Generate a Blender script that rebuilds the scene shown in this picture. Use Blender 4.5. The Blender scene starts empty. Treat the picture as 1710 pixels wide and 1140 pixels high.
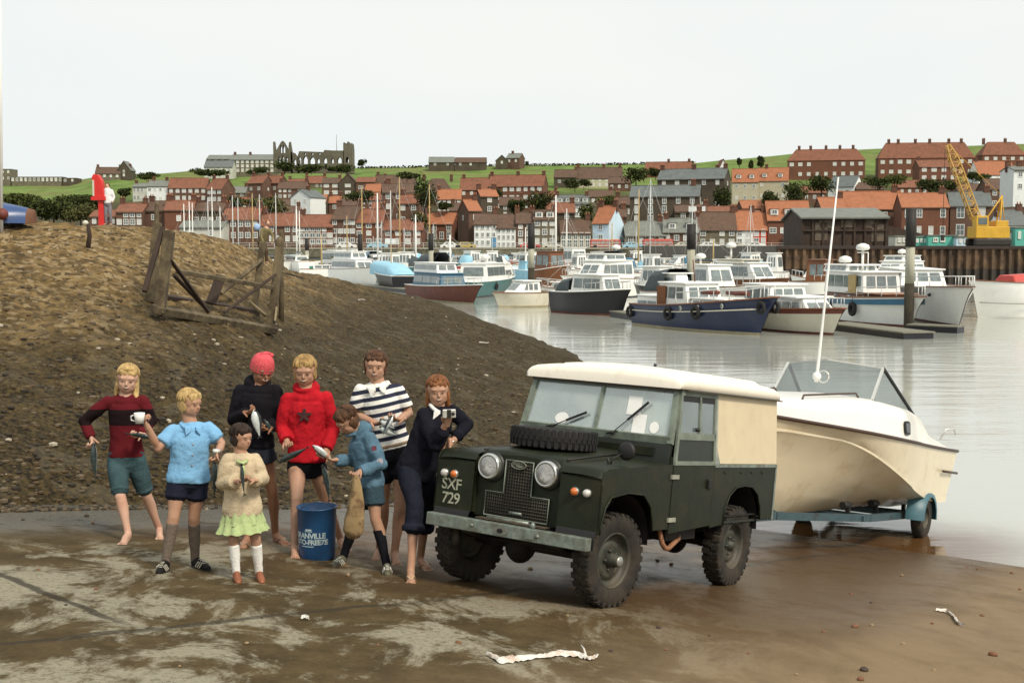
import bpy, bmesh, math, random
from math import sin, cos, pi, sqrt, radians, atan2
from mathutils import Vector, Matrix, noise
random.seed(7)
V = Vector
# ---------------------------------------------------------------- camera
CZ = 3.85                      # eye height above the harbour water (water is z = 0)
F = 2080.0
TH = math.atan(160 / F)
scene = bpy.context.scene
cam_d = bpy.data.cameras.new("camera")
cam_d.lens = F / 1710 * 36
cam_d.sensor_width = 36
cam_d.clip_start = 0.1
cam_d.clip_end = 6000
cam = bpy.data.objects.new("camera", cam_d)
scene.collection.objects.link(cam)
cam.location = (0, 0, CZ)
cam.rotation_euler = (pi / 2 - TH, 0, 0)
scene.camera = cam
# ---------------------------------------------------------------- sky and sun (overcast)
SUN_EL, SUN_AZ = radians(48), radians(140)      # azimuth clockwise from +Y
world = bpy.data.worlds.new("World")
scene.world = world
world.use_nodes = True
wn, wl = world.node_tree.nodes, world.node_tree.links
wn.clear()
wo = wn.new('ShaderNodeOutputWorld')
b1 = wn.new('ShaderNodeBackground'); b2 = wn.new('ShaderNodeBackground')
sky = wn.new('ShaderNodeTexSky'); sky.sky_type = 'NISHITA'; sky.sun_disc = False
sky.sun_elevation = SUN_EL; sky.sun_rotation = SUN_AZ; sky.dust_density = 4; sky.air_density = 1.0
wl.new(sky.outputs[0], b1.inputs[0]); b1.inputs[1].default_value = 0.08
tc = wn.new('ShaderNodeTexCoord'); mp = wn.new('ShaderNodeMapping'); mp.inputs['Scale'].default_value = (1, 1, 3)
nz = wn.new('ShaderNodeTexNoise'); nz.inputs['Scale'].default_value = 1.6; nz.inputs['Detail'].default_value = 4
rp = wn.new('ShaderNodeValToRGB')
rp.color_ramp.elements[0].position = .35; rp.color_ramp.elements[0].color = (.81, .882, .895, 1)
rp.color_ramp.elements[1].position = .70; rp.color_ramp.elements[1].color = (.90, .905, .865, 1)
wl.new(tc.outputs['Generated'], mp.inputs[0]); wl.new(mp.outputs[0], nz.inputs[0]); wl.new(nz.outputs[0], rp.inputs[0])
wl.new(rp.outputs[0], b2.inputs[0]); b2.inputs[1].default_value = .90
mx = wn.new('ShaderNodeMixShader'); mx.inputs[0].default_value = .9
wl.new(b1.outputs[0], mx.inputs[1]); wl.new(b2.outputs[0], mx.inputs[2]); wl.new(mx.outputs[0], wo.inputs[0])
sun_d = bpy.data.lights.new("sun", 'SUN'); sun_d.energy = 2.6; sun_d.angle = radians(11); sun_d.color = (1, .90, .76)
sun = bpy.data.objects.new("sun", sun_d); scene.collection.objects.link(sun)
sdir = V((sin(SUN_AZ) * cos(SUN_EL), cos(SUN_AZ) * cos(SUN_EL), sin(SUN_EL)))
sun.rotation_euler = sdir.to_track_quat('Z', 'Y').to_euler()
sun.location = (0, 0, 60)
vs = scene.view_settings
vs.view_transform = 'Standard'; vs.look = 'None'; vs.exposure = 0.30; vs.gamma = 1.0
scene.render.resolution_x = 1024; scene.render.resolution_y = 682
# ---------------------------------------------------------------- helpers
C = scene.collection

def ray(px, py):
    u = (px - 855) / F; v = (570 - py) / F
    return V((u, cos(TH) + v * sin(TH), -sin(TH) + v * cos(TH)))

def U(px, py, t):
    d = ray(px, py); return V((0, 0, CZ)) + d * (t / d.y)

def WP(px, py, z=0.0):
    d = ray(px, py); return V((0, 0, CZ)) + d * ((z - CZ) / d.z)

def lerp(a, b, k): return a + (b - a) * k
def clamp(x, a=0., b=1.): return max(a, min(b, x))
def sstep(a, b, x):
    k = clamp((x - a) / (b - a)); return k * k * (3 - 2 * k)

def interp(tab, x):
    if x <= tab[0][0]: return tab[0][1]
    for (x0, y0), (x1, y1) in zip(tab, tab[1:]):
        if x <= x1: return y0 + (y1 - y0) * (x - x0) / (x1 - x0)
    return tab[-1][1]

def tag(o, label=None, cat=None, group=None, kind=None):
    if label: o['label'] = label
    if cat: o['category'] = cat
    if group: o['group'] = group
    if kind: o['kind'] = kind
    return o

def empty(name, loc=(0, 0, 0), rz=0, label=None, cat=None, group=None, mat4=None):
    o = bpy.data.objects.new(name, None); C.objects.link(o)
    o.empty_display_size = .2
    if mat4 is not None: o.matrix_world = mat4
    else:
        o.location = loc; o.rotation_euler = (0, 0, rz)
    return tag(o, label, cat, group)

# ---- materials
MC = {}
def lin(c):                        # sRGB 0-255 triple to linear
    return tuple(((x / 255) / 12.92 if x / 255 <= .04045 else ((x / 255 + .055) / 1.055) ** 2.4) for x in c)

def M(name, col, rough=.6, var=.15, scale=6., bump=0., bscale=60., metal=0., spec=.5, dirt=None, dscale=2., dlo=.5, dhi=.7, coat=0., stretch=None):
    if name in MC: return MC[name]
    m = bpy.data.materials.new(name); MC[name] = m; m.use_nodes = True
    n, l = m.node_tree.nodes, m.node_tree.links
    b = n['Principled BSDF']
    b.inputs['Roughness'].default_value = rough; b.inputs['Metallic'].default_value = metal
    b.inputs['Specular IOR Level'].default_value = spec
    b.inputs['Coat Weight'].default_value = coat
    t = n.new('ShaderNodeTexCoord'); src = t.outputs['Object']
    if stretch:
        mpn = n.new('ShaderNodeMapping'); mpn.inputs['Scale'].default_value = stretch; l.new(src, mpn.inputs[0]); src = mpn.outputs[0]
    nzn = n.new('ShaderNodeTexNoise'); nzn.inputs['Scale'].default_value = scale; nzn.inputs['Detail'].default_value = 5
    nzn.inputs['Roughness'].default_value = .65
    l.new(src, nzn.inputs['Vector'])
    r = n.new('ShaderNodeValToRGB')
    r.color_ramp.elements[0].position = .3; r.color_ramp.elements[1].position = .7
    r.color_ramp.elements[0].color = tuple(max(0, c * (1 - var)) for c in col) + (1,)
    r.color_ramp.elements[1].color = tuple(min(1, c * (1 + var)) for c in col) + (1,)
    l.new(nzn.outputs[0], r.inputs[0]); out = r.outputs[0]
    if dirt:
        n2 = n.new('ShaderNodeTexNoise'); n2.inputs['Scale'].default_value = dscale; n2.inputs['Detail'].default_value = 8
        n2.inputs['Roughness'].default_value = .7
        l.new(t.outputs['Object'], n2.inputs['Vector'])
        mr = n.new('ShaderNodeMapRange'); mr.inputs[1].default_value = dlo; mr.inputs[2].default_value = dhi
        l.new(n2.outputs[0], mr.inputs[0])
        mxn = n.new('ShaderNodeMix'); mxn.data_type = 'RGBA'; l.new(mr.outputs[0], mxn.inputs[0])
        l.new(out, mxn.inputs[6]); mxn.inputs[7].default_value = tuple(dirt) + (1,); out = mxn.outputs[2]
    l.new(out, b.inputs['Base Color'])
    if bump:
        n3 = n.new('ShaderNodeTexNoise'); n3.inputs['Scale'].default_value = bscale; n3.inputs['Detail'].default_value = 4
        l.new(src, n3.inputs['Vector'])
        bp = n.new('ShaderNodeBump'); bp.inputs['Strength'].default_value = bump; bp.inputs['Distance'].default_value = .02
        l.new(n3.outputs[0], bp.inputs['Height']); l.new(bp.outputs[0], b.inputs['Normal'])
    return m

def glass(name, tint=(.75, .85, .82), mixf=.35, rough=.05, dirt=(.55, .6, .58), dirt_sheenf=.2):
    if name in MC: return MC[name]
    m = bpy.data.materials.new(name); MC[name] = m; m.use_nodes = True
    n, l = m.node_tree.nodes, m.node_tree.links; n.clear()
    o = n.new('ShaderNodeOutputMaterial'); tr = n.new('ShaderNodeBsdfTransparent'); tr.inputs[0].default_value = tuple(tint) + (1,)
    g = n.new('ShaderNodeBsdfGlossy'); g.inputs['Roughness'].default_value = rough
    df = n.new('ShaderNodeBsdfDiffuse'); df.inputs[0].default_value = tuple(dirt) + (1,)  # diffuse film; on the car windscreen it carries painted-in sky reflection
    fr = n.new('ShaderNodeFresnel'); fr.inputs[0].default_value = 1.5
    ad = n.new('ShaderNodeMath'); ad.operation = 'ADD'; ad.inputs[1].default_value = mixf; ad.use_clamp = True
    l.new(fr.outputs[0], ad.inputs[0])
    m1 = n.new('ShaderNodeMixShader'); l.new(ad.outputs[0], m1.inputs[0]); l.new(tr.outputs[0], m1.inputs[1]); l.new(g.outputs[0], m1.inputs[2])
    tcn = n.new('ShaderNodeTexCoord'); nn = n.new('ShaderNodeTexNoise'); nn.inputs['Scale'].default_value = 3; nn.inputs['Detail'].default_value = 4
    l.new(tcn.outputs['Object'], nn.inputs['Vector'])
    mu = n.new('ShaderNodeMath'); mu.operation = 'MULTIPLY'; mu.inputs[1].default_value = dirt_sheenf * 2; l.new(nn.outputs[0], mu.inputs[0])
    m2 = n.new('ShaderNodeMixShader'); l.new(mu.outputs[0], m2.inputs[0]); l.new(m1.outputs[0], m2.inputs[1]); l.new(df.outputs[0], m2.inputs[2])
    l.new(m2.outputs[0], o.inputs[0])
    return m

# ---- mesh builder
class MB:
    def __init__(s): s.v = []; s.f = []; s.m = []; s.sm = []
    def add(s, vs_, fs_, mi=0, sm=False):
        o = len(s.v); s.v += [V(x) for x in vs_]
        for f in fs_:
            s.f.append([o + i for i in f]); s.m.append(mi); s.sm.append(sm)
        return s
    def box(s, c, d, mi=0, rot=None):
        c = V(c); hx, hy, hz = d[0] / 2, d[1] / 2, d[2] / 2
        vs_ = [V((x, y, z)) for x in (-hx, hx) for y in (-hy, hy) for z in (-hz, hz)]
        if rot is not None: vs_ = [rot @ q for q in vs_]
        return s.add([c + q for q in vs_], [(0, 1, 3, 2), (4, 6, 7, 5), (0, 4, 5, 1), (2, 3, 7, 6), (0, 2, 6, 4), (1, 5, 7, 3)], mi)
    def rbox(s, lo, hi, mi=0):
        return s.box([(a + b) / 2 for a, b in zip(lo, hi)], [b - a for a, b in zip(lo, hi)], mi)
    def hexa(s, p, mi=0):          # 8 points: bottom 4 (ccw), top 4
        return s.add(p, [(3, 2, 1, 0), (4, 5, 6, 7), (0, 1, 5, 4), (1, 2, 6, 5), (2, 3, 7, 6), (3, 0, 4, 7)], mi)
    def prism(s, poly, off, mi=0): # poly list of 3D points, extruded by vector off
        n = len(poly); off = V(off); a = [V(p) for p in poly]
        fs_ = [tuple(range(n))[::-1], tuple(range(n, 2 * n))] + [(i, (i + 1) % n, n + (i + 1) % n, n + i) for i in range(n)]
        return s.add(a + [p + off for p in a], fs_, mi)
    def tube(s, pts, rad, seg=8, mi=0, caps=True, sm=True, flat=None):
        pts = [V(p) for p in pts]
        if not hasattr(rad, '__len__'): rad = [rad] * len(pts)
        vs_ = []; fs_ = []
        ref = None
        for i, p in enumerate(pts):
            d = (pts[min(i + 1, len(pts) - 1)] - pts[max(i - 1, 0)])
            if d.length < 1e-9: d = V((0, 0, 1))
            d.normalize()
            if ref is None:
                ref = d.orthogonal().normalized() if flat is None else (V(flat[0]) - d * V(flat[0]).dot(d)).normalized()
            a = (ref - d * ref.dot(d)).normalized(); ref = a; b = d.cross(a)
            kb = flat[1] if flat else 1
            for k in range(seg):
                an = 2 * pi * k / seg
                vs_.append(p + (a * cos(an) + b * sin(an) * kb) * rad[i])
        for i in range(len(pts) - 1):
            for k in range(seg):
                fs_.append((i * seg + k, i * seg + (k + 1) % seg, (i + 1) * seg + (k + 1) % seg, (i + 1) * seg + k))
        o = len(s.v); s.add(vs_, fs_, mi, sm)
        if caps:
            s.f.append([o + k for k in range(seg)][::-1]); s.m.append(mi); s.sm.append(False)
            s.f.append([o + (len(pts) - 1) * seg + k for k in range(seg)]); s.m.append(mi); s.sm.append(False)
        return s
    def bar(s, p, q, w, h, mi=0, up=(0, 0, 1)):
        p, q = V(p), V(q); d = (q - p).normalized(); u = V(up); sd = d.cross(u)
        if sd.length < 1e-4: sd = d.cross(V((1, 0, 0)))
        sd.normalize(); u = sd.cross(d)
        a = [x + sd * sx * w / 2 + u * sz * h / 2 for x in (p, q) for sx, sz in ((-1, -1), (1, -1), (1, 1), (-1, 1))]
        return s.add(a, [(0, 1, 2, 3), (7, 6, 5, 4), (0, 4, 5, 1), (1, 5, 6, 2), (2, 6, 7, 3), (3, 7, 4, 0)], mi)
    def lathe(s, prof, c=(0, 0, 0), ax='z', seg=24, mi=0, sm=True, mis=None):
        c = V(c); vs_ = []; n = len(prof)
        for r, h in prof:
            for k in range(seg):
                a = 2 * pi * k / seg
                if ax == 'z': q = V((r * cos(a), r * sin(a), h))
                elif ax == 'y': q = V((r * sin(a), h, r * cos(a)))
                else: q = V((h, r * cos(a), r * sin(a)))
                vs_.append(c + q)
        o = len(s.v); s.v += vs_
        for i in range(n - 1):
            for k in range(seg):
                s.f.append([o + i * seg + k, o + i * seg + (k + 1) % seg, o + (i + 1) * seg + (k + 1) % seg, o + (i + 1) * seg + k])
                s.m.append(mis[i] if mis else mi); s.sm.append(sm)
        return s
    def sph(s, c, r, mi=0, seg=12, rings=8, rot=None):
        c = V(c); r = V(r) if hasattr(r, '__len__') else V((r, r, r)); vs_ = []; fs_ = []
        for i in range(rings + 1):
            ph = pi * i / rings
            for k in range(seg):
                a = 2 * pi * k / seg
                q = V((r.x * sin(ph) * cos(a), r.y * sin(ph) * sin(a), r.z * cos(ph)))
                if rot is not None: q = rot @ q
                vs_.append(c + q)
        for i in range(rings):
            for k in range(seg):
                fs_.append((i * seg + k, (i + 1) * seg + k, (i + 1) * seg + (k + 1) % seg, i * seg + (k + 1) % seg))
        return s.add(vs_, fs_, mi, True)
    def grid(s, P, mi=0, sm=True, closed=False):   # P[i][j] points
        n, m_ = len(P), len(P[0]); vs_ = [q for row in P for q in row]; fs_ = []
        for i in range(n - 1):
            for j in range(m_ if closed else m_ - 1):
                fs_.append((i * m_ + j, i * m_ + (j + 1) % m_, (i + 1) * m_ + (j + 1) % m_, (i + 1) * m_ + j))
        return s.add(vs_, fs_, mi, sm)
    def xform(s, mat4):
        s.v = [mat4 @ q for q in s.v]; return s
    def mesh(s, name, mats):
        me = bpy.data.meshes.new(name); me.from_pydata([tuple(q) for q in s.v], [], s.f)
        for m in (mats if isinstance(mats, (list, tuple)) else [mats]): me.materials.append(m)
        me.polygons.foreach_set('material_index', s.m); me.polygons.foreach_set('use_smooth', s.sm)
        bm = bmesh.new(); bm.from_mesh(me)
        bmesh.ops.remove_doubles(bm, verts=bm.verts, dist=1e-5)
        bmesh.ops.recalc_face_normals(bm, faces=bm.faces); bm.to_mesh(me); bm.free()
        me.update(); return me
    def build(s, name, mats, parent=None, bevel=0, loc=None, label=None, cat=None, group=None, kind=None):
        o = bpy.data.objects.new(name, s.mesh(name, mats)); C.objects.link(o)
        if parent is not None: o.parent = parent
        if loc is not None: o.location = loc
        if bevel:
            md = o.modifiers.new('bevel', 'BEVEL'); md.width = bevel; md.segments = 2; md.limit_method = 'ANGLE'; md.angle_limit = radians(35)
            md.harden_normals = False
        return tag(o, label, cat, group, kind)

def text_mesh(txt, size, name='lettering', bold=0, spacing=1.0, extrude=.0):
    cu = bpy.data.curves.new(name, 'FONT'); cu.body = txt; cu.size = size; cu.align_x = 'CENTER'; cu.align_y = 'CENTER'
    cu.offset = bold; cu.space_character = spacing; cu.extrude = extrude; cu.space_line = .85
    o = bpy.data.objects.new(name, cu); C.objects.link(o)
    dg = bpy.context.evaluated_depsgraph_get(); dg.update()
    me = bpy.data.meshes.new_from_object(o.evaluated_get(dg))
    bpy.data.objects.remove(o); bpy.data.curves.remove(cu)
    return me

def put_text(txt, size, mat, M4, parent=None, bold=0, name='lettering', spacing=1.0, extrude=.002, warp=None):
    me = text_mesh(txt, size, name, bold, spacing, extrude); me.materials.clear(); me.materials.append(mat)
    for v in me.vertices: v.co = (M4 @ v.co) if warp is None else warp(v.co)
    o = bpy.data.objects.new(name, me); C.objects.link(o)
    if parent is not None: o.parent = parent
    return o

def frame_mat(o, x, y):            # matrix with given origin, x axis and y axis
    x = V(x).normalized(); z = x.cross(V(y)).normalized(); y = z.cross(x)
    m = Matrix((x, y, z)).transposed().to_4x4(); m.translation = V(o); return m

def child_copy(o, parent):
    c = o.copy(); C.objects.link(c); c.parent = parent
    for g in o.children: child_copy(g, c)
    return c
def copy_tree(o, loc=None, rz=None, label=None):
    c = o.copy(); C.objects.link(c)
    for g in o.children: child_copy(g, c)
    if loc is not None: c.location = loc
    if rz is not None: c.rotation_euler = (0, 0, rz)
    if label: c['label'] = label
    return c
# ---------------------------------------------------------------- terrain: slipway, shingle bank, harbour, town hill
SD = (.5655, .8247)              # downhill direction of the slipway
def slip_z(x, y):
    s = (x - .20) * SD[0] + (y - 10.06) * SD[1]
    z = CZ - 2.84 - .148 * min(s, 2.5)
    if s > 2.5: z -= .135 * (s - 2.5)
    if s < -9: z += .1 * (-s - 9)
    return z
FOOT = [(-5.3, 12.9), (0.0, 18.2)]
fd = (V((5.3, 5.3, 0))).normalized(); fnrm = V((-fd.y, fd.x, 0))    # towards the bank
def foot_dist(x, y):             # + on the bank side
    return (x + 5.3) * fnrm.x + (y - 12.9) * fnrm.y
T_FOOT = [(-900, 7.6), (-500, 9.9), (0, 12.95), (200, 14.0), (455, 15.3), (640, 16.5), (860, 18.2), (1000, 20.2), (1150, 24)]
T_CT = [(-900, 22), (0, 26), (170, 27), (300, 30), (420, 34), (480, 38), (560, 42), (640, 46), (760, 48), (860, 44), (960, 39), (1050, 34), (1150, 30)]
T_CY = [(-900, 366), (0, 371), (170, 377), (260, 381), (300, 386), (340, 393), (380, 403), (420, 420), (480, 449), (560, 466), (640, 484), (700, 497), (760, 516), (860, 560), (900, 578), (960, 601), (1050, 655), (1150, 700)]
def bank_z(x, y, nse=True):
    px = 855 + F * x / max(y, .5)
    tf = interp(T_FOOT, px); tc_ = interp(T_CT, px)
    zc = U(px, interp(T_CY, px), tc_).z
    xf = (px - 855) / F * tf; zf = slip_z(xf, tf)
    if y < tf: return zf - .25 * (tf - y) - .02
    k = (y - tf) / (tc_ - tf)
    if k <= 1:
        z = zf + (zc - zf) * (k ** .78 if zc > zf else k)
    else:
        d = y - tc_
        kk = sstep(230, 420, px); z = lerp(zc + .011 * min(d, 34) - .05 * max(0, d - 34), zc - .045 * d - .0012 * d * d, kk)
    if nse:
        e = clamp((y - tf) / 3.)
        z += e * (.10 * noise.noise(V((x * .35, y * .35, 0))) + .05 * noise.noise(V((x * 1.3, y * 1.3, 3))) + .05 * noise.noise(V((x * 3.3, y * 3.3, 5))) + .035 * noise.noise(V((x * 9, y * 9, 7))))
    return z
def ground_z(x, y): return max(slip_z(x, y), bank_z(x, y))
def G(px, py, t0=6.0):           # where the view ray meets slipway or bank
    d = ray(px, py); t = t0
    while t < 120:
        p = V((0, 0, CZ)) + d * (t / d.y)
        if p.z < ground_z(p.x, p.y):
            for _ in range(12):
                t -= .05 / 2 ** 0 if p.z < ground_z(p.x, p.y) else 0
                p = V((0, 0, CZ)) + d * (t / d.y)
                if p.z >= ground_z(p.x, p.y): break
            return V((p.x, p.y, ground_z(p.x, p.y)))
        t += .1 if t > 20 else .05
    return V((0, 0, CZ)) + d * (60 / d.y)

def nodes_mat(name):
    m = bpy.data.materials.new(name); MC[name] = m; m.use_nodes = True
    n, l = m.node_tree.nodes, m.node_tree.links
    return m, n, l, n['Principled BSDF']
class NG:                         # tiny node-graph helper
    def __init__(s, n, l): s.n, s.l = n, l; s.pos = n.new('ShaderNodeNewGeometry').outputs['Position']
    def noise(s, sc, det=5, rough=.6, vec=None, dist=0):
        q = s.n.new('ShaderNodeTexNoise'); q.inputs['Scale'].default_value = sc; q.inputs['Detail'].default_value = det
        q.inputs['Roughness'].default_value = rough; q.inputs['Distortion'].default_value = dist
        s.l.new(vec or s.pos, q.inputs['Vector']); return q.outputs[0]
    def stretch(s, v, rot=0):
        q = s.n.new('ShaderNodeMapping'); q.inputs['Scale'].default_value = v; q.inputs['Rotation'].default_value = (0, 0, rot)
        s.l.new(s.pos, q.inputs[0]); return q.outputs[0]
    def voro(s, sc, out='Color', feat='F1', vec=None):
        q = s.n.new('ShaderNodeTexVoronoi'); q.inputs['Scale'].default_value = sc; q.feature = feat
        s.l.new(vec or s.pos, q.inputs['Vector']); return q.outputs[out]
    def math(s, op, a, b=None, cl=False):
        q = s.n.new('ShaderNodeMath'); q.operation = op; q.use_clamp = cl
        for i, x in enumerate((a, b)):
            if x is None: continue
            if isinstance(x, (int, float)): q.inputs[i].default_value = x
            else: s.l.new(x, q.inputs[i])
        return q.outputs[0]
    def rng(s, x, a, b, c=0., d=1.):
        q = s.n.new('ShaderNodeMapRange'); q.interpolation_type = 'SMOOTHSTEP'
        for i, v_ in enumerate((a, b, c, d)): q.inputs[i + 1].default_value = v_
        s.l.new(x, q.inputs[0]); return q.outputs[0]
    def dot(s, vec):
        q = s.n.new('ShaderNodeVectorMath'); q.operation = 'DOT_PRODUCT'; s.l.new(s.pos, q.inputs[0]); q.inputs[1].default_value = vec
        return q.outputs['Value']
    def mix(s, f, a, b):
        q = s.n.new('ShaderNodeMix'); q.data_type = 'RGBA'
        if isinstance(f, (int, float)): q.inputs[0].default_value = f
        else: s.l.new(f, q.inputs[0])
        for i, x in ((6, a), (7, b)):
            if isinstance(x, tuple): q.inputs[i].default_value = x + (1,)
            else: s.l.new(x, q.inputs[i])
        return q.outputs[2]
    def bump(s, h, st, dist, prev=None):
        q = s.n.new('ShaderNodeBump'); q.inputs['Strength'].default_value = st; q.inputs['Distance'].default_value = dist
        s.l.new(h, q.inputs['Height'])
        if prev is not None: s.l.new(prev, q.inputs['Normal'])
        return q.outputs[0]

def slip_material():
    m, n, l, b = nodes_mat('slip_concrete'); g = NG(n, l)
    s = g.dot((SD[0], SD[1], 0)); s0 = .2 * SD[0] + 10.06 * SD[1]
    s = g.math('SUBTRACT', s, s0)
    fdv = g.math('SUBTRACT', g.dot((fnrm.x, fnrm.y, 0)), -5.3 * fnrm.x + 12.9 * fnrm.y)
    big = g.noise(.55, 5, .6); mid = g.noise(2.3, 6, .7); fine = g.noise(30, 5, .8); st = g.noise(1.15, 7, .72, g.stretch((1.15, .62, 1), radians(10)), .4)
    base = g.mix(g.rng(mid, .35, .7), (.062, .042, .016), (.130, .092, .040))
    base = g.mix(g.rng(fine, .35, .75), g.mix(.5, base, (.04, .027, .013)), base)
    # dry pale sandy patches, mostly on the left
    left = g.rng(g.dot((-1, .25, 0)), -.6, 2.2)
    pale = g.math('MULTIPLY', g.rng(st, .47, .57), left)
    pale = g.math('MULTIPLY', pale, g.rng(fdv, -2.0, -3.0))
    pale = g.math('MULTIPLY', pale, g.rng(fine, .25, .55))
    base = g.mix(g.math('MULTIPLY', pale, .9), base, (.30, .275, .20))
    # right foreground: lighter dry concrete
    yl = g.math('SUBTRACT', g.dot((SD[1], -SD[0], 0)), .2 * SD[1] - 10.06 * SD[0]); yl = g.math('ADD', yl, g.math('MULTIPLY', g.math('SUBTRACT', big, .5), 1.6))
    right = g.math('MULTIPLY', g.rng(yl, .9, 2.9), g.rng(st, .25, .6, .5, 1))
    base = g.mix(g.math('MULTIPLY', right, .8), base, (.26, .185, .11))
    # reddish silt film lower down
    silt = g.math('MULTIPLY', g.math('MULTIPLY', g.rng(s, -1.8, .8), g.rng(fdv, -.6, -2.2)), g.rng(yl, 2.9, 1.5))
    base = g.mix(g.math('MULTIPLY', silt, .75), base, (.085, .045, .018))
    # wet strip at the foot of the bank, grey sky sheen painted into its colour
    strip = g.rng(fdv, -2.6, -1.0); strip = g.math('MULTIPLY', strip, g.rng(mid, .25, .5))
    base = g.mix(g.math('MULTIPLY', strip, .6), base, (.10, .10, .085))
    # joints between the slabs
    def joint(A, B, w):
        A, B = G(*A), G(*B); d = (B - A); d.z = 0; d.normalize(); nn = V((-d.y, d.x, 0))
        q = g.math('SUBTRACT', g.dot(nn), nn.dot(A)); q = g.math('ADD', q, g.math('MULTIPLY', g.math('SUBTRACT', g.noise(1.2, 3), .5), .25))
        return g.rng(g.math('ABSOLUTE', q), w, w * 2.5, 1, 0)
    j1 = g.math('MULTIPLY', joint((251, 1049), (855, 986), .025), g.rng(mid, .3, .55, .3, .9))
    j2 = g.math('MULTIPLY', joint((85, 991), (241, 1049), .02), g.rng(g.dot((-1, 0, 0)), 2.2, 2.6))
    base = g.mix(g.math('MULTIPLY', g.math('MAXIMUM', j1, j2), .8), base, (.03, .025, .018))
    l.new(base, b.inputs['Base Color'])
    wet = g.math('MAXIMUM', strip, g.math('MULTIPLY', g.math('MULTIPLY', g.rng(s, -1.0, 1.6), .8), g.rng(yl, 3.0, 1.4, .35, 1)))
    wet = g.math('MULTIPLY', wet, g.rng(mid, .25, .6, .55, 1))
    rr = g.rng(wet, 0, 1, .85, .22); l.new(rr, b.inputs['Roughness']); l.new(g.rng(wet, 0, 1, .12, .38), b.inputs['Specular IOR Level'])
    bn = g.bump(fine, .5, .012); bn = g.bump(mid, .35, .03, bn)
    l.new(bn, b.inputs['Normal'])
    return m

def bank_material():
    m, n, l, b = nodes_mat('shingle'); g = NG(n, l)
    z = n.new('ShaderNodeSeparateXYZ'); l.new(g.pos, z.inputs[0]); z = z.outputs[2]
    big = g.noise(.5, 5, .65); mid = g.noise(2.6, 6, .7); fine = g.noise(14, 5, .75); peb = g.voro(9.0); peb2 = g.voro(3.5)
    pb = n.new('ShaderNodeRGBToBW'); l.new(peb, pb.inputs[0]); pb = pb.outputs[0]
    pb2 = n.new('ShaderNodeRGBToBW'); l.new(peb2, pb2.inputs[0]); pb2 = pb2.outputs[0]
    up = g.mix(g.rng(mid, .35, .66), (.10, .062, .02), (.29, .19, .075))
    up = g.mix(g.math('MULTIPLY', g.rng(pb, .62, .8), .6), up, (.40, .31, .18))
    up = g.mix(g.math('MULTIPLY', g.rng(pb, .38, .2), .7), up, (.06, .04, .016))
    lo = g.mix(g.rng(fine, .35, .68), (.008, .0055, .002), (.090, .062, .022))
    lo = g.mix(g.math('MULTIPLY', g.rng(mid, .48, .7), .45), lo, (.10, .075, .028))
    lo = g.mix(g.math('MULTIPLY', g.rng(pb2, .70, .8), .25), lo, (.15, .13, .09))
    h = g.math('ADD', z, g.math('MULTIPLY', g.math('SUBTRACT', big, .5), 2.4)); h = g.math('ADD', h, g.math('MULTIPLY', g.math('SUBTRACT', mid, .5), 1.2))
    x_ = g.dot((1, 0, 0)); h = g.math('ADD', h, g.math('MULTIPLY', x_, -.015))
    base = g.mix(g.rng(h, 1.7, 4.0), lo, up)
    l.new(base, b.inputs['Base Color']); b.inputs['Roughness'].default_value = .9; b.inputs['Specular IOR Level'].default_value = .25
    bn = g.bump(fine, .9, .06); bn = g.bump(pb, .6, .03, bn); l.new(bn, b.inputs['Normal'])
    return m

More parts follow.
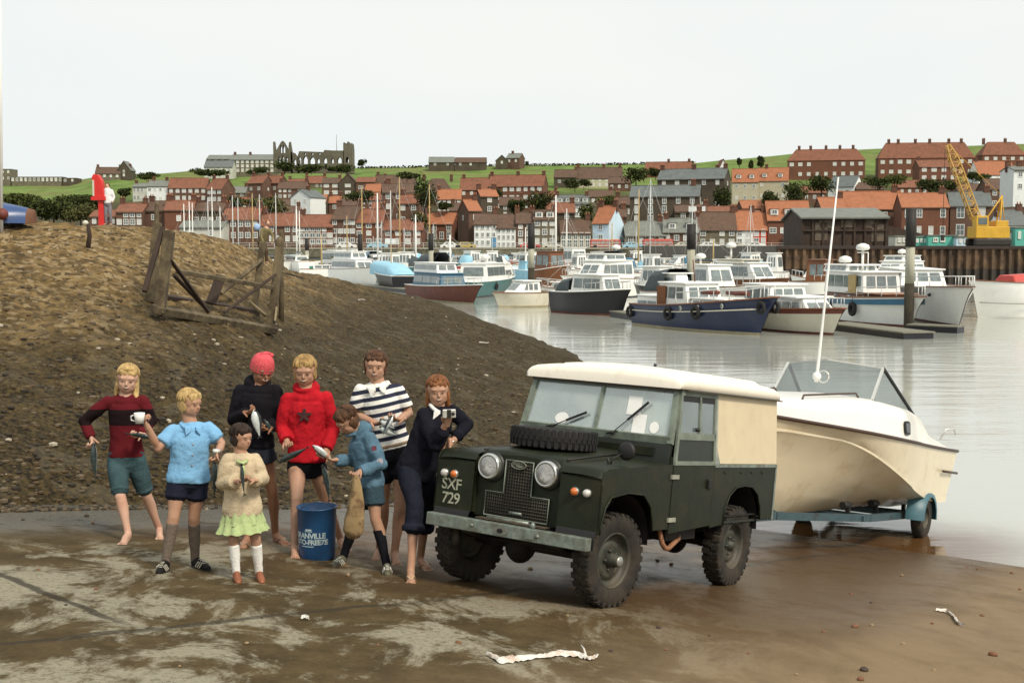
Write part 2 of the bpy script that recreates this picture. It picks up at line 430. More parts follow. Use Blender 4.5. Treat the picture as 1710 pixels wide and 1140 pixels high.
def build_terrain():
    mb = MB(); P = []
    xs = [-14 + .35 * i for i in range(90)]; ys = [0 + .35 * i for i in range(120)]
    mb.grid([[V((x, y, slip_z(x, y) - (.5 if foot_dist(x, y) > 2.5 else 0) + .012 * noise.noise(V((x, y, 0))))) for x in xs] for y in [-8, -4] + ys])
    mb.build('slipway', slip_material(), kind='structure')
    mb = MB(); P = []
    ks = [(-.04 + 1.04 * (i / 230.)) for i in range(231)]
    for i in range(int((1150 + 900) / 5)):
        px = -900 + 5 * i; tf = interp(T_FOOT, px); tc_ = interp(T_CT, px); row = []
        for k in ks: 
            t = tf + (tc_ - tf) * k; x = (px - 855) / F * t; row.append(V((x, t, bank_z(x, t))))
        for j in range(1, 40):
            t = tc_ + j * 1.4; x = (px - 855) / F * t; row.append(V((x, t, bank_z(x, t))))
        P.append(row)
    mb.grid(P); mb.build('shingle_bank', bank_material(), kind='structure')
    # sea bed / ground sheet to the horizon
    mb = MB(); mb.add([(-4000, -300, -3), (4000, -300, -3), (4000, 5000, -3), (-4000, 5000, -3)], [(0, 1, 2, 3)])
    mb.build('ground', M('mud', (.06, .05, .035), .9, .3, .2), kind='structure')
    # water
    m, n, l, b = nodes_mat('harbour_water'); g = NG(n, l)
    b.inputs['Base Color'].default_value = (.40, .41, .36, 1); b.inputs['Roughness'].default_value = .06; b.inputs['IOR'].default_value = 1.9
    b.inputs['Specular IOR Level'].default_value = 1.0
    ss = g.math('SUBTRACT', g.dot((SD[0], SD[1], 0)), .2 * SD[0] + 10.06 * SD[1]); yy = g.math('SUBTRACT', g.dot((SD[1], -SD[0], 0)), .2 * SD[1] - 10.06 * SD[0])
    k = g.math('MULTIPLY', g.rng(g.math('ADD', ss, g.noise(1.1, 4)), 10.2, 8.4), g.rng(yy, 3.2, 1.2)); l.new(g.mix(k, (.40, .41, .36), (.11, .055, .02)), b.inputs['Base Color']); l.new(g.rng(k, 0, 1, 1.0, .35), b.inputs['Specular IOR Level'])  # brown zone under the towed boat: its dark reflection painted into the water colour
    w1 = g.noise(.5, 3, .5, g.stretch((.7, 2.2, 1))); w2 = g.noise(3.0, 4, .6, g.stretch((.6, 1.8, 1))); w3 = g.noise(.09, 3, .5)
    amp = g.rng(w3, .35, .65, .25, 1)
    bn = g.bump(g.math('MULTIPLY', w1, amp), .35, .12); bn = g.bump(g.math('MULTIPLY', w2, amp), .30, .035, bn); l.new(bn, b.inputs['Normal'])
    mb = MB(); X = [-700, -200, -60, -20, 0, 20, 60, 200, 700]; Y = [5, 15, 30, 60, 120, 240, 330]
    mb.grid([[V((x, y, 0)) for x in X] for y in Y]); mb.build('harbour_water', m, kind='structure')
    # thin stones and weed
    st = MB(); rr = random.Random(3)
    for i in range(5200):
        px = rr.uniform(-60, 1000); k = rr.random() ** 2.2; tf = interp(T_FOOT, px); t = tf - .5 + k * (interp(T_CT, px) - tf)
        x = (px - 855) / F * t; z = ground_z(x, t); r = rr.uniform(.012, .05) * (1.5 if rr.random() < .08 else 1)
        if t < tf: r *= .7
        if k > .45 and rr.random() < .5: r *= .6
        mi = rr.choices([0, 1, 2, 3], [5, 4, 2, .25] if k < .3 else [.8, 4, 5, .4])[0]
        sc = V((r * rr.uniform(.8, 1.5), r * rr.uniform(.8, 1.3), r * rr.uniform(.35, .7)))
        rot = Matrix.Rotation(rr.uniform(0, pi), 3, 'Z')
        st.sph((x, t, z + sc.z * .3), sc, mi, 6, 3, rot)
    st.sm = [False] * len(st.f)
    st.build('loose_stones', [M('stone_dark', (.022, .015, .007), .8, .3), M('stone_brown', (.075, .048, .02), .8, .3), M('stone_grey', (.115, .085, .048), .8, .3), M('stone_pale', (.40, .35, .26), .8, .2)], kind='stuff')
build_terrain()

# town hill as one heightfield behind the harbour
T_SKY = [(-700, 306), (-200, 305), (0, 304), (120, 305), (150, 298), (200, 290), (240, 292), (340, 284), (400, 284), (600, 281), (700, 279), (880, 276), (1000, 275), (1080, 274), (1160, 272), (1240, 265), (1330, 256), (1450, 249), (1700, 240), (1900, 236), (2500, 225)]
D0, D1 = 266., 620.
def hill_y(px, d):
    ys_ = interp(T_SKY, px); base = 414
    if px < 300: base = 414
    k = (d - D0) / (D1 - D0)
    return base + (ys_ - base) * k
def hill_d(px, py):
    ys_ = interp(T_SKY, px); return D0 + (414 - py) / (414 - ys_) * (D1 - D0)
def hill_z(px, d): return U(px, hill_y(px, min(d, D1)), min(d, D1)).z - max(0, d - D1) * .03
def build_hill():
    m, n, l, b = nodes_mat('hill_grass'); g = NG(n, l)
    z = n.new('ShaderNodeSeparateXYZ'); l.new(g.pos, z.inputs[0])
    big = g.noise(.02, 5, .6); mid = g.noise(.12, 6, .7); fine = g.noise(.8, 5, .7)
    grass = g.mix(g.rng(mid, .35, .65), (.09, .15, .035), (.16, .225, .06))
    scrub = g.mix(g.rng(mid, .35, .7), (.040, .036, .018), (.105, .085, .038))
    scrub = g.mix(g.rng(fine, .3, .6), scrub, (.06, .055, .028))
    k = g.rng(g.math('ADD', z.outputs[1], g.math('MULTIPLY', big, 110)), 515, 600)
    grass = g.mix(g.math('MULTIPLY', g.rng(g.noise(.035, 6, .75), .45, .62), .6), grass, (.17, .16, .06))
    base = g.mix(k, scrub, grass)
    l.new(base, b.inputs['Base Color']); b.inputs['Roughness'].default_value = .95; b.inputs['Specular IOR Level'].default_value = .1
    mb = MB(); P = []
    for i in range(161):
        px = -700 + 20 * i; row = []
        for j in range(60):
            d = D0 + (D1 - D0) * j / 45.
            if j > 45: d = D1 + (j - 45) * 60
            z_ = hill_z(px, d) + (0 if j < 2 else .7 * noise.noise(V((px * .02, d * .03, 1))) * (1 if j < 44 else .3))
            row.append(V(((px - 855) / F * d, d, z_)))
        P.append(row)
    mb.grid(P); mb.build('hill', m, kind='structure')
    # quayside road on top of the quay wall
    zq = U(855, 415.5, 262).z
    mb = MB(); mb.add([(-420, 246, zq), (420, 246, zq), (420, 268, zq), (-420, 268, zq)], [(0, 1, 2, 3)])
    mb.build('quay_road', M('road', (.09, .085, .075), .9, .2, .3), kind='structure')
    return zq
ZQ = build_hill()
QF = 246.     # distance of the quay face

def build_quays():
    q = empty('quay_wall', (0, QF, 0), label='long weathered stone quay wall below the waterfront houses', cat='quay wall')
    stone = M('quay_stone', (.15, .14, .09), .9, .35, .35, dirt=(.05, .05, .03), dscale=.15, dlo=.45, dhi=.6)
    weed = M('quay_weed', (.035, .033, .018), .9, .4, .5)
    mb = MB(); mb.rbox((-400, 0, 1.6), (57, 3, ZQ + .01)); mb.build('wall', stone, q)
    mb = MB(); mb.rbox((-400, -.15, -1), (57, 3, 1.62)); mb.build('weedy_footing', weed, q)
    mb = MB(); mb.rbox((-400, -.12, ZQ), (57, .5, ZQ + .3)); mb.build('coping', M('coping', (.26, .24, .18), .9, .2, .5), q)
    mb = MB()
    for i in range(130):
        x = -260 + i * 2.45
        mb.bar((x, .2, ZQ + .3), (x, .2, ZQ + 1.2), .08, .08)
    for h in (.75, 1.2): mb.bar((-260, .2, ZQ + h), (57, .2, ZQ + h), .06, .06, 0)
    mb.build('railing', M('rail_white', (.5, .5, .46), .6, .2), q)
    # ladders/steps on wall
    for x in (-30, 8, 35):
        l_ = MB(); l_.bar((x, -.2, 0), (x, -.2, ZQ), .35, .35); l_.build('timber_fender', weed, q)
    # sheet piled quay at the right
    YP = 122.
    z1 = U(1500, 410.5, YP).z; x0 = (1297 - 855) / F * YP
    s = empty('sheet_pile_quay', (x0, YP, 0), label='rusty brown corrugated sheet pile quay at the right', cat='quay wall')
    mb = MB(); pts = []
    x = 0; w = .42; i = 0
    while x < 60:
        for dx, dy in ((0, 0), (.30 * w * 2, 0), (.5 * w * 2, .35), (.8 * w * 2, .35)): pts.append((x + dx, dy))
        x += w * 2
    rows = [[V((px_, py_, zz)) for px_, py_ in pts] for zz in (-1, 1.55, 1.56, z1 - .25)]
    mb.grid(rows[:2], 1, False); mb.grid(rows[2:], 0, False)
    rust = M('pile_rust', (.125, .075, .04), .85, .45, 1.2, dirt=(.035, .022, .014), dscale=.5, stretch=(1.5, 1, .35), dlo=.42, dhi=.62)
    mb.build('sheet_piling', [rust, M('pile_wet', (.03, .022, .015), .6, .4, 1.)], s)
    mb = MB(); mb.rbox((0, -.12, z1 - .3), (60, .6, z1)); mb.build('coping_beam', M('cope_dark', (.035, .025, .02), .9, .3), s)
    mb = MB(); mb.rbox((0, .45, -1), (60, 130, z1 - .02)); mb.build('quay_body', M('yard', (.11, .10, .08), .95, .25, .4), s)
    return z1, YP
ZP, YP = build_quays()
# ---------------------------------------------------------------- four wheel drive car
def Rzyx(yaw, pit, rol): return (Matrix.Rotation(yaw, 4, 'Z') @ Matrix.Rotation(pit, 4, 'Y') @ Matrix.Rotation(rol, 4, 'X'))
CARM = Matrix.Translation((.20, 10.06, CZ - 2.84)) @ Rzyx(radians(-124.44), radians(-8.42), radians(-.79))
green = M('car_green', (.014, .0175, .009), .50, .28, 5, coat=.0, spec=.22, dirt=(.036, .03, .016), dscale=3.5, dlo=.5, dhi=.8, bump=.05, bscale=30)
dkgreen = M('car_dark_green', (.014, .017, .012), .5, .3, 4)
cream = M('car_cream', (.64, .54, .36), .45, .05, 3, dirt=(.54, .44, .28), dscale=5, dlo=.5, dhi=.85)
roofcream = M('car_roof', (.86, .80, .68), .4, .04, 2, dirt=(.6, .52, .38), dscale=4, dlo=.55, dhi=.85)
galv = M('galvanised', (.23, .27, .235), .5, .35, 14, metal=.45, dirt=(.13, .12, .08), dscale=9, dlo=.45, dhi=.7)
trimg = M('frame_grey', (.16, .19, .15), .55, .3, 9, dirt=(.22, .15, .07), dscale=12, dlo=.6, dhi=.75)
black = M('black_metal', (.008, .007, .006), .6, .4, 8)
rubber = M('rubber', (.016, .013, .009), .85, .35, 10, dirt=(.052, .038, .022), dscale=6, dlo=.45, dhi=.75)
rimm = M('wheel_rim', (.035, .038, .028), .6, .4, 8, dirt=(.09, .07, .045), dscale=5, dlo=.45, dhi=.7)
chrome = M('chrome', (.62, .62, .58), .18, .1, 5, metal=.9)
rustp = M('rusty_copper', (.34, .16, .08), .55, .3, 12, metal=.3)
glassM = glass('window_glass', (.80, .90, .87), .34, .06, (.58, .66, .62), .40)  # pale film colour paints the whitish sky reflection into the windscreen panes
sideglass = glass('side_glass', (.80, .92, .92), .22, .04, (.5, .6, .6), .16)
whitep = M('white_paint', (.72, .72, .68), .4, .05)
amber = M('amber_lens', (.55, .14, .03), .2, .1)
clearl = M('clear_lens', (.5, .48, .45), .15, .2)
olive = M('olive_lettering', (.36, .36, .27), .6, .2, 20)

def tyre_mesh(mb, R=.375, Ri=.215, w=.17, lugs=30, mi=0, lh=.03):
    # axis along y, centred on the origin
    prof = [(Ri, -w * .36), (Ri + .04, -w * .47), (R * .82, -w * .5), (R * .93, -w * .47), (R * .965, -w * .40), (R * .975, 0), (R * .965, w * .40), (R * .93, w * .47), (R * .82, w * .5), (Ri + .04, w * .47), (Ri, w * .36)]
    mb.lathe(prof, (0, 0, 0), 'y', 48, mi)
    for k in range(lugs):
        for sd in (-1, 1):
            a = 2 * pi * (k + (.5 if sd > 0 else 0)) / lugs
            ca, sa = cos(a), sin(a); rr_ = Matrix.Rotation(a, 3, 'Y')
            wl_ = 2 * pi * R / lugs * .52
            # lug on the tread
            mb.box(rr_ @ V((0, sd * w * .27, R * .982)), (wl_ * 1.1, w * .40, R * lh), mi, rr_)
            mb.box(rr_ @ V((0, sd * w * .46, R * .93)), (wl_ * .8, w * .06, R * lh * 2.6), mi, rr_)
    for k in range(lugs):
        a = 2 * pi * (k + .25) / lugs; rr_ = Matrix.Rotation(a, 3, 'Y')
        mb.box(rr_ @ V((0, 0, R * .982)), (.03, w * .22, R * .04), mi, rr_)

def wheel(root, name, x, y, z, side, steer=0, R=.375, hubbig=True):
    e = bpy.data.objects.new(name, None); C.objects.link(e); e.parent = root; e.location = (x, y, z); e.rotation_euler = (0, 0, steer)
    t = MB(); tyre_mesh(t, R); t.build('tyre', rubber, e)
    s = side; r = MB()
    r.lathe([(.222, -.07 * s), (.226, .062 * s), (.212, .07 * s), (.203, .045 * s), (.195, .012 * s), (.16, .0), (.15, .018 * s), (.125, .028 * s), (.10, .02 * s), (.0, .02 * s)], (0, 0, 0), 'y', 40)
    for k in range(5):
        a = 2 * pi * k / 5; r.lathe([(.0, .045 * s), (.012, .045 * s), (.012, .02 * s)], (.078 * cos(a), 0, .078 * sin(a)), 'y', 8)
    r.build('rim', rimm, e)
    h = MB()
    if hubbig: h.lathe([(.062, .02 * s), (.055, .07 * s), (.045, .085 * s), (.043, .12 * s), (.03, .13 * s), (.0, .132 * s)], (0, 0, 0), 'y', 20, mis=[0, 0, 0, 1, 1])
    else: h.lathe([(.05, .02 * s), (.04, .06 * s), (.0, .07 * s)], (0, 0, 0), 'y', 16)
    h.build('hub', [rimm, M('hub_bright', (.3, .3, .27), .4, .3, metal=.5)], e)
    return e

def arc(cx, cz, r, a0, a1, n):
    return [(cx + r * cos(radians(lerp(a0, a1, i / n))), cz + r * sin(radians(lerp(a0, a1, i / n)))) for i in range(n + 1)]

def build_car():
    root = empty('off_road_car', mat4=CARM, label='old dark green four wheel drive with cream hard top and spare wheel on bonnet', cat='car')
    HW = .79; ZT = 1.10; ZW = 1.135
    XF, XB, XR = .46, -.70, -2.95
    AX, RX = .05, -2.21
    # wings
    for s in (1, -1):
        mb = MB()
        archp = [(AX - .46, .60), (AX - .46, .66), (AX - .40, .80), (AX - .27, .895), (AX, .915), (AX + .26, .885), (AX + .34, .80), (AX + .385, .66), (AX + .39, .60)]
        side = [(XB, .60)] + archp + [(XF - .0, .60), (XF, ZT - .07), (XF - .03, ZT - .02), (XF - .08, ZT)] + [(XB, ZT + .04)]
        mb.prism([(x, s * (HW - .012), z) for x, z in side], (0, s * .012, 0))
        # top with rounded outer shoulder
        rows = []
        for x, dz in ((XF - .0, -.07), (XF - .03, -.02), (XF - .09, .0), (XB, .04)):
            rows.append([V((x, s * y, ZT + dz + zz)) for y, zz in ((.40, .012), (.60, .012), (.73, .004), (.775, -.012), (HW + .001, -.045))])
        mb.grid(rows)
        # front face
        fr = [(.415, .62), (HW - .02, .60), (HW, .64), (HW, ZT - .13), (HW - .02, ZT - .09), (.415, ZT - .075)]
        mb.prism([(XF - .014, s * y, z) for y, z in fr], (.014, 0, 0))
        mb.grid([[V((XF, s * .415, ZT - .075)), V((XF, s * (HW - .02), ZT - .09))], [V((XF, s * .415, ZT - .07)), V((XF, s * (HW - .01), ZT - .07))]])
        # inner wall of the wing box
        mb.prism([(XF - .02, s * .405, .62), (XF - .02, s * .405, ZT - .03), (XB, s * .405, ZT + .03), (XB, s * .405, .62)], (0, s * .01, 0))
        # flange lip of arch
        lip = [(x, s * (HW + .004), z) for x, z in archp]
        mb.tube(lip, .009, 6)
        mb.build('wing', green, root)
        lin_ = MB(); lin_.rbox((XB + .01, min(s * .3, s * .76), .62), (XF - .05, max(s * .3, s * .76), .625))
        ln = MB()
        pts = [(AX + .40 * cos(radians(a)) * 1.1, .48 + .42 * sin(radians(a))) for a in range(0, 181, 15)]
        ln.grid([[V((x, s * .42, z)), V((x, s * (HW - .015), z))] for x, z in pts]); ln.build('wheel_arch_liner', black, root)
        # lamps on the wing front
        for yy, mt, nm in ((.56 if s > 0 else .60, amber, 'indicator_lamp'), (.67 if s > 0 else .70, clearl, 'side_lamp')):
            lm = MB(); lm.lathe([(.036, 0), (.036, .018), (.030, .022), (.028, .034), (.015, .046), (0, .048)], (XF, s * yy, .905), 'x', 16, mis=[1, 1, 0, 0, 0])
            lm.build(nm, [mt, chrome], root)
    # bonnet
    bo = MB(); rows = []
    for x, dz in ((XF - .06, -.05), (XF - .085, .0), (XF - .14, .018), (-.10, .05), (XB + .02, .075)):
        rows.append([V((x, y, ZT + dz + zz)) for y, zz in ((-.42, -.03), (-.415, .0), (-.36, .025), (-.2, .035), (0, .038), (.2, .035), (.36, .025), (.415, .0), (.42, -.03))])
    bo.grid(rows)
    bo.build('bonnet', green, root)
    bl = MB(); bl.tube([(XF - .10, -.40, ZT + .03), (XB + .05, -.40, ZT + .10)], .008, 6); bl.tube([(XF - .10, .40, ZT + .03), (XB + .05, .40, ZT + .10)], .008, 6); bl.build('bonnet_hinge', black, root)
    # grille panel
    XG = XF - .075
    gp = [(-.415, .60), (.415, .60), (.415, .96), (.40, 1.03), (.36, 1.075), (.28, 1.105), (0, 1.12), (-.28, 1.105), (-.36, 1.075), (-.40, 1.03), (-.415, .96)]
    mb = MB(); mb.prism([(XG, y, z) for y, z in gp], (.02, 0, 0)); mb.build('radiator_panel', green, root)
    mb = MB(); mb.prism([(XG + .021, y, z) for y, z in ((-.13, 1.07), (-.135, .82), (-.30, .81), (-.30, .61), (.30, .61), (.30, .81), (.135, .82), (.13, 1.07))], (.004, 0, 0)); mb.build('radiator_core', black, root)
    gr = MB()
    gx = XG + .034
    for i in range(11):
        y = -.125 + .025 * i; gr.tube([(gx, y, .62), (gx, y, 1.07)], .0028, 4)
    for i in range(8):
        for s in (-1, 1):
            y = s * (.15 + .0215 * i); gr.tube([(gx, y, .62), (gx, y, .80)], .0028, 4)
    for i in range(18):
        z = .62 + .025 * i; w = .30 if z < .81 else .128
        gr.tube([(gx + .004, -w, z), (gx + .004, w, z)], .0028, 4)
    out = [(-.132, 1.075), (-.132, .808), (-.305, .808), (-.305, .615), (.305, .615), (.305, .808), (.132, .808), (.132, 1.075), (-.132, 1.075)]
    gr.tube([(gx + .004, y, z) for y, z in out], .006, 6, 1)
    gr.build('grille', [M('mesh_grey', (.07, .065, .045), .6, .3, 20, metal=.3), trimg], root)
    bd = MB(); ell = [(cos(radians(a)), sin(radians(a))) for a in range(0, 360, 12)]
    bd.prism([(gx + .010, .070 * c_, 1.043 + .030 * s_) for c_, s_ in ell], (.006, 0, 0), 0)
    bd.tube([(gx + .016, .070 * c_, 1.043 + .030 * s_) for c_, s_ in ell + ell[:1]], .0045, 6, 1)
    bd.tube([(gx + .019, -.03, 1.055), (gx + .019, .035, 1.058), (gx + .019, -.03, 1.03), (gx + .019, .03, 1.033)], .003, 5, 1)
    bg = bd.build('badge', [M('badge_green', (.02, .03, .02), .4), M('badge_metal', (.22, .22, .17), .4, .2, metal=.5)], root)
    put_text('LAND', .022, MC['badge_metal'], frame_mat((gx + .018, -.022, 1.05), (0, 1, 0), (0, 0, 1)), bg, .0008)
    put_text('ROVER', .022, MC['badge_metal'], frame_mat((gx + .018, .012, 1.034), (0, 1, 0), (0, 0, 1)), bg, .0008)
    # headlamps
    for s in (-1, 1):
        h = bpy.data.objects.new('headlight', None); C.objects.link(h); h.parent = root; h.location = (XG + .02, s * .275, 1.005)
        a = MB(); a.lathe([(.105, 0), (.105, .055), (.098, .066), (.086, .068), (.084, .058)], (0, 0, 0), 'x', 32); a.build('bezel', [chrome], h)
        rf = MB(); rf.lathe([(.084, .055), (.06, .025), (.03, .008), (0, .004)], (0, 0, 0), 'x', 28); rf.sph((.03, 0, 0), .014, 0, 8, 6); rf.build('reflector', M('reflector', (.75, .75, .72), .22, .05, metal=.7), h)
        ln = MB(); ln.lathe([(.086, .058), (.075, .072), (.045, .084), (0, .09)], (0, 0, 0), 'x', 28); ln.build('lens', glass('lens_glass', (.97, .97, .95), .12, .12, (.8, .8, .78), .22), h)
        sr = MB(); sr.lathe([(.125, 0), (.128, .012), (.10, .02)], (0, 0, 0), 'x', 28); sr.build('surround', dkgreen, h)
    # bumper
    b = MB(); b.rbox((.50, -.765, .478), (.58, .765, .578)); bu = b.build('bumper', galv, root, bevel=.006)
    b = MB()
    for y in (-.30, .33):
        b = MB(); b.lathe([(.0, .012), (.014, .012), (.014, .0)], (.58, y, .53), 'x', 8); b.build('bumper_bolt', M('bolt', (.2, .2, .17), .5, .3, metal=.5), bu)
    b = MB()
    b.prism([(.5805, -.02 + .075 * c_, .525 + .032 * s_) for c_, s_ in ell], (.008, 0, 0))
    bolt_mesh = b.build('bumper_bracket', M('bolt', (.2, .2, .17), .5, .3, metal=.5), bu)
    b = MB(); b.prism([(.589, -.02 + .028 * c_, .525 + .018 * s_) for c_, s_ in ell], (.003, 0, 0)); b.build('starting_handle_hole', black, bu)
    b = MB(); b.sph((.545, .255, .60), (.022, .022, .028), 0, 10, 8); b.tube([(.545, .255, .57), (.545, .255, .60)], .012, 8)
    b.rbox((.585, .22, .50), (.60, .30, .545)); b.build('towing_pin', galv, bu)
    # apron between bumper and grille: frame horns, cross tube
    b = MB(); b.rbox((.10, -.42, .46), (.50, -.34, .56)); b.rbox((.10, .34, .46), (.50, .42, .56)); b.rbox((-2.9, -.42, .44), (.10, -.34, .56)); b.rbox((-2.9, .34, .44), (.10, .42, .56))
    b.rbox((.36, -.34, .46), (.44, .34, .58)); b.rbox((-.5, -.34, .42), (-.42, .34, .54)); b.rbox((-1.5, -.34, .42), (-1.42, .34, .54)); b.rbox((-2.93, -.6, .44), (-2.84, .6, .57))
    b.build('chassis', black, root)
    b = MB(); b.tube([(.46, -.24, .600), (.46, .16, .600)], .016, 8); b.tube([(.42, -.06, .66), (.42, .06, .66)], .012, 8); b.build('cross_tube', galv, root)
    b = MB(); b.rbox((.35, -.33, .585), (.50, .33, .595)); b.build('front_apron', M('apron', (.07, .05, .03), .8, .4, 8), root)
    # running gear
    b = MB()
    for x in (AX, RX):
        b.tube([(x, -.60, .375), (x, .60, .375)], .045, 12)
        b.sph((x, -.16 if x > -1 else .12, .375), (.16, .12, .16), 0, 16, 10)
        for s in (-1, 1):
            b.tube([(x - .48, s * .42, .50), (x - .24, s * .42, .425), (x, s * .42, .40), (x + .24, s * .42, .425), (x + .46, s * .42, .48)], .03, 6)
            b.tube([(x, s * .42, .33), (x, s * .42, .46)], .05, 8)
    b.tube([(.20, -.60, .40), (.20, .55, .42)], .018, 8); b.tube([(.20, .5, .40), (.42, .10, .52)], .018, 8)
    b.tube([(.05, .12, .40), (-1.0, .1, .50)], .03, 8); b.tube([(-1.2, .1, .50), (RX, .12, .40)], .03, 8)
    b.rbox((-.95, -.22, .33), (-.1, .22, .62)); b.rbox((-1.35, -.2, .36), (-.95, .25, .6))
    b.rbox((-1.45, -.72, .45), (-.8, -.42, .66)); b.rbox((-1.42, .45, .48), (-.85, .70, .62))
    b.build('axle', M('underside', (.016, .012, .009), .8, .5, 6), root)
    for s in (-1, 1):
        b = MB(); b.tube([(.16, s * .50, .42), (.16, s * .50, .80)], .028, 8); b.build('shock_absorber', black, root)
    # wheels
    wheel(root, 'front_wheel', AX, .665, .375, 1, radians(-6)); wheel(root, 'front_wheel', AX, -.665, .375, -1, radians(-6))
    wheel(root, 'rear_wheel', RX, .665, .375, 1, 0, hubbig=False); wheel(root, 'rear_wheel', RX, -.665, .375, -1, 0, hubbig=False)
    sw = bpy.data.objects.new('spare_wheel', None); C.objects.link(sw); sw.parent = root; sw.location = (-.13, -.05, 1.268); sw.rotation_euler = (radians(90), 0, 0)
    t = MB(); tyre_mesh(t, .37, .215, .158, lugs=40, lh=.010); t.build('tyre', M('rubber_black', (.009, .008, .007), .8, .3, 9.), sw)
    r = MB(); r.lathe([(.222, -.06), (.226, .06), (.20, .04), (.16, .0), (.12, .02), (.0, .02)], (0, 0, 0), 'y', 32); r.build('rim', rimm, sw)
    # bulkhead, sills
    b = MB(); b.rbox((XB - .02, -HW + .02, .60), (XB + .0, HW - .02, 1.20)); b.build('bulkhead', dkgreen, root)
    vt = MB(); vt.prism([(XB, -.755, 1.12), (XB + .05, -.755, 1.13), (XB + .03, -.755, 1.30), (XB - .04, -.755, 1.32)], (0, 1.51, 0)); vt.build('vent_panel', dkgreen, root)
    for s in (-1, 1):
        f_ = MB(); f_.rbox((XB + .035, min(s * .08, s * .62), 1.19), (XB + .055, max(s * .08, s * .62), 1.27)); f_.build('vent_flap', green, root, bevel=.006)
    # body tub (both sides), doors
    XD = -1.52          # rear edge of the door
    for s in (1, -1):
        y0 = s * (HW - .012)
        arch2 = [(RX - .42, .62), (RX - .40, .74), (RX - .32, .86), (RX - .18, .93), (RX, .945), (RX + .18, .93), (RX + .32, .86), (RX + .40, .74), (RX + .42, .60)]
        b = MB(); b.prism([(x, y0, z) for x, z in [(XR, .62)] + arch2 + [(XD, .58), (XD, ZW), (XR, ZW)]], (0, s * .012, 0))
        b.tube([(x, s * (HW + .003), z) for x, z in arch2], .008, 6)
        for x in (-1.75, -2.1, -2.35, -2.6): b.lathe([(0, s * .006), (.013, s * .006), (.013, 0)], (x, s * HW, 1.07), 'y', 8)
        b.build('rear_side_panel', green, root)
        b = MB(); b.rbox((XR + .02, min(s * .46, s * .76), .66), (XD, max(s * .46, s * .76), .67))
        pts = [(RX + .40 * cos(radians(a)), .52 + .44 * sin(radians(a))) for a in range(0, 181, 15)]
        b.grid([[V((x, s * .42, z)), V((x, s * (HW - .015), z))] for x, z in pts]); b.build('wheel_arch_liner', black, root)
        b = MB(); b.rbox((XR, s * HW - .008, ZW - .018), (XD, s * HW + .008, ZW + .012)); b.build('capping', galv, root)
        b = MB(); b.rbox((XR - .004, s * HW - .03, .60), (XR + .03, s * HW + .006, ZW)); b.build('corner_capping', galv, root)
        # door
        d = MB(); d.prism([(XD + .008, y0 + s * .002, .60), (XB - .01, y0 + s * .002, .56), (XB - .01, y0 + s * .002, ZW), (XD + .008, y0 + s * .002, ZW)], (0, s * .014, 0))
        dr = d.build('door', green, root, bevel=.004)
        h = MB(); h.rbox((XD + .08, s * (HW + .004), .93), (XD + .15, s * (HW + .03), 1.01)); h.build('handle', black, dr, bevel=.006)
        h = MB()
        for z in (.66, 1.02): h.rbox((XB - .10, min(s * HW, s * (HW + .018)), z), (XB + .03, max(s * HW, s * (HW + .018)), z + .035))
        h.build('hinge', M('hinge_pale', (.3, .3, .24), .5, .3), dr)
        # door top: posts, window, lower panel; tumblehome inward towards the roof
        def yt(z): return s * (HW - .012 - .045 * (z - ZW) / .68)
        def xa(z): return XB - .02 - .10 * (z - ZW) / .66
        Z1, Z2, Z3 = 1.35, 1.39, 1.725
        dt = MB()
        def q(x, z, o=0): return V((x, yt(z) + s * o, z))
        def strip(p, w_in):  # p: 4 corner (x,z)
            dt.prism([q(x, z) for x, z in p], (0, s * .022, 0))
        strip([(XD + .01, ZW), (XB - .02, ZW), (XB - .02, ZW + .035), (XD + .01, ZW + .035)], 0)
        strip([(XD + .01, Z3), (xa(Z3), Z3), (xa(Z3 + .045), Z3 + .045), (XD + .01, Z3 + .045)], 0)
        strip([(XD + .01, Z1 + .0), (xa(Z1), Z1), (xa(Z2 + .02), Z2 + .02), (XD + .01, Z2 + .02)], 0)
        strip([(xa(ZW) - .035, ZW + .035), (xa(ZW), ZW + .035), (xa(Z1), Z1), (xa(Z1) - .035, Z1)], 0)
        strip([(xa(Z2) - .045, Z2 + .02), (xa(Z2), Z2 + .02), (xa(Z3), Z3), (xa(Z3) - .03, Z3)], 0)
        strip([(XD + .01, ZW + .035), (XD + .045, ZW + .035), (XD + .045, Z3), (XD + .01, Z3)], 0)
        dto = dt.build('door_top', trimg, dr)
        pn = MB(); pn.prism([q(XD + .04, ZW + .03, .004), q(xa(ZW) - .03, ZW + .03, .004), q(xa(Z1) - .03, Z1 + .005, .004), q(XD + .04, Z1 + .005, .004)], (0, s * .008, 0)); pn.build('door_top_panel', dkgreen, dto)
        gl = MB(); gl.prism([q(XD + .04, Z2 + .015, .008), q(xa(Z2) - .04, Z2 + .015, .008), q(xa(Z3) - .03, Z3 + .005, .008), q(XD + .04, Z3 + .005, .008)], (0, s * .004, 0)); gl.build('side_window', sideglass, dto)
        gb = MB(); gb.prism([q(-1.20, Z2 + .02, .010), q(-1.17, Z2 + .02, .010), q(-1.17, Z3, .010), q(-1.20, Z3, .010)], (0, s * .012, 0)); gb.lathe([(0, s * .03), (.018, s * .03), (.018, 0)], (-1.12, yt(Z2 + .05) + s * .012, Z2 + .05), 'y', 10, 1)
        gb.prism([q(XD + .05, Z3 - .05, .012), q(xa(Z3) - .04, Z3 - .05, .012), q(xa(Z3) - .035, Z3, .012), q(XD + .05, Z3, .012)], (0, s * .004, 0), 1)
        gb.build('window_channel', [trimg, black], dto)
        # hard top side
        hs = MB(); hs.prism([(XR + .01, yt(ZW), ZW + .013), (XD, yt(ZW), ZW + .013), (XD, yt(1.775), 1.775), (XR + .03, yt(1.775), 1.775)], (0, s * .014, 0))
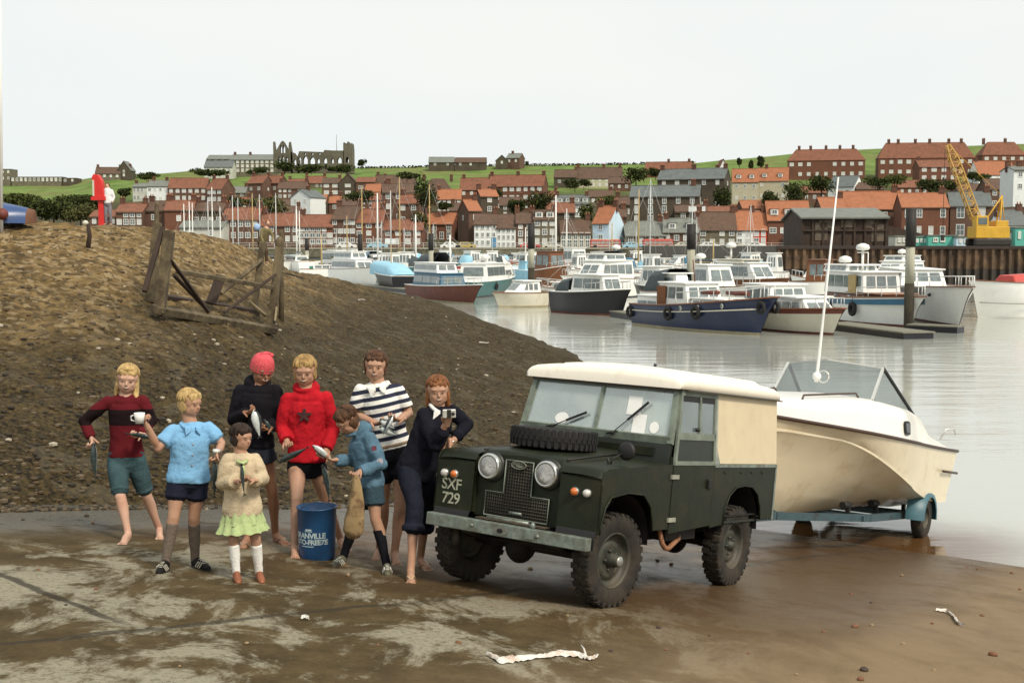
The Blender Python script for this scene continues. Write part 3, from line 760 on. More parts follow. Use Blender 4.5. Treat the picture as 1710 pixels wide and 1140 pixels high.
        ht = hs.build('hard_top_side', cream, root, bevel=.004)
        hs = MB(); hs.prism([(XD - .03, yt(ZW) + s * .0142, ZW + .013), (XD + .004, yt(ZW) + s * .0142, ZW + .013), (XD + .004, yt(1.775) + s * .0142, 1.775), (XD - .025, yt(1.775) + s * .0142, 1.775)], (0, s * .005, 0))
        for x0 in (XD - .03,):
            w = -.07 if x0 > -2 else .06
            hs.prism([(x0, yt(ZW) + s * .0142, ZW + .013), (x0 + w, yt(ZW) + s * .0142, ZW + .013), (x0, yt(ZW + .1) + s * .0142, ZW + .13)], (0, s * .004, 0))
        hs.build('edge_capping', M('cap_pale', (.33, .35, .30), .5, .3, 12, metal=.3), ht)
    # rear end
    b = MB(); b.rbox((XR, -HW + .02, .62), (XR + .012, HW - .02, ZW)); b.build('tailgate', green, root)
    b = MB(); b.rbox((XR + .02, -.74, ZW + .012), (XR + .035, .74, 1.40)); b.rbox((XR + .02, -.72, 1.40), (XR + .035, -.60, 1.80)); b.rbox((XR + .02, .60, 1.40), (XR + .035, .72, 1.80)); b.rbox((XR + .02, -.60, 1.74), (XR + .035, .60, 1.80)); b.build('rear_panel', cream, root)
    b = MB(); b.rbox((XR + .022, -.60, 1.40), (XR + .028, .60, 1.74)); b.build('rear_window', sideglass, root)
    # windscreen
    W = MB(); zb, zt = 1.335, 1.775; xb, xt = XB - .0, XB - .115
    def wp(y, z, o=0): k = (z - zb) / (zt - zb); return V((lerp(xb, xt, k) + o, y * lerp(1, .955, k), z))
    W.bar(wp(-.755, zb), wp(.755, zb), .05, .07, up=(.2, 0, 1)); W.bar(wp(-.755, zt), wp(.755, zt), .05, .04, up=(.2, 0, 1))
    for s in (-1, 1): W.bar(wp(s * .745, zb - .03), wp(s * .745, zt), .05, .045, up=(0, s, 0))
    W.bar(wp(0, zb), wp(0, zt), .04, .028, up=(0, 1, 0))
    wf = W.build('windscreen_frame', trimg, root)
    for s in (-1, 1):
        g_ = MB(); g_.prism([wp(s * .012, zb + .03), wp(s * .725, zb + .03), wp(s * .72, zt - .015), wp(s * .012, zt - .015)], (-.005, 0, 0)); g_.build('windscreen_pane', glassM, wf)
    for y, y2, zz in ((-.42, -.10, 1.50), (.20, .50, 1.64)):
        w_ = MB(); p0 = wp(y, zb + .015, .04); p1 = wp(y2, zz, .035); w_.tube([p0 + V((-.02, 0, 0)), p0, lerp(p0, p1, .6)], .005, 6); w_.bar(lerp(p0, p1, .42), p1, .012, .02); w_.sph(p0, .018, 0, 8, 6); w_.tube([p0 + V((0, -.06, -.01)), p0 + V((0, .05, .02))], .006, 6)
        w_.build('wiper', black, wf)
    st_ = MB()
    for (y0_, y1_, z0_, z1_) in ((.28, .42, 1.52, 1.68), (.36, .49, 1.355, 1.53)):
        st_ = MB(); st_.prism([wp(y0_, z0_, .003), wp(y1_, z0_, .003), wp(y1_, z1_, .003), wp(y0_, z1_, .003)], (.002, 0, 0)); st_.build('windscreen_sticker', M('paper_white', (.8, .8, .76), .7, .05), wf)
    st_ = MB(); st_.prism([wp(.575 + .045 * cos(radians(a)), 1.43 + .05 * sin(radians(a)), .003) for a in range(0, 360, 20)], (.002, 0, 0))
    st_.build('windscreen_sticker', MC['paper_white'], wf); st_ = MB(); st_.prism([wp(-.36 + .07 * cos(radians(a)), 1.43 + .05 * sin(radians(a)), .003) for a in range(0, 360, 20)], (.002, 0, 0))
    st_.build('windscreen_sticker', M('paper_white', (.8, .8, .76), .7, .05), wf)
    # interior
    b = MB()
    for y in (-.5, 0, .5):
        b.rbox((-1.35, y - .22, .85), (-.95, y + .22, 1.0)); b.rbox((-1.45, y - .22, .95), (-1.37, y + .22, 1.33))
    b.build('seat', M('seat_vinyl', (.03, .03, .028), .6, .2), root, bevel=.02)
    b = MB(); 
    b.tube([(-1.0 + .19 * .5 * cos(a), .40 + .19 * sin(a), 1.24 + .19 * .86 * cos(a)) for a in [2 * pi * i / 28 for i in range(29)]], .012, 6)
    b.tube([(-1.0, .4, 1.24), (-.72, .4, 1.0)], .02, 6); b.tube([(-1.0, .22, 1.24), (-1.0, .58, 1.24)], .01, 6)
    sw2 = b.build('steering_wheel', black, root)
    sw2.location = (0, -.8, 0)
    b = MB(); b.rbox((-2.9, -.76, .60), (XB, .76, .62)); b.rbox((-1.5, -.76, .62), (-1.47, .76, 1.15)); b.build('floor_pan', dkgreen, root)
    # roof
    rf = MB(); rows = []
    prof = [(-.775, 1.775), (-.785, 1.778), (-.785, 1.845), (-.768, 1.872), (-.71, 1.893), (-.55, 1.912), (-.25, 1.93), (0, 1.936)]
    prof = prof + [(-y, z) for y, z in prof[-2::-1]]
    for x, k, q_ in ((XB - .035, 1., 0), (XB - .037, 1., .45), (XB - .05, 1., .72), (XB - .09, 1., .93), (XB - .16, 1., 1), (-1.2, 1, 1.), (-2.0, 1, 1.), (XR + .24, 1., 1.), (XR + .12, .995, .95), (XR + .04, .985, .78), (XR + .005, .98, .5), (XR - .005, .975, .0)):
        rows.append([V((x, y * k, 1.775 + (z - 1.775) * q_)) for y, z in prof])
    rf.grid(rows)
    # front visor lip and underside
    rf.rbox((XB - .20, -.76, 1.776), (XB - .045, .76, 1.786))
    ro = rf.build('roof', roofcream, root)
    g_ = MB()
    for s in (-1, 1): g_.rbox((XR - .005, s * .782 - .012, 1.762), (XB - .16, s * .782 + .012, 1.7745))
    g_.rbox((XB - .13, -.74, 1.752), (XB - .07, .74, 1.7745)); g_.build('gutter', M('gutter_dark', (.05, .045, .03), .6), ro)
    for x in (-1.15, -1.65, -2.15, -2.6):
        r_ = MB(); r_.grid([[V((x + dx, y, interp([(q0, q1) for q0, q1 in prof[2:]], y) + (dz if abs(y) < .66 else -.01))) for y in (-.70, -.62, -.5, -.3, -.15, 0, .15, .3, .5, .62, .70)] for dx, dz in ((-.05, -.004), (-.03, .03), (.03, .03), (.05, -.004))]); r_.build('roof_rib', roofcream, ro)
    a_ = MB(); a_.tube([(-1.15, .30, 1.93), (-1.15, .30, 1.985)], .014, 8); a_.build('aerial_stub', black, ro)
    a_ = MB(); a_.grid([[V((-2.94, y, 1.765)), V((XB - .14, y, 1.765))] for y in (-.75, .75)]); a_.build('roof_lining', M('lining', (.5, .5, .46), .8), ro)
    # wing mirror
    mm = MB(); mm.tube([(.02, .60, 1.08), (.03, .61, 1.16), (-.06, .66, 1.22)], .007, 6); mm.tube([(.03, .60, 1.09), (.05, .585, 1.17)], .014, 6)
    mm.lathe([(0, .02), (.055, .018), (.074, .006), (.074, -.004), (.06, -.016), (0, -.02)], (-.06, .69, 1.235), 'x', 24)
    mm.build('wing_mirror', black, root)
    # bent pipe below the door
    p = MB(); p.tube([(-.72, .70, .60), (-.76, .72, .47), (-.80, .73, .43), (-.86, .73, .42), (-1.1, .70, .49), (-1.25, .62, .56)], .022, 10); p.build('pipe', rustp, root)
    # tow bar
    p = MB(); p.rbox((-3.05, -.05, .47), (-2.90, .05, .50)); p.sph((-3.06, 0, .53), .028, 0, 10, 8); p.build('tow_hitch', black, root)
    # registration
    put_text('SXF', .128, olive, frame_mat((XF + .002, -.625, .815), (0, 1, 0), (0, 0, 1)), root, .001, 'registration_number', .95)
    put_text('729', .128, olive, frame_mat((XF + .002, -.62, .70), (0, 1, 0), (0, 0, 1)), root, .001, 'registration_number', .95)
    return root
build_car()

# ---------------------------------------------------------------- speedboat on its trailer
def rel(s, yl, z):               # point behind the car: s metres downhill, yl towards the car's left, world height z
    return V((.20 + SD[0] * s + SD[1] * yl, 10.06 + SD[1] * s - SD[0] * yl, z))
def build_trailer():
    A = rel(3.08, 0, CZ - 2.84 - .148 * 3.08 + .50); zt = .27 + .03
    B = rel(8.15, -.05, .27)
    xd = (A - B).normalized()
    m4 = frame_mat(B, xd, V((SD[1], -SD[0], 0)))       # local x towards the hitch, y to the car's left, origin mid axle line at frame height
    L = (A - B).length
    tb = M('trailer_blue', (.045, .085, .10), .5, .3, 5, dirt=(.03, .03, .03), dscale=5)
    root = empty('boat_trailer', mat4=m4, label='blue steel boat trailer hitched behind the green car', cat='trailer')
    b = MB(); b.rbox((L * .58, -.05, -.06), (L, .05, .03))
    for s in (-1, 1): b.bar((L * .62, s * .03, -.015), (L * .30, s * .60, -.015), .06, .09); b.bar((L * .30, s * .60, -.015), (-.7, s * .62, -.015), .06, .09)
    for x in (-.65, .0, 1.2, L * .33): b.bar((x, -.6, -.02), (x, .6, -.02), .06, .06)
    b.build('trailer_frame', tb, root)
    b = MB(); b.tube([(L - .05, 0, -.0), (L + .08, 0, .02)], .045, 8); b.rbox((L * .86, -.03, 0), (L * .9, .03, .55)); b.build('hitch_coupling', black, root)
    for x, h in ((-.45, .22), (.8, .10), (1.9, .10)):
        for s in (-1, 1):
            b = MB(); b.bar((x, s * .45, .02), (x, s * .45, h), .05, .05, up=(1, 0, 0)); b.tube([(x - .12, s * .42, h + .03), (x + .12, s * .42, h + .03)], .045, 10); b.build('boat_support', black, root)
    for s in (-1, 1):
        w = bpy.data.objects.new('trailer_wheel', None); C.objects.link(w); w.parent = root; w.location = (0, s * .82, -.02)
        t = MB(); t.lathe([(.14, -.06), (.25, -.07), (.28, -.05), (.285, 0), (.28, .05), (.25, .07), (.14, .06)], (0, 0, 0), 'y', 28); t.build('tyre', rubber, w)
        t = MB(); t.lathe([(.145, .06 * s), (.13, .02 * s), (.06, .04 * s), (0, .04 * s)], (0, 0, 0), 'y', 20); t.build('rim', rimm, w)
        f_ = MB(); rows = []
        for i in range(9):
            a = radians(-5 + 190 * i / 8); rows.append([V((.33 * cos(a), s * (.82 + d), -.02 + .33 * sin(a))) for d in (-.12, .12)] + [V((.28 * cos(a), s * .94, -.02 + .28 * sin(a)))])
        f_.grid(rows, 0, True); f_.build('mudguard', M('mudguard_blue', (.05, .13, .16), .45, .25, 5), root)
    return m4, L

TRM, TRL = build_trailer()

def build_speedboat():
    hullc = M('boat_cream', (.74, .64, .45), .3, .06, 2, dirt=(.52, .38, .2), dscale=2.2, dlo=.52, dhi=.8, coat=.3)
    deckw = M('boat_white', (.80, .78, .72), .3, .03, 2, coat=.2)
    brown = M('rub_rail', (.06, .03, .02), .5, .2)
    L = 5.25; xs0 = -1.15       # transom at local x = xs0, bow forward towards the hitch
    m4 = TRM @ Matrix.Translation((xs0, 0, .02)) @ Matrix.Rotation(radians(1.0), 4, 'Y')
    root = empty('speedboat', mat4=m4, label='cream and white cabin speedboat with a wraparound windscreen on the blue trailer', cat='speedboat')
    N = 26; B = .98
    def st(u):                  # u 0 stern .. 1 bow -> half beam, sheer z, chine half beam, chine z, keel z
        b = B * (1 - .04 * (1 - u)) if u < .35 else B * (1 - ((u - .35) / .65) ** 2.3 * .97)
        zs = .86 + .20 * u + .16 * u * u
        bc = b * lerp(.92, .83, sstep(.2, .85, u)) if u < .97 else b * .7
        zc = .17 + .08 * u + .80 * sstep(.10, .84, u) ** 1.1
        zk = 0.02 + .03 * u + .60 * max(0, (u - .74) / .26) ** 1.9
        return b, zs, bc, min(zc, zs - .12), min(zk, zs - .18)
    rows = []
    for i in range(N + 1):
        u = i / N; b, zs, bc, zc, zk = st(u); x = L * u + (.0 if u < 1 else 0)
        def P(y, z): return V((x + .35 * (z / 1.1) * sstep(.6, 1, u) + .28 * max(0, 1 - u * 6) * (1 - z / .86), y, z))
        half = [(0, zk), (bc * .30, lerp(zk, zc, .22) + .0), (bc * .33, lerp(zk, zc, .30) - .028), (bc * .62, lerp(zk, zc, .56)), (bc * .66, lerp(zk, zc, .66) - .03), (bc * .96, lerp(zk, zc, .93)), (bc + .02, zc - .012), (bc + .02, zc + .015), (lerp(bc, b, .25), lerp(zc, zs, .12)), (lerp(bc, b, .6), lerp(zc, zs, .5)), (b, zs)]
        rows.append([P(-y, z) for y, z in half[::-1]] + [P(y, z) for y, z in half[1:]])
    mb = MB(); mb.grid(rows, 0, True)
    n_ = len(rows[0]); o = len(mb.v); mb.v += rows[0]; mb.f.append([o + k for k in range(n_)]); mb.m.append(0); mb.sm.append(False)
    hull = mb.build('hull', hullc, root)
    md = hull.modifiers.new('edges', 'EDGE_SPLIT'); md.split_angle = radians(28)
    # rub rail
    rr_ = MB()
    for s in (-1, 1): rr_.tube([rows[i][0 if s < 0 else -1] + V((0, s * .012, .01)) for i in range(N + 1)], .022, 6)
    rr_.tube([rows[0][0] + V((-.02, 0, .01)), rows[0][-1] + V((-.02, 0, .01))], .022, 6)
    for s in (-1, 1): rr_.tube([V((-.04, s * (B * .955 + .012), .56)), V((.75, s * (B * .965 + .018), .60))], .018, 6)
    rr_.build('rubbing_strake', brown, root)
    # deck moulding: cabin trunk rising from the sheer
    XC = 1.95                     # rear end of cabin / foot of the screen sides
    def top(u):                   # crown height above sheer
        x = L * u
        return .44 * sstep(0.12, .36, u) * (1 - .60 * sstep(.55, 1.0, u))
    rows2 = []
    for i in range(N + 1):
        u = .0 + i / N; b, zs, *_ = st(u); h = top(u); dx = .35 * (zs / 1.1) * sstep(.6, 1, u)
        hh = max(h, .05 + .10 * sstep(0, .2, u)) * (1 if u < .97 else .5)
        pr = [(1.0, .0), (.985, .03), (.955, hh * .55), (.90, hh * .85), (.80, hh * .97)]
        if u > .40: pr += [(.5, hh * 1.06), (.0, hh * 1.1)]
        else: pr += [(.79, hh * .96), (.785, hh * .5)]
        rows2.append(([V((L * u + dx, -b * y, zs + z)) for y, z in pr] + [V((L * u + dx, b * y, zs + z)) for y, z in pr[::-1]][(1 if u > .4 else 0):]))
    deck = MB()
    a = [r for r in rows2 if len(r) == 14]; c = [r for r in rows2 if len(r) == 13]
    deck.grid([r[:7] for r in a]); deck.grid([r[7:] for r in a]); deck.grid(c)
    k = a[-1]; k2 = c[0]
    deck.grid([k[:5], k2[:5]]); deck.grid([k[9:], k2[8:]])
    o = len(deck.v); deck.v += c[0]; deck.f.append([o + i for i in range(13)]); deck.m.append(0); deck.sm.append(False)
    deck.build('deck', deckw, root)
    ck = MB(); ck.rbox((.05, -.76, .35), (XC - .1, .76, .37)); ck.rbox((.1, -.75, .4), (.5, .75, .75)); ck.rbox((1.3, -.7, .37), (1.75, -.2, .8)); ck.rbox((1.3, .2, .37), (1.75, .7, .8)); ck.build('cockpit_seats', M('seat_tan', (.35, .28, .2), .7, .2), root, bevel=.03)
    # porthole
    for s in (-1, 1):
        u = .47; b, zs, *_ = st(u); ph = MB(); cx, cy, cz = L * u, s * (b * .965 + .006), zs + .17
        def orr(w, h, off): return [V((cx + w * (abs(cos(a_)) ** .5) * (1 if cos(a_) > 0 else -1), cy + s * off - s * .05 * (sin(a_) * h / .08) * .25, cz + h * (abs(sin(a_)) ** .5) * (1 if sin(a_) > 0 else -1))) for a_ in [2 * pi * i / 20 for i in range(20)]]
        ph.prism(orr(.11, .085, .0), (0, s * .014, 0), 0); ph.prism(orr(.085, .06, .012), (0, s * .006, 0), 1)
        ph.build('porthole', [black, M('dark_glass', (.03, .035, .035), .1, .1)], root)
    # windscreen
    alu = M('alu', (.62, .62, .58), .35, .1, metal=.5); scr = glass('boat_glass', (.40, .45, .44), .08, .03, (.28, .31, .30), .26)
    zb = lambda u, y: st(u)[1] + top(u) * 1.03
    uF = .57
    F1, F2 = V((L * uF, .64, zb(uF, .6) - .01)), V((L * uF - .42, .62, zb(uF, .6) + .40))      # front corner foot, top
    R1 = V((XC - .75, .775, st(.25)[1] + top(.25) * .9)); 
    C0 = V((L * uF + .22, 0, zb(uF, 0) + .02)); C1 = V((L * uF - .14, 0, zb(uF, 0) + .46))
    ws = MB(); mir = lambda p: V((p.x, -p.y, p.z))
    for mfun in (lambda p: p, mir):
        f1, f2, r1 = mfun(F1), mfun(F2), mfun(R1)
        ws.add([C0, f1, f2, C1], [(0, 1, 2, 3)], 0); ws.add([f1, r1, f2], [(0, 1, 2)], 0)
    wsp = ws.build('windscreen', scr, root)
    fr = MB()
    for mfun in (lambda p: p, mir):
        f1, f2, r1 = mfun(F1), mfun(F2), mfun(R1)
        fr.bar(f1, f2, .03, .035); fr.bar(f2, C1, .012, .015); fr.bar(f1, C0, .02, .02)
        fr.bar(f2, r1, .035, .03, 1); fr.bar(f1, r1, .02, .02, 2)
    fr.build('screen_frame', [alu, black, brown], wsp)
    # hand rails on fore deck
    hr = MB()
    for s in (-1, 1):
        hr.tube([V((L * .60, s * .52, zb(.6, 0) + .0)), V((L * .62, s * .52, zb(.6, 0) + .05)), V((L * .86, s * .34, zb(.84, 0) + .05)), V((L * .87, s * .34, zb(.84, 0) - .02))], .012, 6)
    hr.build('grab_rail', brown, root)
    cl = MB(); cl.tube([(.62, .86, 1.02), (.60, .92, 1.16), (.40, .98, 1.18), (.22, .96, 1.10)], .012, 6); cl.build('rowlock', alu, root)
    # whip aerial
    base = V((L * .66, .12, zb(.66, 0) + .0))
    inv = m4.inverted()
    an = MB(); p1 = inv @ U(1364, 628, (m4 @ base).y); p2 = inv @ U(1400, 296, (m4 @ base).y)
    an.tube([p1 - (p2 - p1) * .03, p1, lerp(p1, p2, .3), p2], [.027, .023, .017, .009], 8); an.sph(p1, .055, 0, 10, 8); an.build('whip_aerial', M('white_pole', (.82, .82, .78), .4, .03), root)
    mr_ = MB(); mr_.tube([p1 + V((0, .08 + .07 * cos(a_), .0 + .07 * sin(a_))) for a_ in [2 * pi * i / 16 for i in range(17)]], .01, 6); mr_.build('horn_ring', alu, root)
    return root
build_speedboat()
# ---------------------------------------------------------------- town: houses, abbey, trees
BR = {  # wall colours
 'brick': M('brick_red', (.155, .062, .034), .9, .25, .8, dirt=(.10, .05, .03), dscale=.4),
 'brown': M('brick_brown', (.125, .068, .043), .9, .25, .8, dirt=(.06, .04, .025), dscale=.4),
 'dark': M('stone_dark_wall', (.08, .062, .04), .9, .3, .8, dirt=(.035, .028, .018), dscale=.4),
 'stone': M('sandstone', (.15, .13, .085), .9, .3, .7, dirt=(.08, .07, .045), dscale=.4),
 'cream': M('cream_render', (.46, .43, .30), .8, .12, .5, dirt=(.33, .3, .2), dscale=.5),
 'white': M('white_render', (.74, .77, .74), .8, .06, .5, dirt=(.5, .5, .46), dscale=.5, dlo=.55, dhi=.8),
 'pale': M('pale_render', (.50, .50, .43), .8, .15, .5),
 'blue': M('blue_render', (.55, .70, .80), .8, .06, .5),
 'red': M('red_render', (.55, .06, .035), .7, .1, .5),
 'teal': M('teal_paint', (.10, .42, .34), .6, .12, .6),
 'wood': M('black_timber', (.04, .024, .015), .85, .4, 1.5, dirt=(.08, .05, .035), dscale=.8, stretch=(1, 1, .2)),
}
RF = {
 'red': M('tile_red', (.20, .078, .042), .85, .22, 1.2, dirt=(.12, .055, .03), dscale=.5),
 'orange': M('tile_orange', (.33, .125, .058), .85, .15, 1.2, dirt=(.26, .10, .045), dscale=.5),
 'brown': M('tile_brown', (.105, .060, .038), .85, .22, 1.2, dirt=(.06, .045, .03), dscale=.5),
 'slate': M('slate', (.115, .13, .125), .6, .2, 1.5, dirt=(.08, .085, .08), dscale=.5),
 'grey': M('grey_roof', (.16, .17, .145), .7, .2, 1.),
}
WIN = [M('window_white', (.72, .72, .66), .6, .08), M('window_pane', (.10, .12, .12), .12, .4, 2., spec=.8), M('net_curtain', (.55, .56, .52), .7, .15, 1.)]
CHM = M('chimney_brick', (.11, .05, .03), .9, .3, 1.); POT = M('chimney_pot', (.35, .14, .07), .8, .2)

WCACHE = {}
def window_mesh(w, h, curtain):
    key = (round(w, 1), round(h, 1), curtain)
    if key in WCACHE: return WCACHE[key]
    mb = MB(); f = .10 if w > .9 else .08
    pc = 2 if curtain else 1
    mb.rbox((-w / 2, -.05, 0), (w / 2, -.02, h), pc)
    for a, b in (((-w / 2 - .02, -.10, -.06), (w / 2 + .02, .02, f)), ((-w / 2 - .02, -.10, h - f), (w / 2 + .02, .02, h + .04)),
                 ((-w / 2 - .02, -.10, f), (-w / 2 + f, .02, h - f)), ((w / 2 - f, -.10, f), (w / 2 + .02, .02, h - f)), ((-.04, -.09, f), (.04, -.01, h - f))):
        mb.rbox(a, b, 0)
    if h > 1.0: mb.rbox((-w / 2 + f, -.085, h * .5 - .035), (w / 2 - f, -.015, h * .5 + .035), 0)
    WCACHE[key] = mb.mesh('window', WIN); return WCACHE[key]

def add_window(parent, x, y, z, w, h, rz=0, curtain=False):
    o = bpy.data.objects.new('window', window_mesh(w, h, curtain)); C.objects.link(o); o.parent = parent
    o.location = (x, y, z); o.rotation_euler = (0, 0, rz); return o

HR = random.Random(11)
def house(x0, x1, yr, ye, yb, wall, roof, label, d=None, kind='g', depth=8., win=None, yaw=0, ch=None, cols=None, rows=None, cat='house', side=True, dormers=0, wh=None, curtain=.5, group=None, door=None, ww=None):
    """x0..x1, ridge, eave and base lines as seen in the photograph at distance d"""
    xc = (x0 + x1) / 2
    if d is None: d = hill_d(xc, yb) if yb < 404 else 268
    B = U(xc, yb, d); z0 = B.z
    cy = cos(radians(yaw))
    w = (x1 - x0) / F * d / cy
    he = U(xc, ye, d).z - z0; hr = U(xc, yr, d).z - z0
    if kind in ('g', 'h'): 
        hr = hr - 0.0
        slope = (hr - he)
        # ridge is half the depth further away: raise it so that it shows where it does in the photograph
        hr = U(xc, yr, d + depth / 2).z - z0
    root = empty('house' if cat == 'house' else cat.replace(' ', '_'), (B.x, B.y, z0), radians(yaw), label, cat, group)
    wl = BR[wall]; rl = RF[roof]
    mb = MB(); mb.rbox((-w / 2, 0, -3), (w / 2, depth, he))
    if kind == 'g':
        for s in (-1, 1): mb.prism([(s * (w / 2 - .12) - .12, 0, he), (s * (w / 2 - .12) - .12, depth, he), (s * (w / 2 - .12) - .12, depth / 2, hr - .1)], (.24, 0, 0))
    elif kind == 'f':
        mb.prism([(-w / 2, 0, he), (w / 2, 0, he), (0, 0, hr)], (0, depth, 0))
    mb.build('wall', wl, root)
    rm = MB(); ov = .25; t = .18
    if kind == 'g':
        for s in (0, 1):
            ya, yb_ = (-ov, depth / 2) if s == 0 else (depth + ov, depth / 2)
            zz = he - ov * (hr - he) / (depth / 2)
            rm.prism([(-w / 2 - .15, ya, zz), (-w / 2 - .15, yb_, hr), (-w / 2 - .15, yb_, hr + t), (-w / 2 - .15, ya, zz + t)], (w + .3, 0, 0))
        rm.tube([(-w / 2 - .15, depth / 2, hr + t), (w / 2 + .15, depth / 2, hr + t)], .12, 6)
        rm.rbox((-w / 2, -.3, he - .25), (w / 2, -.2, he - .12), 1)
    elif kind == 'h':
        i = min(w, depth) * .42
        a = [V((-w / 2 - ov, -ov, he)), V((w / 2 + ov, -ov, he)), V((w / 2 + ov, depth + ov, he)), V((-w / 2 - ov, depth + ov, he))]
        r1, r2 = V((-w / 2 + i, depth / 2, hr)), V((w / 2 - i, depth / 2, hr))
        rm.add(a + [r1, r2], [(0, 1, 5, 4), (1, 2, 5), (2, 3, 4, 5), (3, 0, 4), (3, 2, 1, 0)])
    elif kind == 'f':
        for s in (-1, 1):
            xe = s * (w / 2 + ov); zz = he - ov * (hr - he) / (w / 2)
            rm.prism([(xe, -ov, zz), (0, -ov, hr), (0, -ov, hr + t), (xe, -ov, zz + t)], (0, depth + 2 * ov, 0))
    elif kind == 'p':               # flat / low parapet roof
        rm.rbox((-w / 2 - .1, -.1, he), (w / 2 + .1, depth, he + .25))
    ro = rm.build('roof', [rl, BR['dark']], root)
    # chimneys on the ridge at the given fractions
    for c in (ch if ch is not None else (([.06] if HR.random() < .6 else []) + ([.94] if HR.random() < .7 else []))):
        cx = -w / 2 + w * c; cyy = depth / 2 if kind != 'f' else depth * .5
        zt_ = hr if kind != 'f' else hr - abs(cx) / (w / 2) * (hr - he)
        cb = MB(); cb.rbox((cx - .55, cyy - .35, zt_ - 1.2), (cx + .55, cyy + .35, zt_ + 1.15), 0); cb.rbox((cx - .63, cyy - .43, zt_ + 1.15), (cx + .63, cyy + .43, zt_ + 1.3), 0)
        for k in (-1, 1): cb.tube([(cx + k * .28, cyy, zt_ + 1.3), (cx + k * .28, cyy, zt_ + 1.75)], [.14, .11], 6, 1)
        cb.build('chimney', [CHM, POT], ro)
    # windows
    nrows = rows if rows is not None else max(1, int(he / 2.9)); ncols = cols if cols is not None else max(1, int(w / 3.1))
    w_ = (ww or 1.25) * .85; h_ = (wh or 1.3) * .9
    for r in range(nrows):
        zc = he * (r + .62) / nrows - h_ / 2 + (0.05 if r else 0)
        for c in range(ncols):
            if HR.random() < .06 and ncols > 2: continue
            xx = -w / 2 + w * (c + .5) / ncols
            if door and r == 0 and c in door:
                dd = MB(); dd.rbox((xx - .5, -.06, 0), (xx + .5, .02, 2.1), 0); dd.rbox((xx - .6, -.08, 2.1), (xx + .6, .02, 2.25), 1); dd.build('door', [M('door_blue', (.08, .25, .42), .5), WIN[0]], root); continue
            add_window(root, xx, -.0, zc, w_ * HR.uniform(.85, 1.1), h_, 0, HR.random() < curtain)
    if side and abs(yaw) > 4:
        s = 1 if yaw > 0 else -1      # positive yaw shows the left end; negative the right end
        xe = -s * w / 2
        for r in range(nrows):
            if HR.random() < .5: add_window(root, xe, depth * .5, he * (r + .62) / nrows - h_ / 2, .9, h_ * .9, -s * pi / 2, HR.random() < .5)
    for k in range(dormers):
        xx = -w / 2 + w * (k + .5) / dormers; zz = lerp(he, hr, .35); yy = depth / 2 * .30
        dm = MB(); dm.rbox((xx - .8, yy - .5, zz - .3), (xx + .8, depth / 2 - .2, zz + 1.0), 0); dm.rbox((xx - .95, yy - .65, zz + 1.0), (xx + .95, depth / 2, zz + 1.15), 1); do = dm.build('dormer', [WIN[0], rl], ro)
        add_window(root, xx, yy - .5, zz - .1, 1.1, 1.0)
    return root

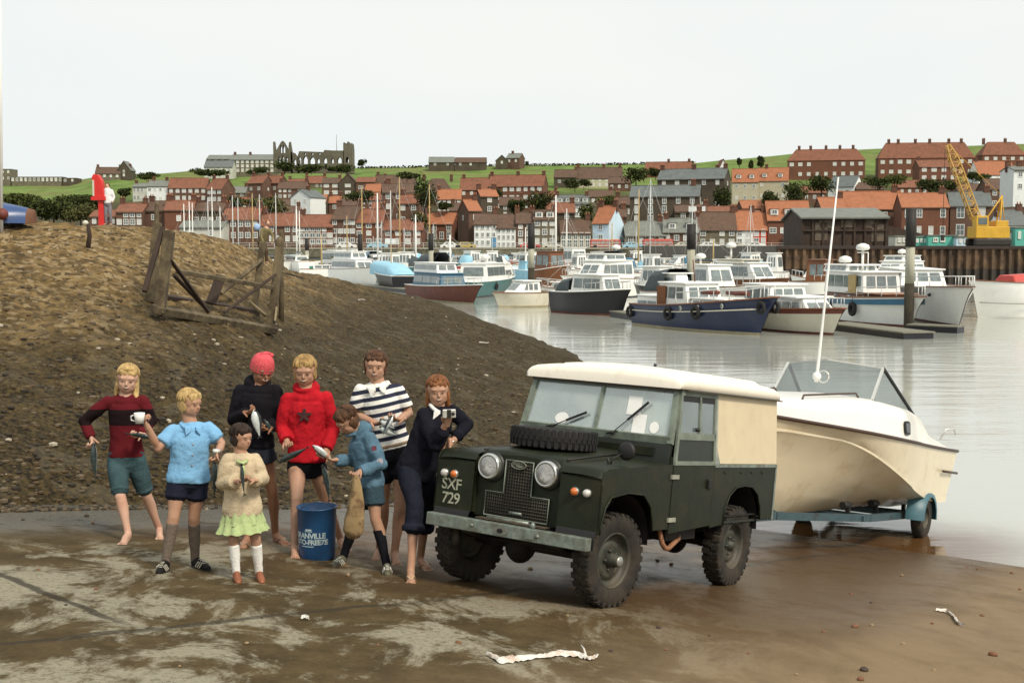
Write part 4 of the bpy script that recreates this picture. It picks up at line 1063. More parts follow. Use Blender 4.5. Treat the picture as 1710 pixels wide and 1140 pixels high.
H = [
 # far left and left slope
 (222, 247, 307, 312, 338, 'pale', 'grey', 'pale two storey terrace house with tall dark windows, leftmost of the white terrace', dict(yaw=0, cols=4, rows=2, wh=1.8)),
 (246, 282, 302, 311, 340, 'white', 'grey', 'white gabled terrace pair left of the long red roof', dict(yaw=0, cols=4, rows=2, ch=[.2, .8])),
 (281, 345, 298, 314, 338, 'brown', 'red', 'long red roofed brick terrace with big white bays, upper left of town', dict(cols=6, rows=2, ww=1.7, wh=1.7, curtain=1)),
 (344, 372, 299, 316, 340, 'brown', 'red', 'red roofed brick house at the right end of the white bay terrace', dict(yaw=-25, cols=3, rows=2, ww=1.7, wh=1.7, curtain=1)),
 (194, 238, 341, 354, 378, 'brown', 'red', 'red roofed brick cottage nearest the red life ring post', dict(d=274, cols=4, rows=2)),
 (238, 276, 337, 352, 380, 'brown', 'brown', 'brown roofed house second along behind the shingle ridge', dict(d=276, yaw=-10)),
 (276, 322, 336, 351, 386, 'brick', 'red', 'red roofed house behind the top of the broken timber frame', dict(d=273, yaw=6)),
 (322, 372, 339, 352, 392, 'dark', 'brown', 'dark stone house below the white bay terrace', dict(d=275, cols=4)),
 (372, 432, 348, 367, 404, 'brown', 'red', 'brown brick terrace with white windows above the first yacht masts', dict(cols=5, rows=2)),
 (300, 372, 370, 380, 404, 'pale', 'grey', 'low pale harbour shed mostly hidden by yacht masts', dict(d=262, rows=1)),
 (412, 440, 294, 306, 330, 'brown', 'red', 'brown house with steep red roof below the long priory building', dict(yaw=-20, ch=[.1])),
 (438, 466, 294, 306, 328, 'brown', 'red', 'red gabled house right of the steep red roof', dict(yaw=-20)),
 (464, 512, 304, 315, 333, 'brown', 'brown', 'low brown terrace with a row of small white windows below the abbey', dict(cols=6, rows=2)),
 (508, 542, 295, 306, 316, 'stone', 'red', 'stone house with faded red roof under the abbey nave', dict(yaw=0, rows=1, cols=4)),
 (538, 567, 298, 306, 328, 'brown', 'brown', 'brown brick flats with paired white windows under the abbey tower', dict(cols=2, rows=2, ww=2.6, wh=1.6, curtain=1)),
 (566, 596, 290, 306, 328, 'dark', 'brown', 'dark gable fronted house under the abbey tower', dict(kind='f', cols=1, rows=2, ww=3, curtain=1)),
 (595, 626, 297, 304, 328, 'brown', 'red', 'brown house right of the dark gable', dict(cols=2, rows=1, ww=2.2)),
 (608, 642, 308, 320, 334, 'brown', 'orange', 'small orange roofed house with roof lights', dict(yaw=-8, cols=3, rows=1)),
 (626, 694, 293, 309, 326, 'stone', 'brown', 'wide brown roofed house left of the big dark tree', dict(yaw=0, rows=1, cols=5)),
 (484, 520, 317, 330, 360, 'white', 'slate', 'white gable ended house with slate roof in the middle of the slope', dict(yaw=-30, kind='f', cols=2, rows=2, wh=1.2, ch=[.5])),
 (517, 544, 326, 338, 358, 'dark', 'orange', 'brick house with bright orange roof and four white windows', dict(cols=2, rows=2, ww=1.8, wh=1.5, curtain=1)),
 (549, 568, 328, 339, 356, 'brown', 'orange', 'narrow orange roofed house right of the four white windows', dict(cols=1, rows=1)),
 (434, 500, 358, 377, 408, 'brown', 'red', 'red roofed waterfront terrace behind the hunched man', dict(cols=5, rows=2)),
 (498, 556, 360, 379, 410, 'brick', 'red', 'brick waterfront terrace with three rows of small windows', dict(cols=6, rows=3, wh=1.1)),
 (554, 594, 345, 366, 410, 'brown', 'brown', 'tall brown waterfront warehouse with a brick gable', dict(yaw=-12, cols=4, rows=3, wh=1.1)),
 (592, 640, 350, 372, 410, 'brick', 'red', 'red roofed waterfront warehouse right of the brick gable', dict(cols=3, rows=3, wh=1.1)),
 (640, 692, 308, 322, 372, 'brown', 'brown', 'tall plain brown building behind the tall wooden masts', dict(d=300, yaw=8, cols=3, rows=3, ch=[.2])),
 (664, 700, 326, 340, 378, 'brown', 'red', 'red roofed house below the big dark tree', dict(d=290, yaw=-10, cols=2, rows=2)),
 (640, 706, 368, 384, 411, 'brick', 'red', 'low red roofed waterfront house left of the orange roofed cottage', dict(cols=4, rows=2)),
 (704, 756, 298, 321, 342, 'brown', 'brown', 'brown hipped house partly behind the big dark tree', dict(kind='h', cols=3, rows=1)),
 (730, 770, 317, 333, 356, 'brown', 'orange', 'low orange roofed row left of the long council flats', dict(cols=5, rows=2, wh=1.2, curtain=1)),
 (768, 820, 298, 317, 348, 'brick', 'red', 'left lower block of the long red brick flats', dict(yaw=-3, cols=4, rows=2, wh=1.2, curtain=1, ch=[.1, .95])),
 (815, 906, 293, 311, 352, 'brick', 'red', 'long three storey red brick flats with big chimneys on the roof', dict(yaw=-14, cols=8, rows=3, ww=1.7, wh=1.5, curtain=1, ch=[.02, .5, .97])),
 (925, 962, 284, 296, 314, 'dark', 'brown', 'dark roofed house right of the long brick flats', dict(yaw=-8, cols=2, rows=1)),
 (963, 1040, 280, 298, 313, 'cream', 'brown', 'long cream house with brown roof high on the slope', dict(yaw=0, cols=7, rows=2, wh=1.2, curtain=1, ch=[.05, .6, .95])),
 (707, 756, 357, 374, 402, 'brick', 'orange', 'orange roofed brick cottage with tall white windows on the waterfront', dict(yaw=-10, cols=4, rows=2, wh=1.9, curtain=.2)),
 (768, 784, 358, 374, 402, 'stone', 'orange', 'narrow stone house with orange gable roof left of the white terrace', dict(kind='f', cols=1, rows=2)),
 (783, 804, 335, 352, 380, 'brown', 'orange', 'small steep orange roof above the white waterfront terrace', dict(d=276, yaw=20, cols=1, rows=1)),
 (803, 832, 317, 328, 358, 'dark', 'orange', 'dark narrow house with orange roof in front of the long flats', dict(d=300, yaw=12, cols=1, rows=2)),
 (792, 829, 358, 375, 413, 'white', 'brown', 'left half of the bright white waterfront terrace', dict(cols=4, rows=3, wh=1.1, ww=.8, curtain=.1, door=[3], ch=[.95])),
 (829, 861, 359, 381, 415, 'white', 'brown', 'right half of the bright white waterfront terrace', dict(cols=4, rows=3, wh=1.1, ww=.8, curtain=.1, ch=[])),
 (862, 891, 356, 373, 411, 'brown', 'brown', 'brown brick waterfront house right of the white terrace', dict(cols=2, rows=3)),
 (891, 928, 352, 367, 412, 'stone', 'brown', 'stone waterfront inn with dormers and awning', dict(cols=3, rows=3, dormers=2)),
 (928, 984, 327, 341, 364, 'white', 'slate', 'white house with a grey dormered mansard roof up among trees', dict(cols=4, rows=2, dormers=4, wh=1.2, curtain=.1)),
 (936, 986, 368, 390, 414, 'cream', 'brown', 'cream waterfront shop with big dark windows and brown roof', dict(cols=5, rows=2, ww=1.2, wh=1.7, curtain=0)),
 (990, 1016, 345, 373, 407, 'blue', 'orange', 'tall pale blue fronted house with steep orange roof', dict(yaw=-32, cols=1, rows=2, curtain=0, depth=7)),
 (905, 960, 340, 355, 372, 'dark', 'red', 'dark red roof behind the stone waterfront inn', dict(d=286, rows=1)),
 (1028, 1076, 330, 342, 372, 'stone', 'brown', 'old stone houses behind the pale blue fronted house', dict(d=300, yaw=-6, cols=3, rows=1)),
 (1078, 1152, 271, 286, 297, 'brick', 'red', 'red roofed bungalow on the skyline above the slate roofs', dict(yaw=-12, cols=3, rows=1, ch=[.5, .95])),
 (1100, 1205, 283, 299, 352, 'dark', 'slate', 'long upper dark stone building with slate roof and tall chimney', dict(d=345, yaw=-22, cols=5, rows=3, dormers=0, ch=[.02, .5, .97])),
 (1053, 1165, 311, 328, 376, 'dark', 'slate', 'long dark stone waterfront block with slate roof and white sash windows', dict(d=286, yaw=-12, cols=5, rows=3, wh=1.9, ww=1.2, curtain=.3, ch=[.9])),
 (1223, 1265, 283, 304, 342, 'cream', 'orange', 'left cream house with orange roof and white dormers', dict(cols=3, rows=2, dormers=2, yaw=-8, ch=[])),
 (1264, 1314, 281, 302, 338, 'cream', 'orange', 'right cream house with orange roof and pale gable end', dict(cols=3, rows=2, dormers=2, yaw=-14, ch=[.3])),
 (1200, 1216, 266, 284, 300, 'white', 'red', 'small red roofed house beside the tall dark chimney gable', dict(d=400, kind='f', cols=1, rows=1)),
 (1045, 1112, 371, 394, 413, 'stone', 'grey', 'low grey roofed harbour shed with blue doors', dict(cols=4, rows=1, wh=1.6, depth=14)),
 (1108, 1166, 366, 388, 412, 'brown', 'grey', 'brown waterfront workshop with weathered roof and two skylights', dict(cols=4, rows=1, yaw=-8, dormers=2)),
 (1128, 1180, 344, 354, 372, 'dark', 'brown', 'dark building with a white signboard above the workshop', dict(d=277, cols=2, rows=1, yaw=-5)),
 (1166, 1229, 355, 384, 413, 'stone', 'brown', 'stone waterfront cottages with deep brown roof', dict(cols=4, rows=2, wh=1.3, yaw=-4)),
 (1228, 1257, 353, 384, 412, 'white', 'orange', 'narrow white fronted house with orange roof on the waterfront', dict(cols=2, rows=2, wh=1.4, yaw=-4)),
 (1257, 1280, 354, 384, 411, 'red', 'orange', 'narrow bright red fronted house on the waterfront', dict(cols=2, rows=2, wh=1.5, yaw=-4)),
 (1282, 1352, 337, 368, 412, 'brick', 'orange', 'orange roofed brick house with dormers and a blue garage door', dict(cols=4, rows=1, dormers=3, yaw=-4, ww=1.8, ch=[])),
 (1318, 1440, 249, 268, 300, 'brick', 'red', 'long hipped brick council house row on the right skyline', dict(kind='h', yaw=-12, cols=9, rows=2, ww=1.8, wh=1.6, curtain=1, ch=[.15, .3, .5, .68, .85])),
 (1470, 1622, 238, 264, 296, 'brick', 'red', 'longest hipped brick council house row at the upper right', dict(kind='h', yaw=-8, cols=11, rows=2, ww=1.9, wh=1.6, curtain=1, ch=[.12, .22, .4, .55, .75, .88])),
 (1640, 1712, 237, 259, 290, 'brick', 'red', 'hipped brick house row cut by the right edge of the picture', dict(kind='h', cols=5, rows=2, ww=1.8, curtain=1, ch=[.1, .6])),
 (1535, 1600, 268, 279, 304, 'brick', 'red', 'brick house with two wide pale green windows', dict(d=470, cols=4, rows=2, ww=2.2, wh=1.5, curtain=1)),
 (1632, 1700, 270, 292, 306, 'white', 'orange', 'low white bungalow with orange roof at the right', dict(yaw=12, cols=3, rows=1)),
 (1386, 1422, 295, 312, 332, 'white', 'slate', 'white cottage with slate roof and cream gable behind the timber shed', dict(yaw=-35, cols=2, rows=1, depth=10)),
 (1402, 1508, 321, 349, 402, 'brown', 'orange', 'big brown roofed building behind the black timber shed', dict(d=272, yaw=-4, cols=5, rows=2, ch=[.9])),
 (1372, 1412, 331, 350, 392, 'brown', 'orange', 'small orange roof left behind the black timber shed', dict(d=270, cols=2, rows=1)),
 (1506, 1582, 324, 346, 402, 'brick', 'orange', 'bright orange roofed brick house left of the yellow crane', dict(d=262, cols=4, rows=2, wh=1.9, curtain=.2, yaw=-5)),
 (1588, 1652, 322, 344, 402, 'brown', 'slate', 'brick house with slate roof and white stone window surrounds', dict(d=262, cols=2, rows=2, ww=1.9, wh=2.6, curtain=.1, yaw=-12)),
 (1650, 1712, 300, 316, 350, 'brown', 'brown', 'tall brown house behind the yellow crane at the right edge', dict(d=300, cols=3, rows=2)),
 (1692, 1714, 279, 284, 323, 'white', 'grey', 'tall white house at the right edge of the picture', dict(d=285, cols=1, rows=2)),
 (1676, 1716, 352, 376, 400, 'white', 'slate', 'white walled house with dark roof near the right edge', dict(d=240, cols=2, rows=1)),
]
# houses glimpsed between the others, higher and lower on the slope
H += [
 (380, 414, 330, 341, 356, 'brown', 'red', 'red roofed cottage on the slope left of the white gable ended house', dict(cols=3, rows=1)),
 (446, 484, 334, 343, 356, 'dark', 'brown', 'low brown roofed row just left of the white gable ended house', dict(cols=4, rows=1)),
 (466, 500, 345, 355, 372, 'brown', 'brown', 'dark roofed house directly below the white gable ended house', dict(cols=3, rows=1, yaw=8)),
 (568, 604, 332, 343, 364, 'stone', 'brown', 'stone house with brown roof below the narrow gable house', dict(cols=3, rows=2, yaw=6)),
 (600, 640, 322, 334, 356, 'brown', 'red', 'wide red roof right of the two bright orange roofs', dict(cols=3, rows=2, yaw=-6)),
 (640, 668, 296, 309, 324, 'dark', 'brown', 'small dark house above the plain brown building', dict(cols=2, rows=1)),
 (676, 716, 340, 354, 380, 'brick', 'red', 'red roofed house directly left of the olive bush by the cottage', dict(cols=3, rows=2)),
 (480, 512, 300, 309, 320, 'brown', 'red', 'small red roofed house just above the low brown terrace', dict(cols=3, rows=1)),
 (372, 410, 312, 322, 334, 'stone', 'grey', 'grey roofed stone cottage right of the white bay terrace', dict(cols=3, rows=1)),
 (750, 790, 340, 352, 372, 'brown', 'brown', 'brown roofed house in front of the low orange roofed row', dict(cols=3, rows=1, yaw=-8)),
 (834, 872, 330, 343, 364, 'dark', 'brown', 'dark backed house standing against the long brick flats', dict(cols=2, rows=2)),
 (905, 930, 320, 331, 348, 'brown', 'red', 'small brown house left of the white mansard house', dict(cols=2, rows=1)),
 (984, 1024, 318, 329, 344, 'stone', 'brown', 'stone cottage below the long cream house', dict(cols=3, rows=1)),
 (1016, 1052, 296, 306, 320, 'brown', 'brown', 'brown cottage right of the long cream house', dict(cols=3, rows=1, yaw=-8)),
 (1000, 1046, 350, 362, 384, 'dark', 'brown', 'dark cottage roof right of the pale blue fronted house', dict(d=274, cols=2, rows=1)),
 (1180, 1226, 346, 357, 376, 'brown', 'red', 'red roofed cottage behind the stone waterfront cottages', dict(d=276, cols=3, rows=1)),
 (1240, 1286, 336, 348, 368, 'brown', 'orange', 'orange roofed cottage above the red fronted house', dict(d=280, cols=3, rows=1)),
 (1340, 1380, 312, 322, 340, 'brown', 'red', 'brick cottage half hidden by bushes above the timber shed', dict(cols=3, rows=1)),
 (1430, 1476, 306, 316, 332, 'brown', 'brown', 'brown cottage right of the white slate roofed cottage', dict(cols=3, rows=1)),
 (1500, 1550, 302, 313, 330, 'brick', 'red', 'red roofed cottage below the two wide pale green windows', dict(cols=4, rows=1)),
 (1600, 1650, 308, 320, 344, 'brown', 'brown', 'brown backed house behind the crane jib', dict(cols=3, rows=1)),
 (620, 650, 338, 350, 372, 'dark', 'red', 'low dark cottage with red roof between the warehouses and brown building', dict(cols=2, rows=1)),
 (150, 196, 352, 362, 380, 'brown', 'red', 'small red roofed cottage left of the red life ring post', dict(d=280, cols=3, rows=1)),
]
for h in H: house(*h[:8], **h[8])

def extras():
    # blue garage door, shop sign board, white cladding
    def board(px0, px1, y0, y1, d, mat_, name, label, cat, th=.15):
        a, b = U(px0, y1, d), U(px1, y0, d)
        mb = MB(); mb.rbox((0, 0, 0), (b.x - a.x, th, b.z - a.z)); fr = .08
        mb.rbox((-fr, -.03, -fr), (b.x - a.x + fr, .0, 0), 1); mb.rbox((-fr, -.03, b.z - a.z), (b.x - a.x + fr, 0, b.z - a.z + fr), 1)
        mb.build(name, [mat_, WIN[0]], None, loc=a, label=label, cat=cat)
    board(1308, 1331, 391, 412, 267.2, M('door_sky', (.16, .48, .68), .5, .1), 'garage_door', 'sky blue garage door on the orange roofed brick house', 'garage door')
    board(1150, 1178, 345, 353, 276.4, BR['white'], 'sign_board', 'blank white signboard above the waterfront workshop', 'sign')
    board(643, 660, 399, 407, 252, BR['white'], 'notice_board', 'white framed board on the quay behind the moored cruisers', 'board')
    # black timber shed on the sheet pile quay
    d = 150.; a = U(1340, 412, d); b = U(1478, 412, d); zq = ZP
    w = b.x - a.x; he = U(1400, 364, d).z - zq; hr = U(1400, 350, d + 7).z - zq
    r = empty('timber_shed', (a.x, d, zq), radians(-3), 'black timber boat shed with grey roof on the right hand quay', 'shed')
    m_ = MB(); m_.rbox((0, .3, 0), (w, 14, he)); m_.prism([(w - .3, .3, he), (w - .3, 14, he), (w - .3, 7, hr - .1)], (.3, 0, 0)); m_.prism([(0, .3, he), (0, 14, he), (0, 7, hr - .1)], (.3, 0, 0))
    m_.rbox((-.1, .05, he * .52), (w + .1, .3, he * .58)); m_.rbox((-.1, .05, he - .2), (w + .1, .3, he))
    for i in range(9): m_.rbox((w * i / 8 - .12, .1, 0), (w * i / 8 + .12, .31, he))
    m_.build('wall', BR['wood'], r)
    m_ = MB()
    for s in (0, 1):
        ya, yb = (-.3, 7) if s == 0 else (14.6, 7)
        m_.prism([(-.3, ya, he - .1), (-.3, yb, hr), (-.3, yb, hr + .2), (-.3, ya, he + .1)], (w + .6, 0, 0))
    m_.build('roof', RF['grey'], r)
    for i, (x, z) in enumerate(((2, .64), (4.6, .66), (7.4, .64), (1.5, .2), (8.2, .15))):
        m_ = MB(); m_.rbox((x, .24, he * z), (x + 1.5, .29, he * z + (1.0 if z > .5 else 2.1)), 0); m_.build('opening', M('shed_opening', (.11, .085, .06), .8, .5, 2.), r)
    lt = MB(); x0 = w; lt.hexa([V(q) for q in ((x0, .5, 0), (x0 + 5.5, .5, 0), (x0 + 5.5, 10, 0), (x0, 10, 0), (x0, .5, he * .75), (x0 + 5.5, .5, he * .35), (x0 + 5.5, 10, he * .35), (x0, 10, he * .75))]); lt.build('lean_to', BR['wood'], r)
    # teal site huts
    def hut(px0, px1, y0, y1, d, wall, label, wins, cat='hut', roof='grey'):
        a, b = U(px0, y1, d), U(px1, y0, d); w, h = b.x - a.x, b.z - ZP
        r = empty('site_hut', (a.x, d, ZP), 0, label, cat)
        m_ = MB(); m_.rbox((0, 0, 0), (w, 2.6, h)); m_.build('wall', BR[wall], r)
        m_ = MB(); m_.rbox((-.1, -.1, h), (w + .1, 2.7, h + .12)); m_.build('roof', RF[roof], r)
        for x in wins: add_window(r, w * x, 0, h * .42, min(1., w * .16), h * .38)
    hut(1495, 1528, 395, 412, 140, 'pale', 'pale low hut with dark windows left of the teal hut', [.2, .45, .7])
    hut(1527, 1550, 396, 412, 139, 'teal', 'short teal site hut with three small windows', [.2, .5, .8])
    hut(1550, 1598, 394, 412, 138, 'teal', 'long teal green site hut left of the yellow crane', [.25, .5])
    hut(1597, 1618, 397, 412, 137, 'blue', 'pale blue van sized hut beside the crane', [.3, .7])
    hut(1672, 1696, 386, 412, 139, 'cream', 'cream cabin with a small dark window right of the crane', [.3, .6])
    hut(1695, 1722, 381, 412, 138, 'teal', 'teal cabin cut by the right edge of the picture', [.25, .7])
extras()

def crane():
    d = 131.; ye = M('crane_yellow', (.62, .36, .03), .5, .15, 1.); dk = M('crane_dark', (.03, .025, .02), .7, .3)
    a = U(1652, 411, d)
    r = empty('crawler_crane', (a.x, d, ZP), 0, 'yellow crawler crane with raised lattice jib on the right hand quay', 'crane')
    t = MB()
    for y in (-1.4, 1.0): t.rbox((-2.0, y, 0), (1.8, y + .6, .75))
    t.build('crawler_track', dk, r, bevel=.15)
    b = MB(); b.rbox((-1.9, -1.3, .8), (1.6, 1.3, 2.0)); b.rbox((.2, -1.2, 2.0), (1.5, 1.2, 2.6)); b.build('body', ye, r, bevel=.05)
    b = MB(); b.rbox((-1.9, -1.3, 2.0), (-.6, -.1, 3.1)); cb = b.build('cab', ye, r, bevel=.05)
    b = MB(); b.rbox((-1.7, -1.33, 2.2), (-.8, -1.30, 2.9)); b.build('cab_window', WIN[1], cb)
    tip = U(1583, 242, d + 1) - V((a.x, d, ZP)); foot = V((-1.0, 0, 1.6))
    ax = (tip - foot).normalized(); s1 = V((0, 1, 0)); s2 = ax.cross(s1).normalized()
    j = MB(); n = 22
    def cor(k, i, jx):
        wd = .42 * min(1, k * 5 + .3, (1 - k) * 5 + .35); return foot + (tip - foot) * k + s1 * i * wd + s2 * jx * wd
    for i in (-1, 1):
        for jx in (-1, 1):
            j.tube([cor(k / 6, i, jx) for k in range(7)], .075, 5)
    for q in range(n):
        k0, k1 = q / n, (q + 1) / n
        for i in (-1, 1):
            j.tube([cor(k0, i, -1 if q % 2 else 1), cor(k1, i, 1 if q % 2 else -1)], .045, 4); j.tube([cor(k0, -1 if q % 2 else 1, i), cor(k1, 1 if q % 2 else -1, i)], .045, 4)
    j.build('jib', M('jib_yellow', (.50, .30, .07), .6, .2, 1.), r)
    g = MB(); m1 = V((1.2, 0, 5.2)); g.tube([(.8, -.6, 2.0), m1, (.8, .6, 2.0)], .09, 6); g.tube([(-.9, 0, 2.), m1], .07, 6); g.tube([m1, tip], .03, 4); g.tube([m1, (1.5, 0, 2.5)], .05, 4); g.build('gantry', ye, r)
    g = MB(); hk = tip + V((-.3, 0, -.4)); g.tube([hk, hk - V((0, 0, 9))], .03, 4); g.box(hk - V((0, 0, 9.3)), (.3, .3, .6)); g.build('hoist_rope', dk, r)
crane()

# ---- abbey ruin on the skyline
def abbey():
    D = 560.; st_ = M('abbey_stone', (.12, .11, .075), .95, .35, .25)
    o = U(515, 281, D); k = D / F
    r = empty('abbey_ruin', (o.x, D, o.z - 1), 0, 'ruined abbey with tall east front, arched nave wall and square tower on the skyline', 'ruin')
    def X(px): return (px - 515) * k
    def Z(py): return (281 - py) * k + 1
    def wallp(x0, x1, ytops, holes, th, name, y=0):   # wall built of vertical strips so arches are real openings
        mb = MB(); n = int((x1 - x0) / .5); 
        for i in range(n):
            xa = lerp(x0, x1, i / n); xb = lerp(x0, x1, (i + 1) / n); xm = (xa + xb) / 2; zt = interp(ytops, xm); segs = [(281 + 8, zt)]
            for hx0, hx1, hb, ht in holes:
                if hx0 < xm < hx1:
                    u_ = abs((xm - (hx0 + hx1) / 2) / ((hx1 - hx0) / 2)); top = ht + (hb - ht) * .45 * u_ ** 2
                    segs = [p for a, b in segs for p in (((a, hb), (top, b)) if a > hb and b < top else ((a, b),))]
            for a, b in segs: mb.rbox((X(xa), y, Z(a)), (X(xb) + .002, y + th, Z(b)))
        return mb.build(name, st_, r)
    wallp(457, 489, [(457, 238), (459, 237), (460.5, 252), (463, 250), (470, 238), (473, 236), (476, 240), (482, 252), (483, 240), (485, 237), (487, 250), (489, 262)], [(468, 472, 256, 243), (472.6, 477, 256, 243), (465, 469, 275, 262), (471, 475, 275, 260), (477, 481, 275, 262)], 3, 'east_front')
    wallp(486, 500, [(486, 254), (492, 256), (500, 268)], [(490, 495, 276, 266)], 3, 'transept')
    wallp(497, 574, [(497, 262), (500, 253), (540, 254.5), (542, 251), (556, 252), (574, 252)], [(498, 503, 274, 262), (506, 514, 274, 261), (517, 526, 274, 263), (529, 534, 273, 265), (540, 546, 273, 264), (553, 557, 273, 265), (563, 570, 273, 263), (508, 511, 259, 255.5), (520, 523, 259, 255.5), (532, 535, 259, 255.5)], 3, 'nave_wall')
    wallp(573, 588, [(573, 240), (574.5, 238), (576, 243), (579, 240), (581, 236.5), (583, 242), (586, 241), (587, 239), (588, 250)], [(577, 582, 272, 262)], 8, 'tower')
    m = MB(); m.tube([(X(556), 12, Z(262)), (X(556), 12, Z(222))], .15, 5); m.build('flagpole', M('pole_grey', (.3, .3, .3), .6), r)
    # far priory house, church, skyline barns
    def sk(x0, x1, yr, ye, yb, wall, roof, label, **kw): house(x0, x1, yr, ye, yb, wall, roof, label, d=kw.pop('d', 585), **kw)
    sk(385, 458, 259, 267, 289, 'stone', 'grey', 'long stone priory building with three rows of windows left of the abbey', cols=9, rows=3, ww=1.6, wh=1.6, curtain=1, depth=12, ch=[.05, .4])
    sk(345, 388, 260, 266, 284, 'stone', 'grey', 'stone priory wing with pale flat roof line', cols=4, rows=2, depth=12, d=592, ch=[])
    sk(341, 388, 269, 279, 288, 'pale', 'slate', 'pale slate roofed hall beneath the priory wing', cols=4, rows=1, d=575, ch=[])
    sk(0, 19, 281, 283, 304, 'stone', 'grey', 'square stone tower at the far left of the skyline', kind='p', cols=2, rows=2, d=600, ch=[])
    sk(18, 104, 293, 296, 306, 'stone', 'grey', 'long low stone building on the far left skyline', kind='p', cols=12, rows=1, depth=6, wh=1.8, d=600, ch=[])
    sk(103, 127, 296, 298, 306, 'dark', 'brown', 'dark low outbuilding right of the long skyline building', kind='p', cols=2, rows=1, d=600, ch=[])
    sk(196, 218, 269, 284, 296, 'dark', 'grey', 'dark gabled church on the left skyline', kind='f', cols=1, rows=2, d=590, ch=[.2, .8], cat='church')
    sk(160, 200, 280, 290, 300, 'stone', 'brown', 'stone churchyard cottages left of the gabled church', cols=4, rows=1, d=588, yaw=8)
    sk(716, 758, 263, 271, 279, 'dark', 'grey', 'low stone barn with pale roof, leftmost on the middle skyline', cols=2, rows=1, d=600, ch=[])
    sk(760, 812, 264, 271, 279, 'dark', 'brown', 'long dark barn in the middle of the skyline', cols=3, rows=1, d=600, ch=[])
    sk(828, 848, 259, 268, 276, 'dark', 'grey', 'dark gabled farmhouse on the middle skyline', kind='f', cols=1, rows=1, d=602, ch=[])
    sk(845, 867, 257, 264, 276, 'brown', 'grey', 'brown farmhouse at the right of the skyline farm', yaw=-20, cols=2, rows=1, d=604, ch=[.3])
abbey()

# ---- trees and bushes on the hill
LEAF = [M('leaf_dark', (.036, .044, .015), .9, .5, .8, spec=.1), M('leaf_mid', (.068, .085, .024), .9, .4, .8, spec=.1), M('leaf_olive', (.10, .095, .034), .9, .4, .8, spec=.1)]
BARK = M('bark', (.05, .038, .025), .9, .3)
def crown_mesh(w, h, n, seed, leaf, mi):
    rr = random.Random(seed); mb = MB()
    lobes = [(V((rr.uniform(-.32, .32) * w, rr.uniform(-.3, .3) * w, h * rr.uniform(.25, .8))), rr.uniform(.22, .36)) for _ in range(9)]
    lobes.append((V((0, 0, h * .5)), .4))
    for i in range(n):
        c, r = rr.choice(lobes)
        d = V((rr.gauss(0, 1), rr.gauss(0, 1), rr.gauss(0, 1))).normalized() * (rr.random() ** .4)
        p = c + V((d.x * r * w, d.y * r * w, d.z * r * h)); s = leaf * rr.uniform(.6, 1.4)
        if p.z < 0: continue
        a = V((rr.gauss(0, 1), rr.gauss(0, 1), rr.gauss(0, 1))).normalized(); b = a.orthogonal().normalized(); c2 = a.cross(b)
        k = len(mb.v); mb.v += [p + b * s, p + c2 * s * .7, p - b * s, p - c2 * s * .7]; mb.f.append([k, k + 1, k + 2, k + 3]); mb.m.append(mi if rr.random() < .75 else (mi + 1) % 3); mb.sm.append(False)
    me = bpy.data.meshes.new('crown'); me.from_pydata([tuple(q) for q in mb.v], [], mb.f)
    for m in LEAF: me.materials.append(m)
    me.polygons.foreach_set('material_index', mb.m); me.update(); return me
def tree(px, py, wpx, hpx, d, label, mi=0, bush=True, group='trees and bushes on the town hill', seed=None):
    b = U(px, py, d); w, h = wpx / F * d, hpx / F * d
    r = empty('bush' if bush else 'tree', b, HR.uniform(0, 6), label, 'bush' if bush else 'tree', group)
    t = MB(); t.tube([(0, 0, -1), (0, 0, h * .25), (.1, .1, h * .5)], [.04 * h, .03 * h, .015 * h], 6)
    for a in (0, 2, 4): t.tube([(0, 0, h * .2), (cos(a) * w * .2, sin(a) * w * .2, h * .5)], [.02 * h, .008 * h], 5)
    t.build('trunk', BARK, r)
    c = bpy.data.objects.new('crown', crown_mesh(w, h, 1300, seed or int(px * 7 + py), max(.26, w * .036), mi)); C.objects.link(c); c.parent = r
